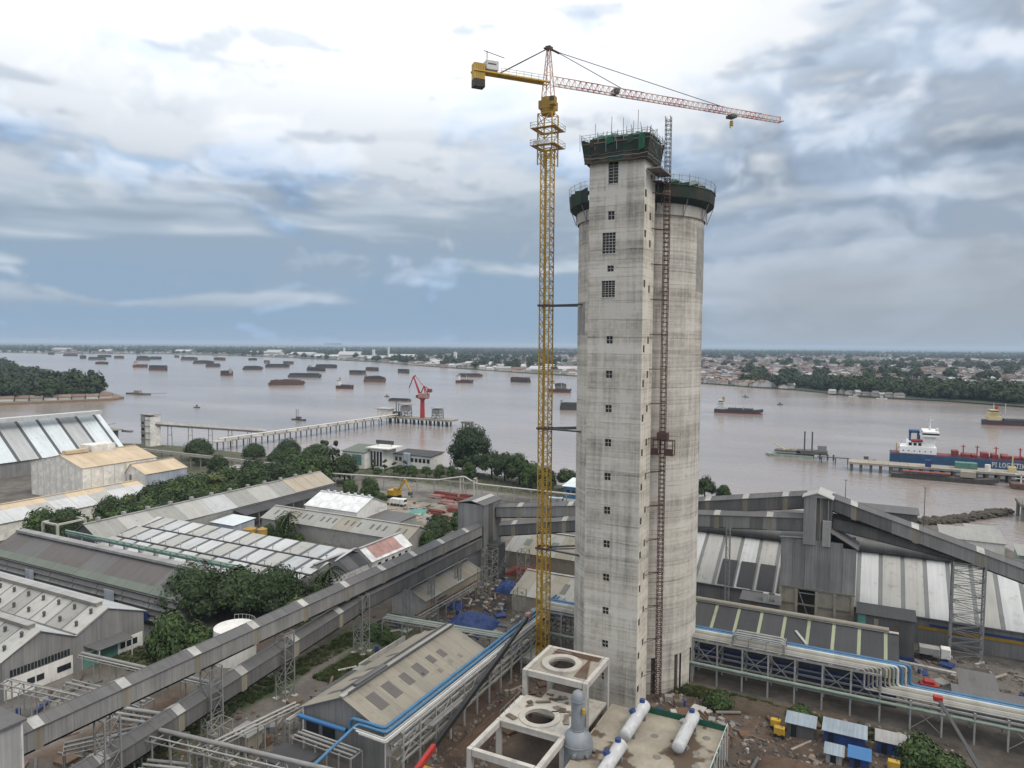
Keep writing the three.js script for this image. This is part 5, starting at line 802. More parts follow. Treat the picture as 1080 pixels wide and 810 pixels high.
{ // long warehouse behind
  const t = hall('long_warehouse', 'long pale grey warehouse roof with ridge vents beside the dark tree row', { x0: -203.4, x1: -189.6, z0: -217, z1: -121.5, eave: 7, ridge: 10.8, axis: 'z', at: -196.8, wall: mt.wallGrey, roof: [mt.roofOffB, mt.roofOff, mt.roofOffB, mt.roofOff, mt.roofWhiteB], pw: 9.6, gableM: mt.sheetDark });
  for (let i = 0; i < 12; i++) mesh('ridge_vent', [box(-197.3, -196.3, 10.9, 11.9, -126 - i * 7.8, -125 - i * 7.8)], mt.sheetPale, t);
  for (let i = 0; i < 4; i++) { const z = -196 - i * 5.2; mesh('tan_sheet', poly([[-189.2, 6.95, z], [-189.2, 6.95, z - 5.1], [-196.8, 10.93, z - 5.1], [-196.8, 10.93, z]], .05), mt.roofDust, t); }
  const l = thing('dark_lean_to', 'dark charcoal lean-to roof along the right side of the long pale warehouse', 'shed', [-186, 0, -190]);
  for (let i = 0; i < 9; i++) mesh('roof_sheet', poly([[-183.4, 5.2, -167 - i * 5.4], [-183.4, 5.2, -172.3 - i * 5.4], [-189.4, 6.2, -172.3 - i * 5.4], [-189.4, 6.2, -167 - i * 5.4]], .1), i % 2 ? mt.roofSlate : mt.roofSlateB, l);
  for (let i = 0; i < 10; i++) mesh('post', box(-183.8, -183.5, 0, 5.2, -167.6 - i * 5.3, -167.3 - i * 5.3), mt.steelMid, l);
  const w = thing('white_stores', 'small blue-white stores building with yellow tanks in front of the dark lean-to', 'building', [-183, 0, -161]); mesh('wall', box(-188, -178, 0, 4.6, -165.5, -157), mt.wallBlue, w); mesh('roof_sheet', poly([[-188.4, 4.7, -156.6], [-177.6, 4.7, -156.6], [-177.6, 5.3, -165.9], [-188.4, 5.3, -165.9]], .12), mt.roofBlue, w); onZ(w, 'door', -184, -182, 0, 2.6, -156.98, mt.glass);
  for (const [x, z, r, l2] of [[-172, -158, 2.0, 'larger yellow storage tank'], [-168.2, -159.4, 1.5, 'smaller yellow storage tank']]) { const q = thing('yellow_tank', l2 + ' beside the blue-white stores', 'tank', [x, 0, z]); mesh('shell', new THREE.CylinderGeometry(r, r, 4.2, 20).translate(x, 2.1, z), mt.yellow, q); mesh('cone_top', new THREE.ConeGeometry(r, .8, 20).translate(x, 4.6, z), mt.yellowD, q); mesh('rim', new THREE.TorusGeometry(r, .08, 6, 24).rotateX(Math.PI / 2).translate(x, 4.2, z), mt.steelMid, q); }
}
{ const t = hall('white_warehouse', 'bright white gabled warehouse in the middle distance', { x0: -172.6, x1: -150.4, z0: -199.4, z1: -183, eave: 6.8, ridge: 10, wall: mt.wallWhite, roof: [mt.roofPure], pw: 5.5, cap: mt.roofPure });
  for (let i = 0; i < 7; i++) mesh('ridge_vent', box(-170 + i * 3, -169.3 + i * 3, 10.1, 10.8, -191.6, -190.8), mt.roofWhite, t);
  const l = thing('grey_annex', 'flat grey annex roof at the right end of the white warehouse', 'shed', [-143, 0, -191]); mesh('wall', box(-150, -137, 0, 3.6, -198, -184), mt.wallGrey, l); mesh('roof_sheet', poly([[-150.2, 3.7, -183.6], [-136.6, 3.7, -183.6], [-136.6, 4.3, -198.4], [-150.2, 4.3, -198.4]], .12), mt.roofGreyB, l); }
{ const t = hall('slotted_roof_warehouse', 'long grey warehouse with a row of slot skylights in front of the white one', { x0: -177.6, x1: -119.8, z0: -181, z1: -168.2, eave: 5, ridge: 7.6, wall: mt.wallGrey, roof: [mt.roofOffB, mt.roofKhaki, mt.roofOffB], pw: 7.4 });
  for (let i = 0; i < 22; i++) { if (i % 4 === 3) continue; const x = -174.5 + i * 2.45, y = z => 5 + 2.6 * (-168.2 - z) / 6.4 + .07; mesh('slot_skylight', poly([[x, y(-170.4), -170.4], [x + .7, y(-170.4), -170.4], [x + .7, y(-172.6), -172.6], [x, y(-172.6), -172.6]], .05), mt.stripDark, t); } }
{ // terrace of two houses by the conveyor
  const t = hall('row_house', 'white row house with a slate grey roof behind the upper conveyor', { x0: -123.4, x1: -115.2, z0: -144.6, z1: -129.6, eave: 5.8, ridge: 8.6, axis: 'z', wall: mt.wallWhite, roof: [mt.roofGrey, mt.roofSlateB], pw: 3.8, cat: 'house' });
  for (let i = 0; i < 6; i++) onX(t, 'window', -132.2 - i * 2.3, -131.2 - i * 2.3, 2.4, 4.1, -115.18, mt.glass); for (let i = 0; i < 5; i++) onX(t, 'post', -132.9 - i * 2.6, -132.7 - i * 2.6, 0, 5, -113.9, mt.white, .2); mesh('porch_roof', poly([[-113.6, 3.9, -130], [-113.6, 3.9, -144.4], [-115.2, 4.5, -144.4], [-115.2, 4.5, -130]], .08), mt.sheetPale, t); onZ(t, 'window', -120.4, -118.6, 2.4, 3.9, -129.58, mt.glass); onZ(t, 'teal_wall', -122.4, -115.4, 0, 1.6, -129.56, mt.teal);
  const u = hall('row_house', 'white house with a faded pink and white roof behind the upper conveyor', { x0: -122.8, x1: -115, z0: -163.4, z1: -146, eave: 5.6, ridge: 8.4, axis: 'z', wall: mt.wallWhite, roof: [mt.roofPure], pw: 4.4, cat: 'house' });
  for (let i = 0; i < 3; i++) mesh('pink_sheet', poly([[-115.2, 5.85, -148 - i * 4], [-115.2, 5.85, -151.9 - i * 4], [-118.6, 8.28, -151.9 - i * 4], [-118.6, 8.28, -148 - i * 4]], .05), mt.pink, u); for (let i = 0; i < 5; i++) onX(u, 'window', -149.8 - i * 3, -148.6 - i * 3, 2.6, 4.4, -114.98, mt.glass); onZ(u, 'window', -120.6, -117.4, 5, 6.6, -145.98, mt.tarp);
}
{ const t = thing('storage_tank', 'low white round storage tank behind the upper conveyor', 'tank', [-110, 0, -97]); mesh('shell', new THREE.CylinderGeometry(3.9, 3.9, 6.6, 40).translate(-110, 3.3, -97), mt.wallWhite, t); const dm = mesh('dome', new THREE.SphereGeometry(11, 32, 6, 0, Math.PI * 2, 0, .363).translate(-110, 6.6 - 11 * Math.cos(.363), -97), mt.wallWhite, t); const gs = []; for (let i = 0; i < 10; i++) { const a = 2.2 + i * .2; gs.push(bar([-110 + Math.sin(a) * 3.85, 6.6, -97 + Math.cos(a) * 3.85], [-110 + Math.sin(a) * 3.85, 7.6, -97 + Math.cos(a) * 3.85], .07)); if (i) gs.push(bar([-110 + Math.sin(a) * 3.85, 7.55, -97 + Math.cos(a) * 3.85], [-110 + Math.sin(a - .2) * 3.85, 7.55, -97 + Math.cos(a - .2) * 3.85], .06)); } mesh('rail', gs, mt.steelPale, dm); }
// khaki sheds around the crane yard
{ const t = hall('khaki_shed', 'narrow khaki roofed shed under the far end of the conveyors', { x0: -97.4, x1: -88.2, z0: -156, z1: -131, eave: 4.6, ridge: 6.6, axis: 'z', wall: mt.wallTan, roof: [mt.roofKhaki, mt.roofOffB, mt.roofKhakiB], pw: 3.4, gableM: mt.wallGrey }); onX(t, 'shutter', -140, -136, 0, 3.2, -88.18, mt.sheetDark); }
{ const t = hall('khaki_shed', 'khaki roofed shed left of the tower behind the crane mast', { x0: -90, x1: -52, z0: -192, z1: -173.6, eave: 5, ridge: 8.8, wall: mt.wallTan, roof: [mt.roofOffB, mt.roofKhaki], pw: 5 }); for (let i = 0; i < 4; i++) { const x = -86 + i * 8, y = z => 5 + 3.8 * (-173.6 - z) / 9.2 + .07; mesh('skylight', poly([[x, y(-176.4), -176.4], [x + 2, y(-176.4), -176.4], [x + 2, y(-179), -179], [x, y(-179), -179]], .05), mt.roofGreen, t); } }
{ const t = hall('khaki_shed', 'lower khaki shed right of the crane mast against the tower', { x0: -74, x1: -50, z0: -164, z1: -146, eave: 4, ridge: 7, wall: mt.wallTan, roof: [mt.roofKhaki, mt.roofOffB], pw: 4 }); for (let i = 0; i < 3; i++) { const x = -68 + i * 5, y = z => 4 + 3 * (-146 - z) / 9 + .07; mesh('skylight', poly([[x, y(-148.4), -148.4], [x + 1.4, y(-148.4), -148.4], [x + 1.4, y(-152), -152], [x, y(-152), -152]], .05), mt.roofGreyB, t); } }

// ---------------------------------------------------------------- tall white plant at the upper left
{ const t = hall('bulk_store', 'steep pale blue striped bulk storage roof at the upper left', { x0: -388, x1: -349, z0: -236, z1: -120, eave: 8, ridge: 24, axis: 'z', wall: mt.sheet, roof: [mt.roofBlue, mt.roofWhiteB, mt.roofBlue], strip: { m: mt.stripDark, w: 1.5, every: 9.6 }, cap: mt.roofWhite, over: 1 });
  mesh('ridge_house', box(-372, -364, 22, 27, -176, -168), mt.wallWhite, t); for (let i = 0; i < 4; i++) onX(t, 'house_window', -175.4 + i * 1.8, -174.2 + i * 1.8, 23.6, 25.4, -363.98, mt.glass); mesh('ridge_house', box(-376, -362, 23, 28, -150, -138), mt.sheet, t); mesh('ridge_conveyor', box(-366, -361, 24.2, 26, -234, -178), mt.roofWhite, t); }
{ const t = hall('cream_plant', 'tall white ribbed plant with a tan roof at the left', { x0: -304, x1: -270, z0: -198, z1: -166.5, eave: 13.6, ridge: 17.6, axis: 'z', at: -284, wall: mt.wallCream, roof: [mt.roofTan, mt.roofTanB, mt.roofTan], pw: 6.4, cap: mt.roofTan });
  for (let i = 0; i < 9; i++) onZ(t, 'pilaster', -303.6 + i * 4.1, -303.25 + i * 4.1, 0, 13.6, -166.48, mt.wallRib, .2); for (let i = 0; i < 6; i++) onX(t, 'pilaster', -170 - i * 4.8, -169.65 - i * 4.8, 0, 13.4, -269.98, mt.wallRib, .2);
  mesh('roof_house', box(-290, -282, 16.6, 20, -188, -178), mt.wallCream, t); mesh('roof_vent', box(-285.4, -282.6, 17.6, 18.9, -177, -168), mt.roofTan, t);
  const u = hall('cream_annex', 'lower tan roofed annex with a blue-grey end wall right of the cream plant', { x0: -269.6, x1: -257.4, z0: -203, z1: -184, eave: 9.6, ridge: 12.8, axis: 'z', at: -266.5, wall: mt.wallBlue, gableM: mt.wallCream, roof: [mt.roofTan, mt.roofTanB], pw: 6.2 }); onZ(u, 'door', -267.4, -266.2, 0, 8.6, -183.98, mt.concDark);
  const v = hall('cream_store', 'long low white store with a tan roof in front of the cream plant', { x0: -268, x1: -240.6, z0: -175, z1: -92, eave: 5.4, ridge: 9.2, axis: 'z', at: -251, wall: mt.wallCream, roof: [mt.roofTan, mt.roofOff, mt.roofTan], pw: 7, cap: mt.roofTan });
  for (let i = 0; i < 12; i++) mesh('white_sheet', poly([[-240.1, 5.36, -92 - i * 6.9], [-240.1, 5.36, -98.8 - i * 6.9], [-247.5, 7.98, -98.8 - i * 6.9], [-247.5, 7.98, -92 - i * 6.9]], .06), i % 3 ? mt.roofWhite : mt.roofOff, v);
}
for (const [x0, x1, z0, z1, h, m, r, l] of [[-256, -250, -216, -210, 3.6, mt.wallCream, mt.roofTan, 'small cream hut right of the blue-grey end wall'], [-250, -240, -232, -224, 4.2, mt.wallWhite, mt.roofOff, 'small white shed among the dark trees'], [-268, -256, -244, -236, 4, mt.wallWhite, mt.roofOffB, 'low white shed farther back among the trees'], [-262, -252, -262, -256, 4.4, mt.wallWhite, mt.roofOff, 'white hut near the bank behind the tree row'], [-340, -326, -214, -204, 5, mt.wallGrey, mt.roofGreyB, 'low grey store between the striped roof and the loading tower']]) {
  const t = thing('small_shed', l, 'shed', [(x0 + x1) / 2, 0, (z0 + z1) / 2]); const wl = mesh('wall', box(x0, x1, 0, h, z0, z1), m, t); mesh('roof_sheet', poly([[x0 - .4, h, z1 + .4], [x1 + .4, h, z1 + .4], [x1 + .4, h + 1.3, z0 - .4], [x0 - .4, h + 1.3, z0 - .4]], .14), r, t); onZ(wl, 'door', (x0 + x1) / 2 - .6, (x0 + x1) / 2 + .6, 0, 2.2, z1 + .01, mt.concDark); }

// ---------------------------------------------------------------- riverside offices
{ const t = thing('riverside_office', 'white riverside office with a green screen wall and dark flat roofs', 'building', [-215, 0, -290]);
  mesh('wall', box(-238, -224, 0, 8.2, -292, -279), mt.wallWhite, t); mesh('green_screen', box(-231.5, -226, 1.8, 6.8, -278.98, -278.8), mt.wallGreen, t);
  mesh('roof', poly([[-238.6, 8.2, -278.5], [-223.6, 8.2, -278.5], [-223.6, 10.2, -292.5], [-238.6, 10.2, -292.5]], .3), mt.roofGreen, t);
  mesh('glass_block', box(-224, -216, 0, 9.8, -294, -283), mt.wallWhite, t); for (let i = 0; i < 4; i++) onZ(t, 'window', -223.4 + i * 1.9, -222.2 + i * 1.9, 1.2, 8.6, -282.98, mt.glass, .1); mesh('flat_roof', box(-226, -212, 9.9, 10.4, -295, -282), mt.wallWhite, t);
  mesh('wing', box(-216, -193.6, 0, 6.6, -304, -292), mt.wallWhite, t); mesh('wing_roof', poly([[-216.4, 6.7, -291.5], [-193, 6.7, -291.5], [-193, 7.6, -304.5], [-216.4, 7.6, -304.5]], .3), mt.roofSlate, t); for (let i = 0; i < 9; i++) onZ(t, 'window', -215 + i * 2.4, -213.4 + i * 2.4, 3.2, 5.2, -291.98, mt.glass, .08);
  mesh('blue_entrance', box(-209, -205.6, 0, 7.6, -292, -290.2), mt.wallBlue, t); mesh('roof_sign', [box(-224.8, -213.8, 11.4, 13.4, -289.3, -289.1), bar([-223.6, 10.4, -289.2], [-223.6, 11.4, -289.2], .2), bar([-215, 10.4, -289.2], [-215, 11.4, -289.2], .2)], mt.steelDark, t); }
{ const t = thing('blue_office', 'small blue and white building beside the tower behind the galleries', 'building', [-98, 0, -262]); mesh('wall', box(-108, -88, 0, 6.4, -268, -258), mt.blueBright, t); mesh('roof_sheet', poly([[-108.6, 6.5, -257.4], [-87.4, 6.5, -257.4], [-87.4, 8.0, -268.6], [-108.6, 8.0, -268.6]], .2), mt.roofBlue, t); for (let i = 0; i < 8; i++) onZ(t, 'window', -107 + i * 2.4, -105.4 + i * 2.4, 3.4, 5, -257.98, mt.glass); onZ(t, 'white_band', -108, -88, 0, 1.6, -257.97, mt.wallWhite); }
{ const t = thing('elevated_pipe_line', 'long pale pipe line on posts crossing behind the white warehouse', 'pipe rack', [-170, 0, -246]);
  for (let i = 0; i < 22; i++) { const x = -258 + i * 7.4, z = x < -160 ? mix(-226, -247, (x + 258) / 98) : -247.6; mesh('post', [box(x - .16, x + .16, 0, 5.4, z - .16, z + .16), box(x - .9, x + .9, 5.2, 5.45, z - .14, z + .14)], mt.steelPale, t); }
  mesh('pipe', pipe([[-260, 5.8, -226], [-160, 5.8, -247], [-148, 8.2, -248], [-142, 5.8, -247.6], [-92, 5.8, -247.6]], .34), mt.concPale, t); mesh('pipe', pipe([[-260, 5.6, -227], [-160, 5.6, -248], [-92, 5.6, -248.6]], .22), mt.steelPale, t); for (const x of [-149, -142.6]) mesh('portal', [box(x - .25, x + .25, 0, 8, -249, -248.5), box(x - .25, x + .25, 0, 8, -246.8, -246.3), box(x - .25, x + .25, 7.6, 8.1, -249, -246.3)], mt.concPale, t); }
{ const t = thing('pipe_trestle_bridge', 'grey pipe trestle running along the bank in front of the far left trees', 'pipe rack', [-300, 0, -236]); for (let i = 0; i < 16; i++) mesh('post', box(-352 + i * 7.2, -351.6 + i * 7.2, 0, 5.6, -240.2, -239.8), mt.concDirty, t); mesh('deck', box(-354, -240, 5.6, 6.3, -241, -239), mt.concDirty, t); mesh('pipe', pipe([[-354, 6.7, -240], [-240, 6.7, -240]], .35), mt.steelPale, t); }

// ---------------------------------------------------------------- trees and bushes
const leafMat = new THREE.MeshStandardMaterial({ vertexColors: true, roughness: .85 });
const barkMat = M(.075, .058, .042, 1, tMottle);
function crownGeo(seed, { w, h, lobes, leaves, size, tint, flat = 1, base = 0 }) {     // leaf-sized faces spread over and through clumps
  const R = mulberry(seed), pos = [], nor = [], col = [], L = [], q = V(0, 0, 0);
  for (let i = 0; i < lobes; i++) {
    const a = i * 2.4 + R() * .8, k = Math.sqrt((i + .4) / lobes), y = base + h * (.30 + .46 * (1 - k * k) + .34 * (R() - .45)), r = w * (.15 + .15 * R()) * (1.12 - .35 * k);
    L.push([Math.cos(a) * k * (w / 2 - r * .7), y, Math.sin(a) * k * (w / 2 - r * .7), r, r * (.72 + .25 * R()) * flat, .75 + .5 * R()]);
  }
  const push = (p, n, c) => { pos.push(p.x, p.y, p.z); nor.push(n.x, n.y, n.z); col.push(c[0], c[1], c[2]); };
  for (const [lx, ly, lz, r, ry] of L) {                       // darker-tinted solid core that closes the middle of each clump
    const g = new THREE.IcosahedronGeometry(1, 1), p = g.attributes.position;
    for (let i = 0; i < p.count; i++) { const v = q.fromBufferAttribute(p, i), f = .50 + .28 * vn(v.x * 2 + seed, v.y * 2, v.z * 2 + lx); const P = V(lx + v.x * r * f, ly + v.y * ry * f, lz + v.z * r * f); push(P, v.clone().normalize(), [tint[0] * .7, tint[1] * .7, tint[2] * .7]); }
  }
  const tot = L.reduce((s, l) => s + l[3] * l[3], 0);
  for (const [lx, ly, lz, r, ry, br] of L) {
    const n = Math.round(leaves * r * r / tot);
    for (let i = 0; i < n; i++) {
      const z = R() * 2 - 1, a = R() * 6.283, s = Math.sqrt(1 - z * z), d = V(Math.cos(a) * s, z, Math.sin(a) * s), f = .60 + .50 * Math.sqrt(R()) + .22 * (vn(lx + d.x * 2.6, ly + d.y * 2.6, lz + d.z * 2.6) - .4);
      const c = V(lx + d.x * r * f, ly + d.y * ry * f, lz + d.z * r * f), sz = size * (.6 + .8 * R());
      const t1 = V(R() - .5, R() - .5, R() - .5).cross(d).normalize(), t2 = t1.clone().cross(d).addScaledVector(d, (R() - .5) * 1.2).normalize();
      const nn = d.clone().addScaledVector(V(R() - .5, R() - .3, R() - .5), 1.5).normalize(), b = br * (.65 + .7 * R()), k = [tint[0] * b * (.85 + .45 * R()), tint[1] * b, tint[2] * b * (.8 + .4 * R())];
      const A = c.clone().addScaledVector(t1, -sz), B = c.clone().addScaledVector(t2, sz * .55), C = c.clone().addScaledVector(t1, sz), D = c.clone().addScaledVector(t2, -sz * .55);
      push(A, nn, k); push(B, nn, k); push(C, nn, k); push(A, nn, k); push(C, nn, k); push(D, nn, k);
    }
  }
  const g = new THREE.BufferGeometry(); g.setAttribute('position', new THREE.Float32BufferAttribute(pos, 3)); g.setAttribute('normal', new THREE.Float32BufferAttribute(nor, 3)); g.setAttribute('color', new THREE.Float32BufferAttribute(col, 3)); g.setAttribute('uv', new THREE.Float32BufferAttribute(new Float32Array(pos.length / 3 * 2), 2)); return g;
}
function trunkGeo(h, r, w, seed) { const R = mulberry(seed), gs = [tube([0, -.3, 0], [.1 * h * (R() - .5), h * .62, .1 * h * (R() - .5)], r, 8, r * .6)]; for (let i = 0; i < 5; i++) { const a = i * 1.26 + R(); gs.push(tube([0, h * (.35 + .05 * i), 0], [Math.cos(a) * w * .3, h * (.62 + .12 * R()), Math.sin(a) * w * .3], r * .5, 6, r * .15)); } return metric(geo(gs)); }
const dark = [.028, .052, .015], mid = [.040, .074, .018], olive = [.066, .092, .024], deep = [.021, .041, .014];
const species = {
  round: [1, 2, 3].map(s => ({ c: crownGeo(s * 11, { w: 10, h: 9, lobes: 22, leaves: 3600, size: .38, tint: dark, base: 1.2 }), t: trunkGeo(9, .38, 10, s) })),
  mid: [4, 5].map(s => ({ c: crownGeo(s * 13, { w: 9, h: 8, lobes: 20, leaves: 3200, size: .38, tint: mid, base: 1.0 }), t: trunkGeo(8, .32, 9, s) })),
  rain: [6, 7].map(s => ({ c: crownGeo(s * 17, { w: 15, h: 8, lobes: 38, leaves: 7600, size: .37, tint: dark, flat: .8, base: 1.6 }), t: trunkGeo(8.5, .5, 14, s) })),
  big: [8, 9].map(s => ({ c: crownGeo(s * 19, { w: 15, h: 16, lobes: 44, leaves: 7600, size: .42, tint: deep, base: .6 }), t: trunkGeo(14, .7, 13, s) })),
  slim: [{ c: crownGeo(201, { w: 3.4, h: 9, lobes: 9, leaves: 500, size: .36, tint: dark, base: .6 }), t: trunkGeo(7, .2, 3, 3) }],
  olive: [10, 11].map(s => ({ c: crownGeo(s * 23, { w: 9, h: 7.4, lobes: 18, leaves: 2800, size: .36, tint: olive, base: .8 }), t: trunkGeo(7, .3, 8, s) })),
  bush: [12, 13].map(s => ({ c: crownGeo(s * 29, { w: 5, h: 3.8, lobes: 18, leaves: 3000, size: .2, tint: mid, base: -.5 }), t: trunkGeo(2, .2, 4, s) })),
};
{ // coconut palm: curved trunk, drooping fronds with leaflets
  const R = mulberry(404), tr = []; let p = V(0, -.2, 0); for (let i = 0; i < 6; i++) { const q = V(.10 * (i + 1) * (i + 1) * .35, 1.5 * (i + 1), .12 * (i + 1)); tr.push(tube(p, q, .2 - i * .015, 7, .19 - i * .015)); p = q; }
  const pos = [], nor = [], col = []; for (let f = 0; f < 22; f++) { const a = f * 2.4, lift = .9 - f * .075, L = 3.2 + R(), d = V(Math.cos(a), 0, Math.sin(a)), s = V(-d.z, 0, d.x); const at = k => p.clone().addScaledVector(d, L * k).add(V(0, lift * L * k - 1.5 * L * k * k * .55, 0)); for (let k = 0; k < 9; k++) { const b = at(k / 9), e = at((k + .8) / 9), w = .75 * Math.sin(Math.PI * (k + 1.4) / 11.5), g = .8 + .5 * R(); for (const sg of [-1, 1]) { const t = b.clone().lerp(e, .7).addScaledVector(s, sg * w).add(V(0, -.35 * w, 0)); for (const [A, B, C] of [[b, e, t]]) for (const v of [A, B, C]) { pos.push(v.x, v.y, v.z); nor.push(d.x * .3, .9, d.z * .3); col.push(.045 * g, .068 * g, .022 * g); } } } }
  const g = new THREE.BufferGeometry(); g.setAttribute('position', new THREE.Float32BufferAttribute(pos, 3)); g.setAttribute('normal', new THREE.Float32BufferAttribute(nor, 3)); g.setAttribute('color', new THREE.Float32BufferAttribute(col, 3)); g.setAttribute('uv', new THREE.Float32BufferAttribute(new Float32Array(pos.length / 3 * 2), 2));
  species.palm = [{ c: g, t: metric(geo(tr)) }]; }
let tk = 0;
function tree(kind, x, z, s, label, group, { y = 0, sy = 1, name = kind === 'bush' ? 'bush' : 'tree' } = {}) {
  const v = species[kind][tk++ % species[kind].length], t = thing(name, label, name, [x, y, z], group);
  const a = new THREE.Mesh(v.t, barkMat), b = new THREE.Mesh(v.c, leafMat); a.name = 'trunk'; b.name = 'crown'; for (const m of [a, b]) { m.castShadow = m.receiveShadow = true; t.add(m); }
  t.rotation.y = rr(0, 6.28); t.scale.set(s * rr(.92, 1.1), s * sy * rr(.92, 1.08), s * rr(.92, 1.1)); return t;
}
// belt of dark trees between the cream store and the long pale warehouse
for (let i = 0; i < 15; i++) for (let r = 0; r < 3; r++) { const z = -124 - i * 8.6 + rr(-2.5, 2.5), x = -210.5 - r * 8.6 + rr(-2, 2); if (z > -150 && r === 2) continue; tree(pick(['round', 'round', 'round', 'mid', 'mid', 'olive']), x, z, rr(.95, 1.45), 'dark green tree in the dense belt behind the long pale warehouse', 'tree belt behind the long warehouse', { sy: rr(.85, 1.1) }); }
for (const [x, z, s, k] of [[-250, -246, 1.1, 'round'], [-243, -254, 1.0, 'mid'], [-236, -248, 1.0, 'round'], [-232, -258, .9, 'round'], [-246, -262, .95, 'mid'], [-256, -254, 1.1, 'round'], [-262, -268, 1.0, 'mid'], [-252, -274, .9, 'round'], [-226, -252, .85, 'mid'], [-268, -228, 1.0, 'round']]) tree(k, x, z, s, 'dark tree in the grove between the white huts and the river', 'grove behind the tree belt');
for (const [x, z, s, k, l] of [[-318, -258, 1.05, 'rain', 'broad spreading tree below the elevated jetty conveyor'], [-302, -248, .7, 'rain', 'smaller spreading tree next to the pipe trestle on the left'], [-290, -270, .8, 'rain', 'spreading tree right of the small white shed near the bank'], [-276, -280, .95, 'rain', 'spreading tree at the root of the left jetty'], [-262, -286, .85, 'rain', 'spreading bank tree left of the tall palms'], [-333, -270, .75, 'rain', 'low spreading tree beside the loading tower']]) tree(k, x, z, s, l);
for (const [x, z, s] of [[-248, -278, 1.3], [-244, -281, 1.15], [-252, -281, 1.2]]) tree('slim', x, z, s, 'tall slim dark tree left of the green screen wall', 'slim trees by the office', { sy: 1.25 });
for (const [x, z] of [[-213, -272], [-207.5, -273.4], [-201, -272], [-198, -277]]) tree('slim', x, z, .85, 'small cypress in front of the riverside office', 'cypresses by the office');
for (const [x, z, s] of [[-196, -270, .62], [-190, -271, .6], [-184, -274, .66], [-178, -276, .62], [-206, -266, .5]]) tree('mid', x, z, s, 'low tree in the garden right of the riverside office', 'garden trees by the office');
tree('big', -171, -292, 1.32, 'huge round dark tree on the bank right of the riverside office');
for (const [x, z, s, k] of [[-157, -288, 1.25, 'round'], [-148, -284, 1.2, 'round'], [-139, -281, 1.25, 'round'], [-131, -276, 1.1, 'mid'], [-122, -272, 1.0, 'round'], [-165, -281, .8, 'mid'], [-116, -280, 1.0, 'round'], [-172, -277, .6, 'mid'], [-108, -276, .9, 'round']]) tree(k, x, z, s, 'dark bank tree between the huge round tree and the crane mast', 'bank trees left of the crane mast');
for (const [x, z, s, l] of [[-59, -287, .95, 'dark tree on the bank just right of the tower'], [-52, -289, .6, 'small bank tree at the right edge of the tower']]) tree('round', x, z, s, l);
for (const [x, z, s] of [[-120, -182, .72], [-122, -189, .8], [-119, -195, .7], [-121, -202, .75], [-117, -208, .72], [-119, -214, .6], [-117.5, -176, .62]]) tree(rnd() < .5 ? 'round' : 'mid', x, z, s, 'bushy tree in the strip left of the transfer house', 'trees left of the transfer house');
for (const [x, z, s, k, l] of [[-134, -107, 1.0, 'rain', 'left part of the wide dark tree clump behind the white tank'], [-126.5, -112, 1.02, 'rain', 'middle of the wide dark tree clump behind the white tank'], [-119.5, -117.5, .9, 'rain', 'right part of the wide dark tree clump behind the white tank'], [-112, -117, .72, 'olive', 'olive green tree between the dark clump and the upper conveyor'], [-107.5, -121.5, .7, 'olive', 'paler tree beside the upper conveyor below the slate roofed house'], [-114, -124.5, .62, 'mid', 'small tree in front of the slate roofed row house'], [-105, -113, .55, 'olive', 'low olive tree behind the upper conveyor near the tank']]) tree(k, x, z, s, l, null, { sy: k === 'rain' ? 1.08 : 1 });
for (const [x, z, s, sy, l] of [[-121.4, -91.4, 1.75, 1.5, 'large round shrub in front of the workshop canopy'], [-117.6, -94.6, 1.45, 1.35, 'second round shrub behind the large one'], [-88.2, -116.6, .7, 1.1, 'clipped round bush at the near corner of the khaki hall'], [-93.6, -118.6, 1.3, .6, 'low hedge circle under the galleries'], [-206, -144, 1.15, 1.3, 'single round bush at the corner of the striped factory'], [-170, -164, 1.0, 1.3, 'bush in front of the slotted roof warehouse'], [-164.5, -164.4, 1.3, 1.6, 'taller bush in front of the slotted roof warehouse'], [-158, -164, .9, 1.1, 'low bush right of the taller one by the slotted roof'], [-186, -222, 1.4, 1.6, 'dark bush at the far end of the charcoal lean-to'], [-179, -226, 1.6, 1.7, 'dark thicket behind the bright white warehouse'], [-172, -224, 1.1, .9, 'low thicket behind the bright white warehouse'], [8, -118.5, 1.5, 1.0, 'bush between the blue huts and the grey crane boom'], [11.5, -116, 1.3, .8, 'bush beside the grey crane boom'], [-22, -122.5, 1.0, .8, 'green scrub under the right pipe rack near the tower'], [-9, -124.5, .9, .7, 'green scrub behind the blue huts']]) tree('bush', x, z, s, l, null, { sy });

for (const [x, z, s, l] of [[-112.6, -126.6, .95, 'coconut palm in front of the slate roofed row house'], [-116.4, -126.2, .8, 'shorter coconut palm left of the row house'], [-103, -119.5, .8, 'coconut palm leaning over the upper conveyor'], [-231, -262, 1.3, 'tall coconut palm left of the riverside office'], [-236.5, -268, 1.2, 'coconut palm at the edge of the grove by the office'], [-160, -162.5, .95, 'coconut palm rising in front of the slotted roof warehouse']]) tree('palm', x, z, s, l, null, { name: 'palm_tree' });
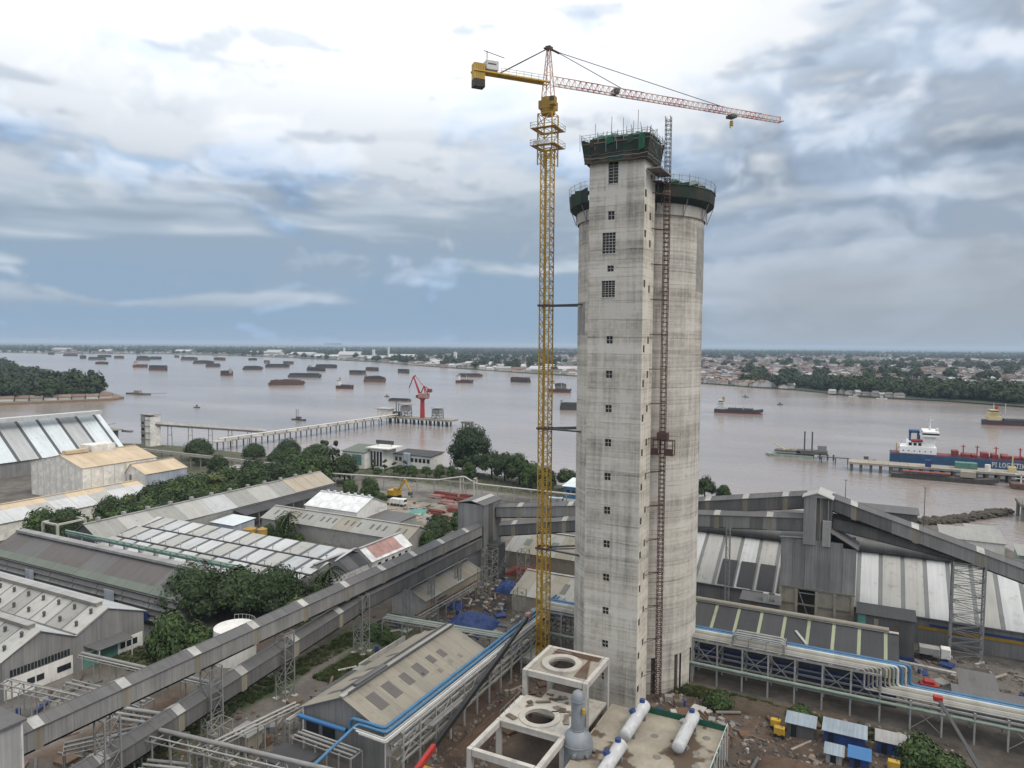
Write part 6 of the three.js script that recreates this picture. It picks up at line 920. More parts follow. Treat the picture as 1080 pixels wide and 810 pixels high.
// promontory across the creek and the far bank: a front of single trees, the wood behind as one mass
const far1 = [crownGeo(301, { w: 15, h: 13, lobes: 9, leaves: 260, size: 1.3, tint: deep, base: 0 }), crownGeo(302, { w: 17, h: 15, lobes: 10, leaves: 280, size: 1.4, tint: dark, base: 0 })];
const farTrunk = metric(geo([tube([0, 0, 0], [0, 7, 0], .5, 6)]));
function farTree(x, z, s, label, group) { const t = thing('tree', label, 'tree', [x, .5, z], group), b = new THREE.Mesh(far1[Math.floor(rnd() * 2)], leafMat), a = new THREE.Mesh(farTrunk, barkMat); a.name = 'trunk'; b.name = 'crown'; t.add(a, b); a.castShadow = b.castShadow = true; t.rotation.y = rr(0, 6.28); t.scale.setScalar(s); }
const lerpPts = (P, t) => { const n = P.length - 1, i = Math.min(n - 1, Math.floor(t * n)), f = t * n - i; return [mix(P[i][0], P[i + 1][0], f), mix(P[i][1], P[i + 1][1], f)]; };
for (let i = 0; i < 70; i++) { const [x, z] = lerpPts([[-786, -404], [-766, -440], [-752, -482], [-775, -508], [-850, -540], [-980, -590]], Math.pow(rnd(), .8)), d = 10 + rnd() * 60; farTree(x - d, z + d * .15, rr(.9, 1.9) * (1 - .15 * rnd()), 'dense dark tree on the wooded headland at the left', 'trees on the headland'); }
function wood(name, n, place, s0, s1, label) { const im = new THREE.InstancedMesh(far1[0], leafMat, n), m = new THREE.Matrix4(), q = new THREE.Quaternion(), c = new THREE.Color(); let k = 0; while (k < n) { const p = place(); if (!p) continue; const s = rr(s0, s1); q.setFromAxisAngle(Yv, rr(0, 6.28)); m.compose(V(p[0], .3, p[1]), q, V(s, s * rr(.8, 1.15), s)); im.setMatrixAt(k, m); const b = rr(.75, 1.3); im.setColorAt(k, c.setRGB(b, b, b * rr(.85, 1.1))); k++; } im.name = numbered(name); im.userData = { kind: 'stuff', label, category: 'trees' }; im.castShadow = true; scene.add(im); }
wood('headland_wood', 900, () => { const [x, z] = lerpPts([[-800, -400], [-790, -490], [-1000, -600], [-1500, -815], [-1850, -985], [-2600, -1190]], rnd()), d = rnd() * rnd() * 900; return [x - 20 - d, z + 12 + d * .25]; }, .9, 1.8, 'dark wood covering the headland behind its front trees');
// far bank right of the tower
for (let i = 0; i < 120; i++) { const [x, z] = lerpPts([[-190, -1180], [-100, -1130], [-30, -1040], [40, -1004], [82, -990], [150, -944], [200, -915]], rnd()), d = 6 + rnd() * 90; farTree(x + d * .2, z - d, rr(.8, 1.5), 'dark tree in the wood along the far bank at the right', 'trees on the right far bank'); }
wood('far_bank_wood', 620, () => { const [x, z] = lerpPts([[-120, -1170], [-30, -1060], [40, -1040], [82, -1000], [150, -960], [330, -880]], rnd()), d = rnd() * 95; return [x + d * .25, z - d - 14]; }, .8, 1.6, 'dark wood along the far bank at the right');
// scattered far greenery across the plain
const bankT = () => { const i = 2 + Math.floor(rnd() * 19), f = rnd(); return [mix(farBank[i][0], farBank[i + 1][0], f), mix(farBank[i][1], farBank[i + 1][1], f)]; };
wood('plain_trees', 9000, () => { const a = (-66 + 78 * rnd()) * DEG, d = 1000 + 9500 * Math.pow(rnd(), 1.5), x = Math.sin(a) * d, z = -Math.cos(a) * d; const b = farBank; for (let i = 0; i < b.length - 1; i++) if (x >= b[i][0] && x < b[i + 1][0]) { const zb = mix(b[i][1], b[i + 1][1], (x - b[i][0]) / (b[i + 1][0] - b[i][0])); if (z > zb - 12) return null; if (fbm(x * .0012, z * .0012, 3, 3) < .53 && rnd() < .85) return null; if (a > -24 * DEG && d < 4500 && rnd() < .72) return null; return [x, z]; } return null; }, .9, 2.1, 'trees scattered over the hazy plain beyond the river');

// ---------------------------------------------------------------- barges and ships
function hullGeo(L, B, H, bow = .12, sheer = 0) {                 // length along x, raked bow at +x
  const n = 10, sec = t => { const x = (t - .5) * L, k = t > 1 - bow ? Math.sqrt(1 - Math.pow((t - 1 + bow) / bow, 2) * .85) : t < .06 ? .88 + t * 2 : 1, up = t > 1 - bow ? (t - 1 + bow) / bow : 0; return [x, B / 2 * k, up * H * .65, H * (1 + sheer * up * .5)]; };
  const S = []; for (let i = 0; i <= n; i++) S.push(sec(i / n)); const gs = [];
  for (let i = 0; i < n; i++) { const [x0, b0, u0, h0] = S[i], [x1, b1, u1, h1] = S[i + 1]; gs.push(poly([[x0, u0, b0], [x1, u1, b1], [x1, h1, b1], [x0, h0, b0]]), poly([[x1, u1, -b1], [x0, u0, -b0], [x0, h0, -b0], [x1, h1, -b1]]), poly([[x0, h0 * .96, b0], [x1, h1 * .96, b1], [x1, h1 * .96, -b1], [x0, h0 * .96, -b0]]), poly([[x0, u0, -b0], [x1, u1, -b1], [x1, u1, b1], [x0, u0, b0]])); }
  const e = S[0], f = S[n]; gs.push(poly([[e[0], 0, -e[1]], [e[0], 0, e[1]], [e[0], e[3], e[1]], [e[0], e[3], -e[1]]]), poly([[f[0], f[2], f[1]], [f[0], f[2], -f[1]], [f[0], f[3], -f[1]], [f[0], f[3], f[1]]])); return gs;
}
const place = (g, [x, z], turn) => (Array.isArray(g) ? g : [g]).map(q => clean(q).clone().rotateY(turn).translate(x, WATER - .6, z));
function barge(x, z, L, B, H, turn, kind, label, group) {
  const t = thing('barge', label, 'barge', [x, WATER, z], group), hm = [mt.hull, mt.hullB, mt.hullRust, mt.deck, mt.steelDark, mt.hullB, mt.rustSteel][(kind * 5 + 2) % 7], load = [.13, .22, .05, .17, .1][kind % 5];
  mesh('hull', place(hullGeo(L, B, H * .5, .1), [x, z], turn), hm, t);
  const w = .35, y0 = H * .5, y1 = H * .86; mesh('side_boards', place([box(-L * .44, L * .38, y0, y1, B / 2 - w, B / 2), box(-L * .44, L * .38, y0, y1, -B / 2, -B / 2 + w), box(-L * .44 - w, -L * .44, y0, y1, -B / 2, B / 2), box(L * .38, L * .38 + w, y0, y1, -B / 2, B / 2)], [x, z], turn), kind % 4 === 1 ? mt.hullRust : mt.hull, t);
  if (kind % 5 !== 3) { const g = new THREE.PlaneGeometry(L * .8, B * .94, 18, 6).rotateX(-Math.PI / 2), p = g.attributes.position; for (let i = 0; i < p.count; i++) { const ez = 1 - Math.pow(Math.abs(p.getZ(i)) / (B * .47), 2), ex = 1 - Math.pow(Math.abs(p.getX(i)) / (L * .4), 6); p.setY(i, y1 - .6 + H * load * ez * ex * (.7 + .5 * vn(p.getX(i) * .13 + x, 1))); } g.computeVertexNormals(); mesh('coal_heap', place(g.translate(-L * .03, 0, 0), [x, z], turn), mt.coal, t); }
  if (kind % 4 === 2) mesh('deck_house', place([rbox(-L * .48, -L * .45 + 1.5, y0, H * 1.25, -B * .25, B * .25, .1)], [x, z], turn), mt.wallGrey, t);
  mesh('bow_ramp', place([box(L * .4, L * .47, y0, H * .74, -B * .3, B * .3)], [x, z], turn), hm, t);
}
const bargeRows = [[-3597, -2079, 47, 14], [-3194, -1930, 55, 12.7], [-2708, -1683, 62, 14.6], [-2461, -1582, 61, 13.5], [-2916, -1903, 65, 12.1], [-2626, -1775, 44, 13], [-2297, -1643, 44, 16.7], [-1450, -1074, 45, 15], [-2398, -1766, 39, 14.2], [-2651, -2051, 45, 12.1], [-2194, -1750, 61, 15], [-1815, -1498, 58, 11.5], [-2124, -1823, 55, 13.8], [-1547, -1306, 35, 12.5], [-1121, -977, 29, 12.4], [-2045, -1904, 35, 10.5], [-1314, -1223, 45, 11.3], [-1722, -1660, 33, 12.1], [-1396, -1383, 60, 12.5], [-1598, -1626, 35, 11.6], [-946, -1006, 60, 10.6], [-794, -805, 52, 10.1], [-1158, -1268, 53, 11.1], [-1275, -1434, 57, 12.4], [-951, -1161, 41, 11.7], [-1058, -1348, 40, 11.2], [-737, -946, 36, 12], [-918, -1279, 37, 12], [-707, -1205, 50, 9.3], [-538, -1086, 37, 11.3], [-265, -647, 20, 9.3], [-416, -974, 18, 8.5]];
const bargeLabels = { 21: 'long dark barge lying lowest in the anchorage left of the red crane', 14: 'short stubby dark barge alone near the left of the anchorage', 26: 'heaped coal barge just above the red jetty crane', 27: 'dark barge at the right end of the anchorage cluster', 28: 'flat barge in mid river right of the red crane', 29: 'lone dark barge in mid river left of the crane mast', 30: 'nearest dark barge half hidden by the left edge of the tower', 31: 'small barge between the crane mast and the tower', 20: 'long low barge behind the lowest one in the anchorage', 24: 'reddish barge left of the heaped coal barge', 7: 'broad high barge at the left end of the anchorage' };
bargeRows.forEach(([x, z, L, H], i) => { const turn = rr(-.4, .4) + [.1, .55, -.25, .3, Math.PI - .2][i % 5]; barge(x, z, L / Math.cos(.25), Math.max(11, L * .3), H * .92, turn, i, bargeLabels[i] || 'distant coal barge riding at anchor in the crowd on the wide river', bargeLabels[i] ? null : 'barges anchored far up the river'); });
barge(-1974, -1282, 40, 12, 8, .2, 1, 'low rust red barge left of the broad high one'); barge(-468, -645, 26, 8, 4, .15, 3, 'low flat lighter moored behind the red jetty crane');

function ship(name, label, x, z, L, B, H, turn, hm, house, { side = -1, masts = [[-.1, 14]], red = false, hold = true } = {}) {
  const t = thing(name, label, 'ship', [x, WATER, z]); const P = g => place(g, [x, z], turn);
  mesh('hull', P(hullGeo(L, B, H, .16, .6)), hm, t); mesh('boot_stripe', P(hullGeo(L * .99, B * 1.015, H * .3, .16)), mt.shipRed, t);
  const hx = side * L * .36, hw = L * .085; 
  mesh('deck_house', P([rbox(hx - hw, hx + hw, H, H + 3.2, -B * .42, B * .42, .1), rbox(hx - hw * .85, hx + hw * .75, H + 3.2, H + 6, -B * .36, B * .36, .1)]), house, t); const br = mesh('bridge', P([rbox(hx - hw * .6, hx + hw * .6, H + 6, H + 8.6, -B * .46, B * .46, .1)]), house, t);
  mesh('bridge_windows', P([box(hx - hw * .62, hx + hw * .62, H + 7.1, H + 8, -B * .44, B * .465)]), mt.glass, br);
  mesh('funnel', P([new THREE.CylinderGeometry(1.0, 1.2, 4.2, 12).translate(hx - hw * .5 * -side * -1, H + 9.6, 0)]), red ? mt.red : mt.yellowD, t); mesh('mast', P([tube([hx, H + 8, 0], [hx, H + 14, 0], .2, 6), bar([hx, H + 12, -1.6], [hx, H + 12, 1.6], .14)]), mt.white, t);
  if (hold) mesh('hatch', P([rbox(-L * .22, L * .08, H, H + 1.6, -B * .32, B * .32, .1), rbox(L * .11, L * .3, H, H + 1.6, -B * .32, B * .32, .1)]), mt.deck, t);
  for (const [f, h] of masts) mesh('derrick', P([tube([L * f, H, 0], [L * f, H + h, 0], .25, 6), tube([L * f, H + 2, 0], [L * f + L * .14 * (f < 0 ? -1 : 1), H + h * .8, 0], .15, 6)]), mt.white, t);
  return t;
}
ship('cargo_ship', 'dark green coaster with white house at the left and derricks right of the tower', -113, -695, 44, 9, 4.2, .05, mt.hull, mt.white, { masts: [[.1, 13], [-.06, 11]] });
ship('cargo_ship', 'black tug-like ship with a tall tan house at the right edge', 108, -706, 52, 11, 4.6, .12, mt.hull, mt.shipCream, { masts: [[-.2, 14]], red: true });
ship('cargo_ship', 'small grey coaster left of the red crane', -662, -782, 27, 7, 5, .1, mt.hullB, mt.wallWhite, { masts: [[.1, 9]] });
ship('cargo_ship', 'small coaster in mid river in front of the flat barge', -600, -1006, 30, 8, 5, .15, mt.hullB, mt.wallWhite, { masts: [[.1, 9]] });
ship('cargo_ship', 'grey coaster just left of the tower behind the crane mast', -374, -877, 30, 8, 5, .1, mt.hullB, mt.wallWhite, { masts: [[.05, 8]] });
ship('cargo_ship', 'reddish tug with deckhouse at the left end of the barge crowd', -1648, -1170, 38, 10, 7, .3, mt.hullRust, mt.roofTanB, { masts: [[.1, 8]] });
// tanker at the right-hand jetty, with its name on the side
{
  const X0 = 9, X1 = 116, Z = -428.5, B = 15, t = thing('tanker_ship', 'blue tanker with white house and red deck moored at the right jetty', 'ship', [(X0 + X1) / 2, WATER, Z]);
  mesh('hull', place(hullGeo(X1 - X0, B, 8.2, .1, .4), [(X0 + X1) / 2, Z], 0), mt.shipBlue, t);
  mesh('rail_band', [box(X0 + .4, X1 - 12, 6.9, 7.3, Z + B / 2, Z + B / 2 + .05)], mt.shipBlue, t);
  mesh('deck', box(X0 + 1, X1 - 12, 6.5, 6.7, Z - 7, Z + 7), mt.shipRed, t);
  const dh = mesh('deck_house', [rbox(13.4, 30, 6.7, 10.8, Z - 6.5, Z + 6.5, .15)], mt.shipWhite, t); const dh2 = mesh('deck_house', [rbox(16.6, 29, 10.8, 13.4, Z - 6, Z + 5.6, .15)], mt.shipWhite, t); mesh('deck_house', [rbox(22.6, 29.6, 13.4, 16.4, Z - 6, Z + 5.6, .15)], mt.shipWhite, t); const br = mesh('bridge', [rbox(23.6, 30.8, 16.4, 19.2, Z - 8, Z + 8, .15)], mt.shipWhite, t); mesh('bridge_windows', [box(23.5, 30.9, 17.4, 18.3, Z - 7.4, Z + 8.04)], mt.glass, br);
  for (let i = 0; i < 3; i++) mesh('deck_opening', box(17.4 + i * 2.2, 18.8 + i * 2.2, 11.3, 12.8, Z + 5.62, Z + 5.66), mt.glass, dh2);
  for (let i = 0; i < 6; i++) mesh('porthole', new THREE.CylinderGeometry(.32, .32, .1, 12).rotateX(Math.PI / 2).translate(15 + i * 2.5, 8.6, Z + 6.5), mt.glass, dh);
  mesh('lifeboat', [new THREE.CapsuleGeometry(.8, 4, 4, 10).rotateZ(Math.PI / 2).translate(21, 14.0, Z + 6)], mt.red, t);
  mesh('funnel_arch', [box(17.6, 18.5, 13.4, 18.2, Z - 3, Z + 3), box(21.4, 22.3, 13.4, 18.2, Z - 3, Z + 3), box(17.6, 22.3, 17.6, 19, Z - 3, Z + 3)], mt.shipBlue, t);
  mesh('mast', [tube([27, 19.2, Z], [27, 26.4, Z], .6, 10, .35), bar([25.2, 24.6, Z], [28.8, 24.6, Z], .25), new THREE.SphereGeometry(.9, 12, 8).translate(30, 20, Z + 4)], mt.white, t);
  mesh('stern_gear', [tube([12, 6.7, Z], [12, 12, Z + 2], .3, 6), tube([12, 6.7, Z], [14.4, 12.6, Z - 2], .25, 6)], mt.shipCream, t);
  for (let i = 0; i < 16; i++) { const x = 37 + i * 4.3; mesh('deck_pipe', [box(x, x + rr(2, 4), 6.7, 7.6 + rr(.3, 2.6) * (i < 6 ? 1 : .3), Z - rr(2, 5), Z + rr(2, 6))], pick([mt.shipRed, mt.redRust, mt.shipRed]), t); }
  for (const x of [42, 48, 56, 66, 78]) mesh('deck_post', [tube([x, 6.7, Z + 2], [x, 12.8, Z + 2], .3, 6), bar([x - 1, 12, Z + 2], [x + 1, 12, Z + 2], .3)], mt.red, t);
  const { FontLoader } = await import('three/addons/loaders/FontLoader.js'), { TextGeometry } = await import('three/addons/geometries/TextGeometry.js');
  const font = await new FontLoader().loadAsync('fonts/droid/droid_sans_bold.typeface.json');
  const tg = new TextGeometry('PI LOGISTIK', { font, size: 2.5, depth: .06, curveSegments: 4 }); tg.computeBoundingBox(); const b = tg.boundingBox; tg.scale(13.6 / (b.max.x - b.min.x), 1, 1); mesh('hull_lettering', tg.translate(53.6, 3.2, Z + B / 2 + .02), mt.white, t);
}
// right-hand jetty
{ const t = thing('right_jetty', 'long concrete jetty on piles in front of the blue tanker', 'jetty', [40, WATER, -404]); for (let i = 0; i < 12; i++) { const x = -10 + i * 9; mesh('deck_slab', box(x, x + 8.9, 2.6, 3.6, -412, -400), i % 3 ? mt.concDirty : mt.wallTan, t); for (const z of [-410, -402]) for (const d of [1.2, 5.6]) mesh('pile', new THREE.CylinderGeometry(.7, .7, 5, 10).translate(x + d, .2, z), mt.concDark, t); }
  mesh('jetty_shed', box(37, 46, 3.6, 6.4, -410, -405), mt.wallGreen, t); mesh('jetty_crane', [tube([60, 3.6, -406], [60, 11, -406], .3, 6), box(58.5, 61.5, 3.6, 6, -407.5, -404.5)], mt.shipCream, t); mesh('dark_hut', box(24, 26.5, 3.6, 7, -404, -401.5), mt.tarp, t); mesh('white_tank', new THREE.CylinderGeometry(1.2, 1.2, 3, 14).translate(50, 5.1, -404), mt.wallWhite, t);
  const g = thing('jetty_gangway', 'thin catwalk linking the dredger to the right jetty', 'gangway', [-16, WATER, -420]); mesh('walk', box(-26, -9, 2.2, 2.6, -421, -419.6), mt.steelDark, g); for (const x of [-24, -17, -11]) mesh('pile', new THREE.CylinderGeometry(.25, .25, 4, 8).translate(x, .2, -420.2), mt.steelDark, g); }
{ const t = thing('wooden_boat', 'long brown wooden boat lying in front of the right jetty', 'boat', [31, WATER, -393]); mesh('hull', place(hullGeo(44, 6, 2.6, .2, .8), [31, -393], -.03), mt.hullB, t); mesh('cabin', [rbox(38, 44, 1.4, 4.2, -395, -391.4, .1)], mt.wallTan, t); mesh('awning', [box(14, 34, 2.2, 2.5, -395, -391)], mt.redRust, t); }
{ const t = thing('white_work_boat', 'pale railed work boat at the right end of the jetty', 'boat', [70, WATER, -390]); mesh('hull', place(hullGeo(34, 9, 3, .1), [74, -388], 0), mt.hullRust, t); mesh('rail_frame', [...[60, 66, 72, 78, 84].map(x => box(x, x + .5, 2, 6, -384.4, -384)), box(58, 88, 5.6, 6, -384.4, -384), box(58, 88, 3.8, 4.1, -384.4, -384)], mt.wallWhite, t); }
{ const t = thing('dredger', 'rusty dredger with two tall spuds in the river right of the tower', 'boat', [-36, WATER, -437]); mesh('hull', place(hullGeo(26, 10, 2, .2), [-42, -437], Math.PI), mt.mint, t); mesh('deck_frame', [box(-50, -36, 1.6, 2.6, -441, -434), box(-38, -22, 1.2, 3.2, -441, -434)], mt.deck, t); for (const x of [-34, -30]) mesh('spud', tube([x, -1, -436], [x, 14, -436], .4, 8), mt.steelDark, t); mesh('cabin', [rbox(-27, -22.5, 3, 6.4, -440, -435, .15)], mt.steelMid, t); mesh('boom', [tube([-44, 2.4, -437], [-52, 7, -437], .3, 6), tube([-46, 2.4, -436], [-38, 4.4, -436], .25, 6)], mt.shipCream, t); for (const x of [-26, -22, -19]) mesh('fender', box(x, x + .8, -1, 2, -434, -433.4), mt.black, t); }
for (const [x, z, L, l] of [[-421, -440, 16, 'small dredge boat with masts near the left jetty'], [-90, -822, 6, 'tiny dark motor boat near the far bank right of the tower'], [-142, -922, 8, 'tiny boat by the far bank behind the coaster'], [-585, -474, 7, 'small flat canoe off the headland'], [-520, -690, 6, 'tiny speedboat out in mid river'], [-2, -438, 9, 'small grey launch astern of the blue tanker'], [-20, -1010, 16, 'white ferry moored at the far bank'], [10, -990, 12, 'small white launch moored at the far bank']]) { const t = thing('small_boat', l, 'boat', [x, WATER, z]); mesh('hull', place(hullGeo(L, L * .24, 1.4, .25, .6), [x, z], rr(-.3, .3)), l.startsWith('white') || l.includes('white') ? mt.white : mt.hull, t); mesh('cabin', [rbox(x - L * .16, x + L * .1, .2, 1.8, z - L * .08, z + L * .08, .08)], l.includes('white') ? mt.white : mt.deck, t); if (L > 12 && L < 17) for (const d of [-3, -1]) mesh('mast', tube([x + d, 0, z], [x + d, 8, z], .2, 6), mt.steelDark, t); }
{ const t = thing('wreck_raft', 'low dark raft with a long boom off the wooded headland', 'raft', [-794, WATER, -559]); mesh('deck', [box(-812, -776, -1, .8, -564, -556)], mt.deck, t); mesh('cabin', [rbox(-800, -790, .8, 4, -562, -558, .1)], mt.wallGrey, t); mesh('boom', tube([-776, .8, -560], [-750, 1.4, -566], .3, 6), mt.steelMid, t); }

// ---------------------------------------------------------------- left jetty, its conveyor, loading tower and the red crane
{ const t = thing('left_jetty', 'long straight jetty on piles reaching out to the red crane', 'jetty', [-340, WATER, -380]);
  for (let i = 0; i < 18; i++) { const z = -288 - i * 9.8; mesh('deck_slab', box(-344.4, -337.6, 4.1, 4.6, z - 9.7, z), i % 3 ? mt.concDirty : mt.conc, t); for (const x of [-343.6, -338.4]) mesh('pile', new THREE.CylinderGeometry(.42, .42, 5.4, 8).translate(x, 1.2, z - 4), mt.concDark, t); mesh('pipe_support', box(-338.2, -337.2, 4.6, 6.2, z - 5, z - 4.6), mt.steelPale, t); }
  mesh('jetty_pipe', pipe([[-337.6, 6.4, -288], [-337.6, 6.4, -462]], .4), mt.wallWhite, t);
  for (let i = 0; i < 8; i++) { const x = -348 + i * 7.6; mesh('head_slab', box(x, x + 7.5, 2.8, 4.2, -472, -461), mt.concDirty, t); for (const z of [-470, -463]) mesh('pile', new THREE.CylinderGeometry(.7, .7, 4.6, 8).translate(x + 2, .8, z), mt.concDark, t); mesh('fender', box(x + 4, x + 5.4, -1, 2.6, -460.9, -460.3), mt.black, t); }
  mesh('gate_house', [rbox(-358, -347, 4.4, 9.4, -470, -462, .2)], mt.wallCream, t); mesh('gate_roof', box(-359.4, -345.6, 9.5, 10.2, -471, -461), mt.roofOff, t);
}
for (const [x, l, s] of [[-333, 'left grey loading tower on the jetty head', 1], [-303, 'right grey loading tower on the jetty head', .9]]) { const t = thing('jetty_loader', l, 'loader', [x, 4.2, -467]); mesh('frame', lattice(x, -467, 4.2, 4.2 + 8 * s, [7, 6], [6.4, 5.6], 2.6, .5, .3), mt.steelMid, t); mesh('hopper', [rbox(x - 3.4, x + 3.4, 9 * s, 13 * s, -470, -464, .2)], mt.steel, t); mesh('roof', box(x - 4, x + 4, 13.6 * s, 14.2 * s, -471, -463), mt.sheetPale, t); if (s === 1) mesh('mast', [tube([x - 9, 4.2, -466], [x - 9, 17, -466], .35, 6), tube([x - 6.6, 4.2, -466], [x - 6.6, 15, -466], .3, 6), box(x - 11, x - 5, 4.2, 8, -468, -464)], mt.steelDark, t); }
solo('mooring_dolphin', 'small mooring dolphin standing in the water right of the jetty head', 'mooring', [box(-279, -271, 2.4, 3.6, -468, -462), ...[-278, -275, -272].map(x => new THREE.CylinderGeometry(.6, .6, 4.4, 8).translate(x, .6, -463)), ...[-278, -272].map(x => new THREE.CylinderGeometry(.6, .6, 4.4, 8).translate(x, .6, -467))], mt.concDark);
{ const x = -316, z = -465, t = thing('harbour_crane', 'red level-luffing harbour crane on the head of the left jetty', 'crane', [x, 4.2, z]);
  mesh('pedestal', [tube([x, 4.2, z], [x, 19, z], 1.9, 14, 1.6), new THREE.CylinderGeometry(2.6, 2.0, 1.4, 16).translate(x, 19, z)], mt.red, t); mesh('platform', new THREE.CylinderGeometry(4.6, 4.4, .6, 16).translate(x + .8, 19.9, z), mt.redRust, t);
  mesh('machine_house', [rbox(x - 2.4, x + 5.2, 20.2, 23.6, z - 2.6, z + 2.6, .2)], mt.pink, t); mesh('a_frame', [bar([x + 3.6, 23.6, z - 1.6], [x + 1.4, 29.4, z], .6), bar([x + 3.6, 23.6, z + 1.6], [x + 1.4, 29.4, z], .6), bar([x - 1.4, 23.6, z], [x + 1.4, 29.4, z], .7), bar([x + 1.4, 29.4, z], [x + 6.8, 26.6, z], .6)], mt.red, t); mesh('counterweight', rbox(x + 5.4, x + 8.2, 24.6, 27.4, z - 1.6, z + 1.6, .15), mt.redRust, t);
  mesh('boom', [bar([x - 2.4, 22.8, z - .9], [x - 8.4, 36.6, z], .7), bar([x - 2.4, 22.8, z + .9], [x - 8.4, 36.6, z], .7), bar([x + 1.2, 29.2, z], [x - 6.4, 36.8, z], .35)], mt.red, t); mesh('fly_jib', [bar([x - 6.4, 37.6, z], [x - 8.6, 36.2, z], .8), bar([x - 8.4, 36.8, z], [x - 12.6, 27.6, z], .65)], mt.red, t); mesh('hook_rope', tube([x - 12.6, 27.6, z], [x - 12.6, 23, z], .12, 5), mt.steelDark, t); mesh('cab', rbox(x - 4.6, x - 2.5, 20, 22.4, z + .4, z + 2.6, .15), mt.redRust, t); }
{ const t = thing('loading_tower', 'pale concrete loading tower at the shore end of the jetty conveyor', 'tower', [-388, 0, -281]); mesh('shaft', box(-391, -387.4, 0, 18.6, -283, -277), mt.wallGrey, t); mesh('shaft', box(-387.2, -382.6, 0, 17.6, -284, -277), mt.wallCream, t); for (const y of [4, 8, 12, 15.6]) mesh('floor_band', box(-391.2, -382.4, y, y + .4, -276.98, -276.7), mt.concDirty, t); mesh('roof', box(-391.4, -382.2, 18.65, 19.1, -284.4, -276.6), mt.wallGrey, t); for (const y of [5.5, 9.5, 13.2]) mesh('opening', box(-390.4, -388, y, y + 1.4, -276.95, -276.85), mt.glass, t);
  const c = thing('jetty_conveyor', 'slim elevated conveyor on bents from the loading tower to the jetty', 'conveyor gallery', [-364, 0, -305]); const a = V(-383, 13.4, -281), b = V(-342.6, 6.4, -329); mesh('gallery', [bar(a, b, 2.2, 1.7)], mt.sheetPale, c); for (const f of [.12, .3, .48, .66, .84]) { const p = a.clone().lerp(b, f); mesh('bent', [bar([p.x - 1.1, WATER - 1, p.z + .8], [p.x - .8, p.y - .8, p.z + .6], .4), bar([p.x + 1.1, WATER - 1, p.z - .8], [p.x + .8, p.y - .8, p.z - .6], .4), bar([p.x - 1, p.y * .5, p.z + .7], [p.x + 1, p.y * .5, p.z - .7], .3)], mt.steelPale, c); }
  const d = thing('intake_structure', 'grey pump and pipe structures left of the loading tower', 'building', [-400, 0, -265]); mesh('wall', box(-410, -399, 0, 10, -268, -258), mt.sheet, d); mesh('upper_deck', [box(-412, -396, 10.1, 10.6, -269, -257), ...[-411, -404, -397].map(x => box(x, x + .4, 10.6, 13.6, -259, -258.6))], mt.concDirty, d); mesh('roof', box(-410, -400, 13.6, 14, -267, -258), mt.sheetPale, d); mesh('pipe_bridge', [box(-399, -391, 8.6, 9.8, -272, -270)], mt.steelMid, d); }
{ const t = thing('pile_pier', 'stub of a dark pile pier at the right edge of the river', 'jetty', [54, WATER, -318]); mesh('deck', box(49.4, 62, 4.4, 5.4, -326, -312), mt.concDark, t); for (const x of [50.2, 55, 60]) for (const z of [-324, -314]) mesh('pile', new THREE.CylinderGeometry(.6, .6, 7, 10).translate(x, 1, z), mt.concDark, t); mesh('rail', [bar([49.4, 6.6, -312], [62, 6.6, -312], .15), bar([49.6, 5.4, -312], [49.6, 6.6, -312], .15)], mt.steelMid, t); }
// breakwater of dumped rock, and the debris line along the bank
{ const gs = []; const R = mulberry(5); for (let i = 0; i < 700; i++) { const t = i / 700, x = mix(14, 47, t) + (R() - .5) * 4, z = mix(-290, -327, Math.pow(t, 1.3)) + (R() - .5) * 5, s = .4 + R() * .9; const g = new THREE.DodecahedronGeometry(s, 0).rotateX(R() * 3).rotateY(R() * 3).scale(1, .7, 1).translate(x, WATER + .1 + R() * 1.3, z); gs.push(g); } const o = solo('rock_breakwater', 'line of dumped dark rock and debris curving into the river at the right', 'rocks', gs, mt.plankD); o.userData.kind = 'stuff'; }
{ const t = thing('bank_shed', 'long dark flat shed on the bank behind the sloping gallery', 'shed', [3, 0, -284]); mesh('wall', box(-9, 15, 0, 4.4, -287, -280), mt.sheetDark, t); mesh('roof_sheet', poly([[-9.6, 4.5, -279.4], [15.6, 4.5, -279.4], [15.6, 5.4, -287.6], [-9.6, 5.4, -287.6]], .2), mt.roofGrey, t);
  for (const [x, z, h, l] of [[-7.6, -276, 15, 'thin light pole on the bank behind the sloping gallery'], [17, -280, 14, 'second light pole with a lamp at the end of the dark bank shed']]) { const p = thing('light_pole', l, 'pole', [x, 0, z]); const sf = mesh('shaft', tube([x, 0, z], [x, h, z], .16, 8, .09), mt.steelDark, p); mesh('lamp', rbox(x - .5, x + .5, h, h + .3, z - .3, z + .3, .05), mt.steelMid, sf); } }
for (const [x0, x1, z0, z1, h, m, l] of [[20, 36, -262, -250, 4.6, mt.wallWhite, 'pale low store behind the lower end of the sloping gallery'], [28, 36, -272, -264, 3.6, mt.wallTan, 'small tan hut near the rock breakwater'], [38, 52, -248, -240, 4.2, mt.mint, 'mint green low shed at the right edge near the water'], [44, 60, -238, -226, 5, mt.sheet, 'grey low shed below the mint green one']]) { const t = thing('small_shed', l, 'shed', [(x0 + x1) / 2, 0, (z0 + z1) / 2]); mesh('wall', box(x0, x1, 0, h, z0, z1), m, t); mesh('roof_sheet', poly([[x0 - .4, h, z1 + .4], [x1 + .4, h, z1 + .4], [x1 + .4, h + 1.2, z0 - .4], [x0 - .4, h + 1.2, z0 - .4]], .14), mt.roofOffB, t); }

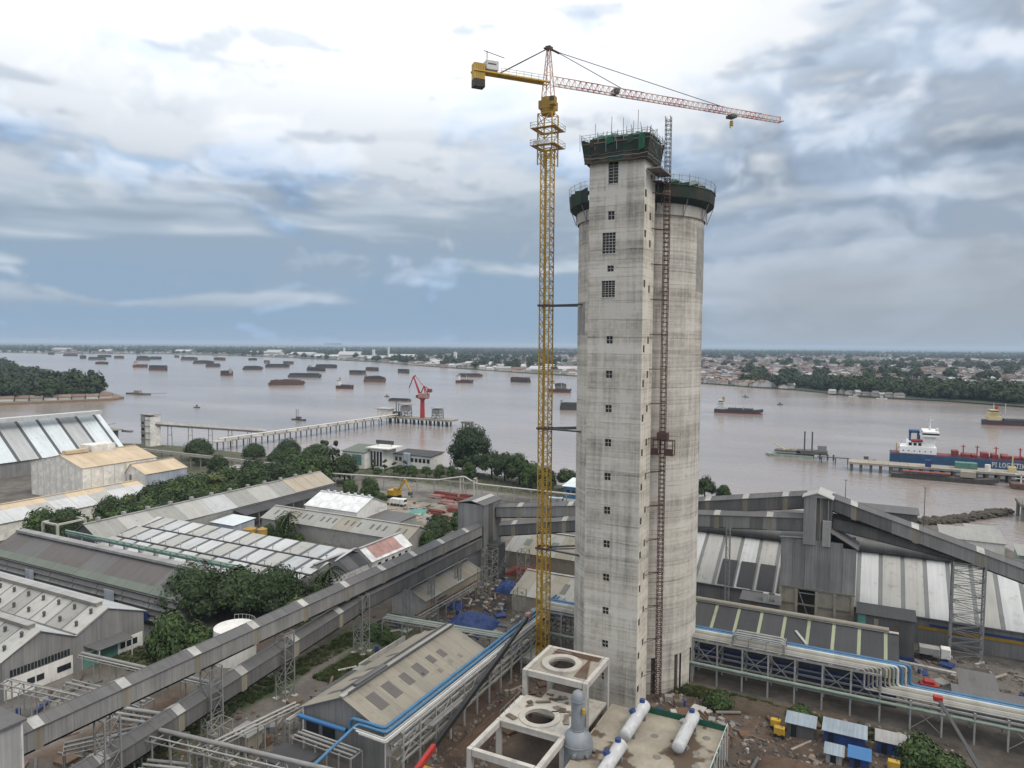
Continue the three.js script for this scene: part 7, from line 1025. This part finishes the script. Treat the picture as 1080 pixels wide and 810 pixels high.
// ---------------------------------------------------------------- the town and sheds across the river
{
  const unitW = metric(geo([box(-.5, .5, 0, .62, -.5, .5), poly([[.5, .62, .5], [.5, .62, -.5], [.5, 1, 0]]), poly([[-.5, .62, -.5], [-.5, .62, .5], [-.5, 1, 0]])]));
  const unitR = metric(geo([poly([[-.56, .58, .58], [.56, .58, .58], [.56, 1.03, 0], [-.56, 1.03, 0]], .03), poly([[.56, .58, -.58], [-.56, .58, -.58], [-.56, 1.03, 0], [.56, 1.03, 0]], .03)]));
  const walls = [M(.62, .60, .56, .9), M(.50, .47, .42, .9), M(.40, .38, .36, .9), M(.55, .53, .52, .9)], roofs = [M(.19, .11, .085, .9), M(.14, .095, .078, .9), M(.30, .30, .30, .8), M(.13, .12, .115, .9), M(.22, .16, .12, .9), M(.42, .42, .42, .7)];
  const zAt = x => { for (let i = 0; i < farBank.length - 1; i++) if (x >= farBank[i][0] && x < farBank[i + 1][0]) return mix(farBank[i][1], farBank[i + 1][1], (x - farBank[i][0]) / (farBank[i + 1][0] - farBank[i][0])); return -1000; };
  const house = (x, z, w, h, d, turn, label, group, wm, rm) => { const t = thing('house', label, 'house', [x, .6, z], group); const a = new THREE.Mesh(unitW, wm || pick(walls)), b = new THREE.Mesh(unitR, rm || pick(roofs)); a.name = 'wall'; b.name = 'roof'; a.castShadow = b.castShadow = true; t.add(a, b); t.scale.set(w, h, d); t.rotation.y = turn; };
  let n = 0; while (n < 150) { const x = rr(-330, 20), z = zAt(x) - 10 - 260 * rnd() * rnd(); if (x > -110 && z > -1180) continue; house(x, z, rr(9, 18), rr(6, 10), rr(8, 13), rr(-.4, .4) + (rnd() < .5 ? Math.PI / 2 : 0), 'small tiled house in the riverside town right of the tower', 'houses of the riverside town'); n++; }
  n = 0; while (n < 110) { const x = rr(-1500, -330), z = zAt(x) - 8 - 160 * rnd() * rnd(); house(x, z, rr(12, 30), rr(6, 11), rr(9, 16), rr(-.3, .3), 'small building along the far shore left of the tower', 'buildings along the far shore'); n++; }
  for (let i = 0; i < 9; i++) house(-46 + i * 9.5 + rr(-3, 3), -1040 + i * 4.2 + rr(-6, 2), rr(6, 11), rr(4, 6.5), rr(8, 12), .35 + rr(-.3, .3), 'pale hut in the row at the water on the right far bank', 'huts on the right far bank', walls[i % 2 ? 2 : 1], roofs[i % 3 ? 3 : 2]);
  const sheds = [[-4300, -2560, 150, 26], [-3900, -2560, 90, 20], [-3500, -2760, 120, 22], [-2750, -2640, 170, 22], [-2600, -2560, 90, 30], [-2450, -2600, 140, 20], [-2230, -2420, 110, 18], [-2060, -2330, 150, 16], [-1900, -2280, 90, 30], [-1750, -2240, 130, 17], [-1620, -2120, 100, 15], [-1500, -2080, 90, 26], [-1330, -1960, 110, 15], [-1180, -1860, 80, 14], [-1010, -1760, 90, 14], [-880, -1640, 70, 12], [-760, -1620, 90, 14], [-660, -1520, 110, 13], [-560, -1480, 80, 12], [-480, -1430, 90, 12], [-420, -1390, 60, 11]];
  sheds.forEach(([x, z, L, h], i) => house(x, z, L, h, L * .32, rr(-.1, .2), 'long white industrial shed on the hazy far shore', 'white sheds on the far shore', walls[i % 4], roofs[i % 3 ? 5 : 2]));
  // the rest of the town, too small to tell apart
  const N = 10000, iw = new THREE.InstancedMesh(unitW, walls[0], N), ir = new THREE.InstancedMesh(unitR, M(1, 1, 1, .9), N), m = new THREE.Matrix4(), q = new THREE.Quaternion(), c = new THREE.Color(); let k = 0;
  while (k < N) { let x, z; if (k < 6800) { x = rr(-620, 700); z = -1215 - 3600 * Math.pow(rnd(), 1.35); x *= 1 + (-z - 1200) / 3600; if (x > 30 && z > -1150) continue; } else { x = rr(-6500, -200); z = zAt(x) - 30 - 2600 * Math.pow(rnd(), 1.6); } if (z > zAt(x) - (x > -110 ? 110 : 20)) continue; if (fbm(x * .003, z * .003, 7, 3) < .36) continue;
    const s = rr(10, 22); q.setFromAxisAngle(Yv, rr(0, 3.14)); m.compose(V(x, .6, z), q, V(s * rr(.9, 1.5), rr(6, 11), s)); iw.setMatrixAt(k, m); ir.setMatrixAt(k, m); const b = rr(.4, .95); iw.setColorAt(k, c.setRGB(b, b * .98, b * .94)); const r = pick(roofs).color; ir.setColorAt(k, c.setRGB(r.r * b, r.g * b, r.b * b)); k++; }
  iw.name = 'distant_town_walls'; ir.name = 'distant_town_roofs'; iw.userData = { kind: 'stuff', label: 'mass of distant town houses beyond the river', category: 'town' }; ir.userData = { kind: 'stuff', label: 'roofs of the distant town beyond the river', category: 'town' }; iw.castShadow = ir.castShadow = true; scene.add(iw, ir);
  for (const [x, z, h, r] of [[-2120, -2500, 44, 5], [-1830, -2440, 52, 4], [-1940, -2480, 38, 7], [-1260, -2050, 36, 6]]) { const t = thing('storage_silo', 'pale far silo in the industrial strip on the horizon', 'silo', [x, .6, z], 'far silos'); mesh('shell', new THREE.CylinderGeometry(r, r, h, 14).translate(x, h / 2, z), mt.wallWhite, t); mesh('cap', new THREE.ConeGeometry(r * 1.05, r * .6, 14).translate(x, h + r * .3, z), mt.wallGrey, t); }
  for (let i = 0; i < 8; i++) house(-790 + i * 6, -412 - i * 11, 11, 5.5, 8, .8, 'small hut at the water edge of the headland', 'huts on the headland shore', walls[i % 3], roofs[i % 2 ? 0 : 4]);
}

// ---------------------------------------------------------------- site clutter
{ // huts with blue sheets on the red soil
  const huts = [[-10.6, -6.6, -121.0, -118.6, 2.3, mt.sheetDark, mt.hutRoof, 'site hut with a pale blue sheet roof nearest the tower'], [-5.2, .6, -121.6, -118.8, 2.3, mt.tarp, mt.hutRoof, 'long site hut with a blue-grey roof beside the first hut'], [2.2, 7.2, -122.0, -119.8, 2.1, mt.tarp, mt.sheetPale, 'royal blue site cabin with a white roof edge'], [-4.6, -2.4, -115.2, -113.4, 1.6, mt.sheetPale, mt.hutRoof, 'small white bin box in front of the huts'], [-1.4, 1.2, -115.8, -113.8, 1.7, mt.tarp, mt.blue, 'small blue box in front of the huts']];
  for (const [x0, x1, z0, z1, h, wm, rm, l] of huts) { const t = thing('site_hut', l, 'hut', [(x0 + x1) / 2, 0, (z0 + z1) / 2]); const wl = mesh('wall', box(x0, x1, 0, h, z0, z1), wm, t); mesh('roof_sheet', poly([[x0 - .3, h + .02, z1 + .5], [x1 + .3, h + .02, z1 + .5], [x1 + .3, h + .5, z0 - .3], [x0 - .3, h + .5, z0 - .3]], .08), rm, t); onZ(wl, 'door', x0 + .6, x0 + 1.4, 0, Math.min(h * .8, 2), z1 + .01, mt.glass); }
  for (const [x, z, m, l] of [[-12.4, -119.6, mt.yellow, 'yellow generator left of the first site hut'], [-11.6, -117.4, mt.yellow, 'small yellow pump in front of the first site hut'], [4.4, -115.4, mt.yellow, 'yellow compressor on the soil below the blue cabin']]) { const t = thing('site_machine', l, 'machine', [x, 0, z]); mesh('body', rbox(x - .8, x + .8, .4, 1.7, z - .5, z + .5, .12), m, t); for (const d of [-.5, .5]) mesh('wheel', new THREE.CylinderGeometry(.35, .35, .2, 12).rotateX(Math.PI / 2).translate(x + d, .35, z + .55), mt.black, t); mesh('exhaust', tube([x + .4, 1.7, z], [x + .4, 2.3, z], .08, 6), mt.steelDark, t); }
  const t2 = thing('pipe_bundle', 'stack of long pale pipes on the dark soil right of the tower', 'pipes', [-22, 0, -116]); for (let i = 0; i < 6; i++) mesh('loose_pipe', tube([-26 + i * .5, .3 + (i % 2) * .3, -118.5], [-20.4 + i * .5, .3 + (i % 2) * .3, -113.5 + i * .2], .22, 8), i % 2 ? mt.rustSteel : mt.steelPale, t2);
  const gp = solo('grass_plot', 'square yellow-green grass plot at the bottom right', 'grass', [box(5.4, 14.4, .02, .14, -112.2, -106)], M(.10, .105, .02, 1, tMottle)); gp.userData.kind = 'stuff';
}
{ // blue tarpaulins and material heaps in the yard by the crane
  const heap = (name, label, cat, x, z, w, d, h, m, seed) => { const g = new THREE.PlaneGeometry(w, d, 26, 18).rotateX(-Math.PI / 2), p = g.attributes.position; for (let i = 0; i < p.count; i++) { const ex = 1 - Math.pow(Math.abs(p.getX(i)) / w * 2, 4), ez = 1 - Math.pow(Math.abs(p.getZ(i)) / d * 2, 4), q = fbm(p.getX(i) * .9 + seed, p.getZ(i) * .9, 3, 4, 0, .7); p.setY(i, -.2 + h * Math.max(0, ex * ez) * (.25 + 1.2 * q)); } g.computeVertexNormals(); return solo(name, label, cat, g.translate(x, 0, z), m); };
  heap('blue_tarpaulin', 'crumpled blue tarpaulin over a stockpile left of the crane mast', 'tarpaulin', -77.5, -134, 11, 8, 2.4, mt.tarp, 3); heap('blue_tarpaulin', 'smaller blue tarpaulin stack behind the large one', 'tarpaulin', -80.6, -156.5, 6.5, 4.4, 2.6, mt.tarp, 9); heap('blue_tarpaulin', 'blue sheet bundle below the conveyor posts', 'tarpaulin', -86, -141, 3.6, 4, 1.6, mt.tarp, 14);
  heap('scrap_heap', 'rust red scrap pile in front of the khaki shed behind the crane', 'heap', -80.5, -170, 15, 5, 2.6, mt.redRust, 21); heap('scrap_heap', 'grey scrap pile under the galleries by the transfer house', 'heap', -95, -170.5, 9, 5, 2.2, mt.rubble, 27);
  heap('soil_heap', 'brown soil heap right of the tower below the pipe rack', 'heap', -22.5, -112, 9, 7, 2.2, mt.soilRed, 33); heap('soil_heap', 'dark soil bank in front of the right pipe rack', 'heap', -16, -124.5, 13, 5, 1.4, mt.soil, 41); heap('soil_heap', 'orange soil heap at the bottom right', 'heap', -8, -108, 12, 7, 1.4, mt.soilRed, 47); heap('soil_heap', 'red-brown spoil strip beside the left pipe rack', 'heap', -53.5, -100, 5, 24, 1.2, mt.soilRed, 52);
  [[-158, -246], [-152, -245], [-146, -246], [-156, -240], [-149.5, -239.5], [-143, -240], [-139, -235], [-141, -229], [-137, -223], [-142, -217.5], [-136, -212], [-147, -233.5]].forEach(([x, z], i) => { const t = thing('steel_bundle', 'bundle of rust red steel on the middle storage yard', 'steel bundle', [x, 0, z], 'red steel bundles'); for (let k = 0; k < 5; k++) mesh('steel_bar', box(x - 3, x + 3 + rr(-.6, .6), .2 + (k % 2) * .55, .7 + (k % 2) * .55, z - 1.6 + k * .7, z - 1.1 + k * .7), k % 3 === 2 ? mt.rustSteel : i % 4 === 3 ? mt.pink : mt.redRust, t); }); heap('scrap_heap', 'green-grey stockpile beside the red ones', 'heap', -148, -215, 7, 8, 1.6, mt.teal, 71);
  // loose timber, plates and drums, each its own
  const R0 = [[-98, -62, -166, -120, 150, 0], [-34, 12, -126, -98, 130, 0], [-57, -50, -118, -62, 26, 0], [-168, -126, -244, -186, 90, 0], [-132, -96, -82, -54, 46, 0], [6, 42, -164, -140, 40, 0], [-88, -78, -118, -60, 44, 0]];
  const shapes = [box(-1, 1, 0, .16, -.3, .3), box(-.5, .5, 0, .7, -.4, .4), box(-1.8, 1.8, 0, .12, -.12, .12), box(-.8, .8, 0, .3, -.8, .8), new THREE.CylinderGeometry(.3, .3, .9, 10).translate(0, .45, 0), new THREE.CylinderGeometry(.22, .22, 3.2, 8).rotateZ(Math.PI / 2).translate(0, .22, 0)].map(g => metric(geo([g]))), names = ['timber_sheet', 'crate', 'plank', 'pallet', 'oil_drum', 'pipe_length'], nm = ['loose board', 'small crate', 'loose plank', 'flat pallet', 'oil drum', 'short pipe length'];
  const ms = [mt.plank, mt.plankD, mt.plank, mt.rustSteel, mt.rustSteel, mt.steelMid, mt.concDark, mt.concDirty, mt.steelDull, mt.sheetDark, mt.concPale, mt.tarp], where = ['in the yard between the conveyors and the crane', 'on the red soil right of the tower', 'beside the left pipe rack', 'in the middle storage yard', 'in the yard by the workshop', 'in the right hand yard', 'under the left conveyor galleries'];
  const taken2 = (x, z) => (x > -76.5 && x < -60 && z < -79 && z > -111) || (x > -98 && x < -87.8 && z < -130 && z > -157) || (x > -36.5 && x < -17.5 && z > -108.5) || (Math.hypot(x - TX, z - TZ) < 13) || (x > -45 && x < -33 && z > -120 && z < -112) || (x > -12 && x < 8 && z < -117.5 && z > -123) || (x > -74.5 && x < -49.5 && z < -145 && z > -165) || (x > 14 && x < 19.5 && z > -152.5 && z < -143) || (x > -98 && x < -89 && z < -159) || x > 20 && z > -147.5 && z < -138.5;
  R0.forEach(([x0, x1, z0, z1, n], r) => { for (let i = 0; i < n; i++) { const x = rr(x0, x1), z = rr(z0, z1); if (taken2(x, z)) continue; const s = Math.floor(rnd() * 6), o = new THREE.Mesh(shapes[s], pick(ms)); o.name = numbered(names[s]); o.position.set(x, .01 + rnd() * .1, z); o.rotation.y = rr(0, 3.14); o.scale.setScalar(rr(.7, 1.5)); o.castShadow = o.receiveShadow = true; o.userData = { label: `${nm[s]} lying ${where[r]}`, category: nm[s], group: `loose site material ${where[r]}` }; scene.add(o); } });
}
{ // excavator in the middle yard, trucks
  const t = thing('excavator', 'yellow excavator standing in the middle storage yard', 'excavator', [-171, 0, -232]); mesh('tracks', [rbox(-174, -169, 0, 1, -234.2, -233, .3), rbox(-174, -169, 0, 1, -231, -229.8, .3)], mt.black, t); mesh('body', rbox(-173.6, -169, 1.1, 3.4, -234, -230, .25), mt.yellow, t); mesh('cab', rbox(-170.4, -168.8, 1.2, 4.4, -231.6, -230.1, .2), mt.yellowD, t); mesh('boom', [bar([-169.6, 2.6, -232], [-166, 8, -232], .7), bar([-166, 8, -232], [-163.4, 3, -232], .5)], mt.yellow, t); mesh('bucket', rbox(-164.2, -162.8, 1.8, 3.2, -232.8, -231.2, .2), mt.steelDark, t);
  for (const [x, z, m, l] of [[-161, -221, mt.wallWhite, 'white truck parked beside the yellow excavator'], [-133, -233, mt.wallWhite, 'white truck parked under the elevated pipe line'], [-109, -252, mt.wallBlue, 'pale blue truck parked by the bank trees']]) { const u = thing('truck', l, 'truck', [x, 0, z]); mesh('bed', rbox(x - 3.4, x + 1, 1, 2.8, z - 1.2, z + 1.2, .1), m, u); const cb = mesh('cab', rbox(x + 1.2, x + 3, .8, 3, z - 1.2, z + 1.2, .25), m, u); for (const d of [-2.6, -1.2, 2]) for (const e of [-1.1, 1.1]) mesh('wheel', new THREE.CylinderGeometry(.5, .5, .3, 12).rotateX(Math.PI / 2).translate(x + d, .5, z + e), mt.black, u); mesh('windscreen', box(x + 3, x + 3.03, 1.8, 2.7, z - 1, z + 1), mt.glass, cb); }
}
// low racks and pipe bridges around the workshops at the bottom left
function lowRack(label, pts, h, n, mats, wdt = 2) { const a = V(...pts[0]), b = V(...pts[1]), t = thing('low_pipe_rack', label, 'pipe rack', [(a.x + b.x) / 2, 0, (a.z + b.z) / 2]); const d = b.clone().sub(a).normalize(), s = V(-d.z, 0, d.x); for (let i = 0; i <= n; i++) { const p = a.clone().lerp(b, i / n); for (const k of [-1, 1]) mesh('post', bar(p.clone().addScaledVector(s, k * wdt / 2).setY(0), p.clone().addScaledVector(s, k * wdt / 2).setY(h), .17), mt.steelDull, t); mesh('cross_beam', bar(p.clone().addScaledVector(s, -wdt / 2).setY(h), p.clone().addScaledVector(s, wdt / 2).setY(h), .17), mt.steelDull, t); if (i < n) { const q = a.clone().lerp(b, (i + 1) / n); for (const k of [-1, 1]) mesh('side_beam', bar(p.clone().addScaledVector(s, k * wdt / 2).setY(h), q.clone().addScaledVector(s, k * wdt / 2).setY(h), .13), mt.steelDull, t); mesh('brace', [bar(p.clone().addScaledVector(s, -wdt / 2).setY(h), q.clone().addScaledVector(s, wdt / 2).setY(h), .1)], mt.steelDull, t); } } mats.forEach(([m, r], k) => { const o = (k - (mats.length - 1) / 2) * wdt / mats.length; mesh('pipe', tube(a.clone().addScaledVector(s, o).setY(h + .15 + r), b.clone().addScaledVector(s, o).setY(h + .15 + r), r, 8), m, t); }); return t; }
lowRack('white framed pipe rack in front of the workshop windows', [[-128, 0, -64.6], [-111, 0, -67]], 5, 6, [[mt.steelPale, .12], [mt.steel, .14]], 3.0);
lowRack('pale pipe bridge from the workshop corner towards the upper conveyor', [[-128.6, 0, -78], [-96, 0, -81.4]], 4.2, 8, [[mt.steel, .3], [mt.steelPale, .14]], 1.2);
lowRack('white lattice pipe bridge at the bottom below the khaki hall', [[-92, 0, -64.4], [-56, 0, -69.4]], 6, 11, [[mt.steel, .34], [mt.steelPale, .12]], 3.0);
lowRack('cluttered pale pipe rack between the two galleries near the bottom left', [[-104, 0, -68], [-95.4, 0, -70]], 4, 3, [[mt.steelPale, .3], [mt.steelPale, .2], [mt.steelPale, .25]], 4);
lowRack('white railed rack left of the khaki hall gable', [[-82, 0, -66], [-79.4, 0, -82]], 5, 5, [[mt.steelPale, .18], [mt.steelPale, .14]], 1.8);
lowRack('mint pipe rack crossing below the yard tarpaulins', [[-90, 0, -118.6], [-62, 0, -121.4]], 4.4, 6, [[mt.mint, .3], [mt.steelPale, .2], [mt.mint, .18]], 2.2);
lowRack('pale pipe run along the left eave of the khaki hall', [[-77.6, 0, -78], [-77.8, 0, -116]], 4.6, 8, [[mt.steelPale, .16], [mt.steel, .16]], .9);
lowRack('tangle of grey pipes by the lower lattice trestle', [[-88.6, 0, -62], [-82.6, 0, -64]], 3.2, 3, [[mt.steel, .24], [mt.steelPale, .2], [mt.steel, .2]], 3);
lowRack('blue and white pipe run below the crane yard beside the tower', [[-62, 0, -131.4], [-48, 0, -133]], 6.6, 4, [[mt.blueBright, .22], [mt.steelPale, .22], [mt.steelPale, .2], [mt.blueBright, .18]], 2.6);
lowRack('grey steel rack beside the lowest trestle at the bottom left', [[-100, 0, -58], [-94.6, 0, -66]], 4.6, 4, [[mt.steel, .2], [mt.steelPale, .16], [mt.steel, .14]], 3.4);
lowRack('grey pipe rack under the pale pipe bridge by the workshop', [[-122, 0, -72], [-104, 0, -74]], 3.2, 6, [[mt.steel, .16], [mt.steelDull, .2]], 2.2);
lowRack('steel rack in front of the khaki hall gable', [[-74, 0, -76.6], [-63, 0, -76.4]], 4.4, 5, [[mt.steelPale, .14], [mt.steel, .2], [mt.steelDull, .16]], 2.4);
lowRack('rusty pipe rack under the conveyor posts by the khaki shed', [[-85.6, 0, -124], [-85.2, 0, -150]], 3.6, 8, [[mt.rustSteel, .2], [mt.steel, .16]], 2.0);
lowRack('grey rack between the slate roof and the transfer tower', [[-32, 0, -159.6], [-1, 0, -155.4]], 3.8, 8, [[mt.steelDull, .3], [mt.yellowD, .14], [mt.steel, .2]], 2.2);
for (const [x, z, w, d, h, l] of [[-86, -157, 3, 3, 10, 'grey scaffold tower by the transfer house stairs'], [-82.6, -148, 2.4, 2.4, 8, 'scaffold tower among the blue tarpaulins'], [-79.4, -163, 2.4, 2.4, 9, 'scaffold tower in front of the rust red scrap pile'], [-69.5, -141, 2.2, 2.2, 7, 'scaffold tower beside the lower khaki shed'], [-83.4, -70.6, 2.4, 2.4, 7, 'scaffold tower at the bottom between gallery and pipe bridge']]) trestle(l, x, z, w, d, h, { m: mt.steelDull, bay: 1.8, leg: .14, br: .08, name: 'scaffold_tower' });
{ const t = thing('boundary_wall', 'green painted boundary wall behind the workshop', 'wall', [-137, 0, -101]); for (let i = 0; i < 5; i++) mesh('wall_panel', box(-131.6 + i * 3.2, -128.5 + i * 3.2, 0, 2.4, -99.2, -99), mt.wallGreen, t); const u = thing('pale_wall', 'low pale wall beside the round bush near the khaki hall', 'wall', [-85, 0, -112]); for (let i = 0; i < 5; i++) mesh('wall_panel', box(-85.2, -85, 0, 1.6, -118.9 + i * 3, -116 + i * 3), mt.concPale, u);
  const h = thing('flat_hut', 'small flat roofed khaki hut under the lower gallery', 'hut', [-84, 0, -76]); mesh('wall', box(-85.6, -82.4, 0, 2.5, -77.6, -74.8), mt.wallTan, h); mesh('roof', box(-86, -82, 2.55, 2.8, -78, -74.4), mt.roofOffB, h); const k = thing('flat_hut', 'dark flat roofed pump hut at the bottom below the blue pipes', 'hut', [-72, 0, -72]); mesh('wall', box(-75, -69, 0, 3.2, -75, -71), mt.wallGrey, k); mesh('roof', box(-75.4, -68.6, 3.25, 3.5, -75.4, -70.6), mt.roofSlate, k);
  const sg = thing('steel_gantry', 'pale square steel gantry at the left behind the louvred warehouse', 'gantry', [-210, 0, -125]); for (const [x, z] of [[-214, -120], [-207, -120], [-214, -128], [-207, -128]]) mesh('leg', box(x - .3, x + .3, 0, 9.6, z - .3, z + .3), mt.concPale, sg); for (const [a, b] of [[[-214, 9.6, -120], [-207, 9.6, -120]], [[-207, 9.6, -120], [-207, 9.6, -128]], [[-214, 9.6, -128], [-207, 9.6, -128]], [[-214, 9.6, -120], [-214, 9.6, -128]]]) mesh('beam', bar(a, b, .5), mt.concPale, sg); }

// rubble over the building site and grass on the plots: too many and too small to count
{
  const R = mulberry(77), m = new THREE.Matrix4(), q = new THREE.Quaternion(), e = new THREE.Euler(), c = new THREE.Color();
  const scatter = (name, label, cat, g, mat, n, zones, s0, s1, tone, flat) => { const im = new THREE.InstancedMesh(g, mat, n); for (let k = 0; k < n; k++) { const z = zones[Math.floor(R() * zones.length)]; const x = mix(z[0], z[1], R()), zz = mix(z[2], z[3], R()), s = s0 + (s1 - s0) * R() * R(); q.setFromEuler(e.set(flat ? 0 : R() * .5, R() * 6.28, flat ? 0 : R() * .5)); m.compose(V(x, .02, zz), q, V(s, s * (.5 + R() * .6), s)); im.setMatrixAt(k, m); const t = tone(R); im.setColorAt(k, c.setRGB(...t)); } im.name = name; im.userData = { kind: 'stuff', label, category: cat }; im.castShadow = im.receiveShadow = true; scene.add(im); };
  scatter('site_rubble', 'broken stone and offcuts strewn over the building site', 'rubble', metric(geo([new THREE.DodecahedronGeometry(.5, 0)])), M(1, 1, 1, 1), 5200, [[-33, 14, -128, -90], [-33, 14, -128, -106], [-100, -59, -160, -112], [-58, -49, -122, -60], [6, 50, -166, -138], [-104, -80, -84, -54]], .2, 1.3, r => { const b = .05 + .22 * r() * r(), w = r(); return [b * (1 + .35 * w), b, b * (1 - .3 * w)]; });
  const blade = []; for (let i = 0; i < 9; i++) { const a = i * .7, x = Math.cos(a) * .2, z = Math.sin(a) * .2; blade.push(poly([[x - .1, 0, z], [x + .1, 0, z], [x * 2.4, .55, z * 2.4]])); }
  scatter('grass_tufts', 'rough grass on the plots between the conveyors and along the banks', 'grass', metric(geo(blade)), M(1, 1, 1, 1), 12000, [[-99, -93.6, -118, -70], [-91, -86, -110, -98], [-250, -60, -300, -262], [-132, -112, -104, -84], [5.4, 14.4, -112.2, -106], [-100, -92, -70, -50], [-14, 10, -127, -123], [-31, -14, -128, -124]], .5, 1.5, r => { const b = .6 + .8 * r(); return [.05 * b * (.8 + .7 * r()), .075 * b, .022 * b]; }, true);
}
// things of one kind that only their place tells apart
{
  const tens = ['', 'first', 'second', 'third', 'fourth', 'fifth', 'sixth', 'seventh', 'eighth', 'ninth', 'tenth', 'eleventh', 'twelfth', 'thirteenth', 'fourteenth', 'fifteenth', 'sixteenth', 'seventeenth', 'eighteenth', 'nineteenth', 'twentieth', 'twenty-first', 'twenty-second', 'twenty-third', 'twenty-fourth'];
  for (const [group, text] of [['barges anchored far up the river', 'distant coal barge of the anchored crowd'], ['white sheds on the far shore', 'long white shed on the hazy far shore'], ['bank trees left of the crane mast', 'dark bank tree after the huge round one'], ['huts on the headland shore', 'small hut on the headland shore'], ['huts on the right far bank', 'pale hut of the row on the right far bank'], ['grove behind the tree belt', 'dark tree of the grove behind the tree belt'], ['trees left of the transfer house', 'bushy tree in the strip left of the transfer house'], ['garden trees by the office', 'low garden tree right of the riverside office'], ['cypresses by the office', 'small cypress in front of the riverside office'], ['slim trees by the office', 'tall slim tree left of the green screen wall'], ['red steel bundles', 'bundle of rust red steel on the middle storage yard'], ['far silos', 'pale silo on the far horizon']]) {
    const a = scene.children.filter(o => o.userData.group === group).sort((p, q) => Math.atan2(p.position.x, -p.position.z) - Math.atan2(q.position.x, -q.position.z));
    a.forEach((o, i) => { o.userData.label = `${text}, ${tens[i + 1]} from the left`; });
  }
}
renderer.render(scene, camera);
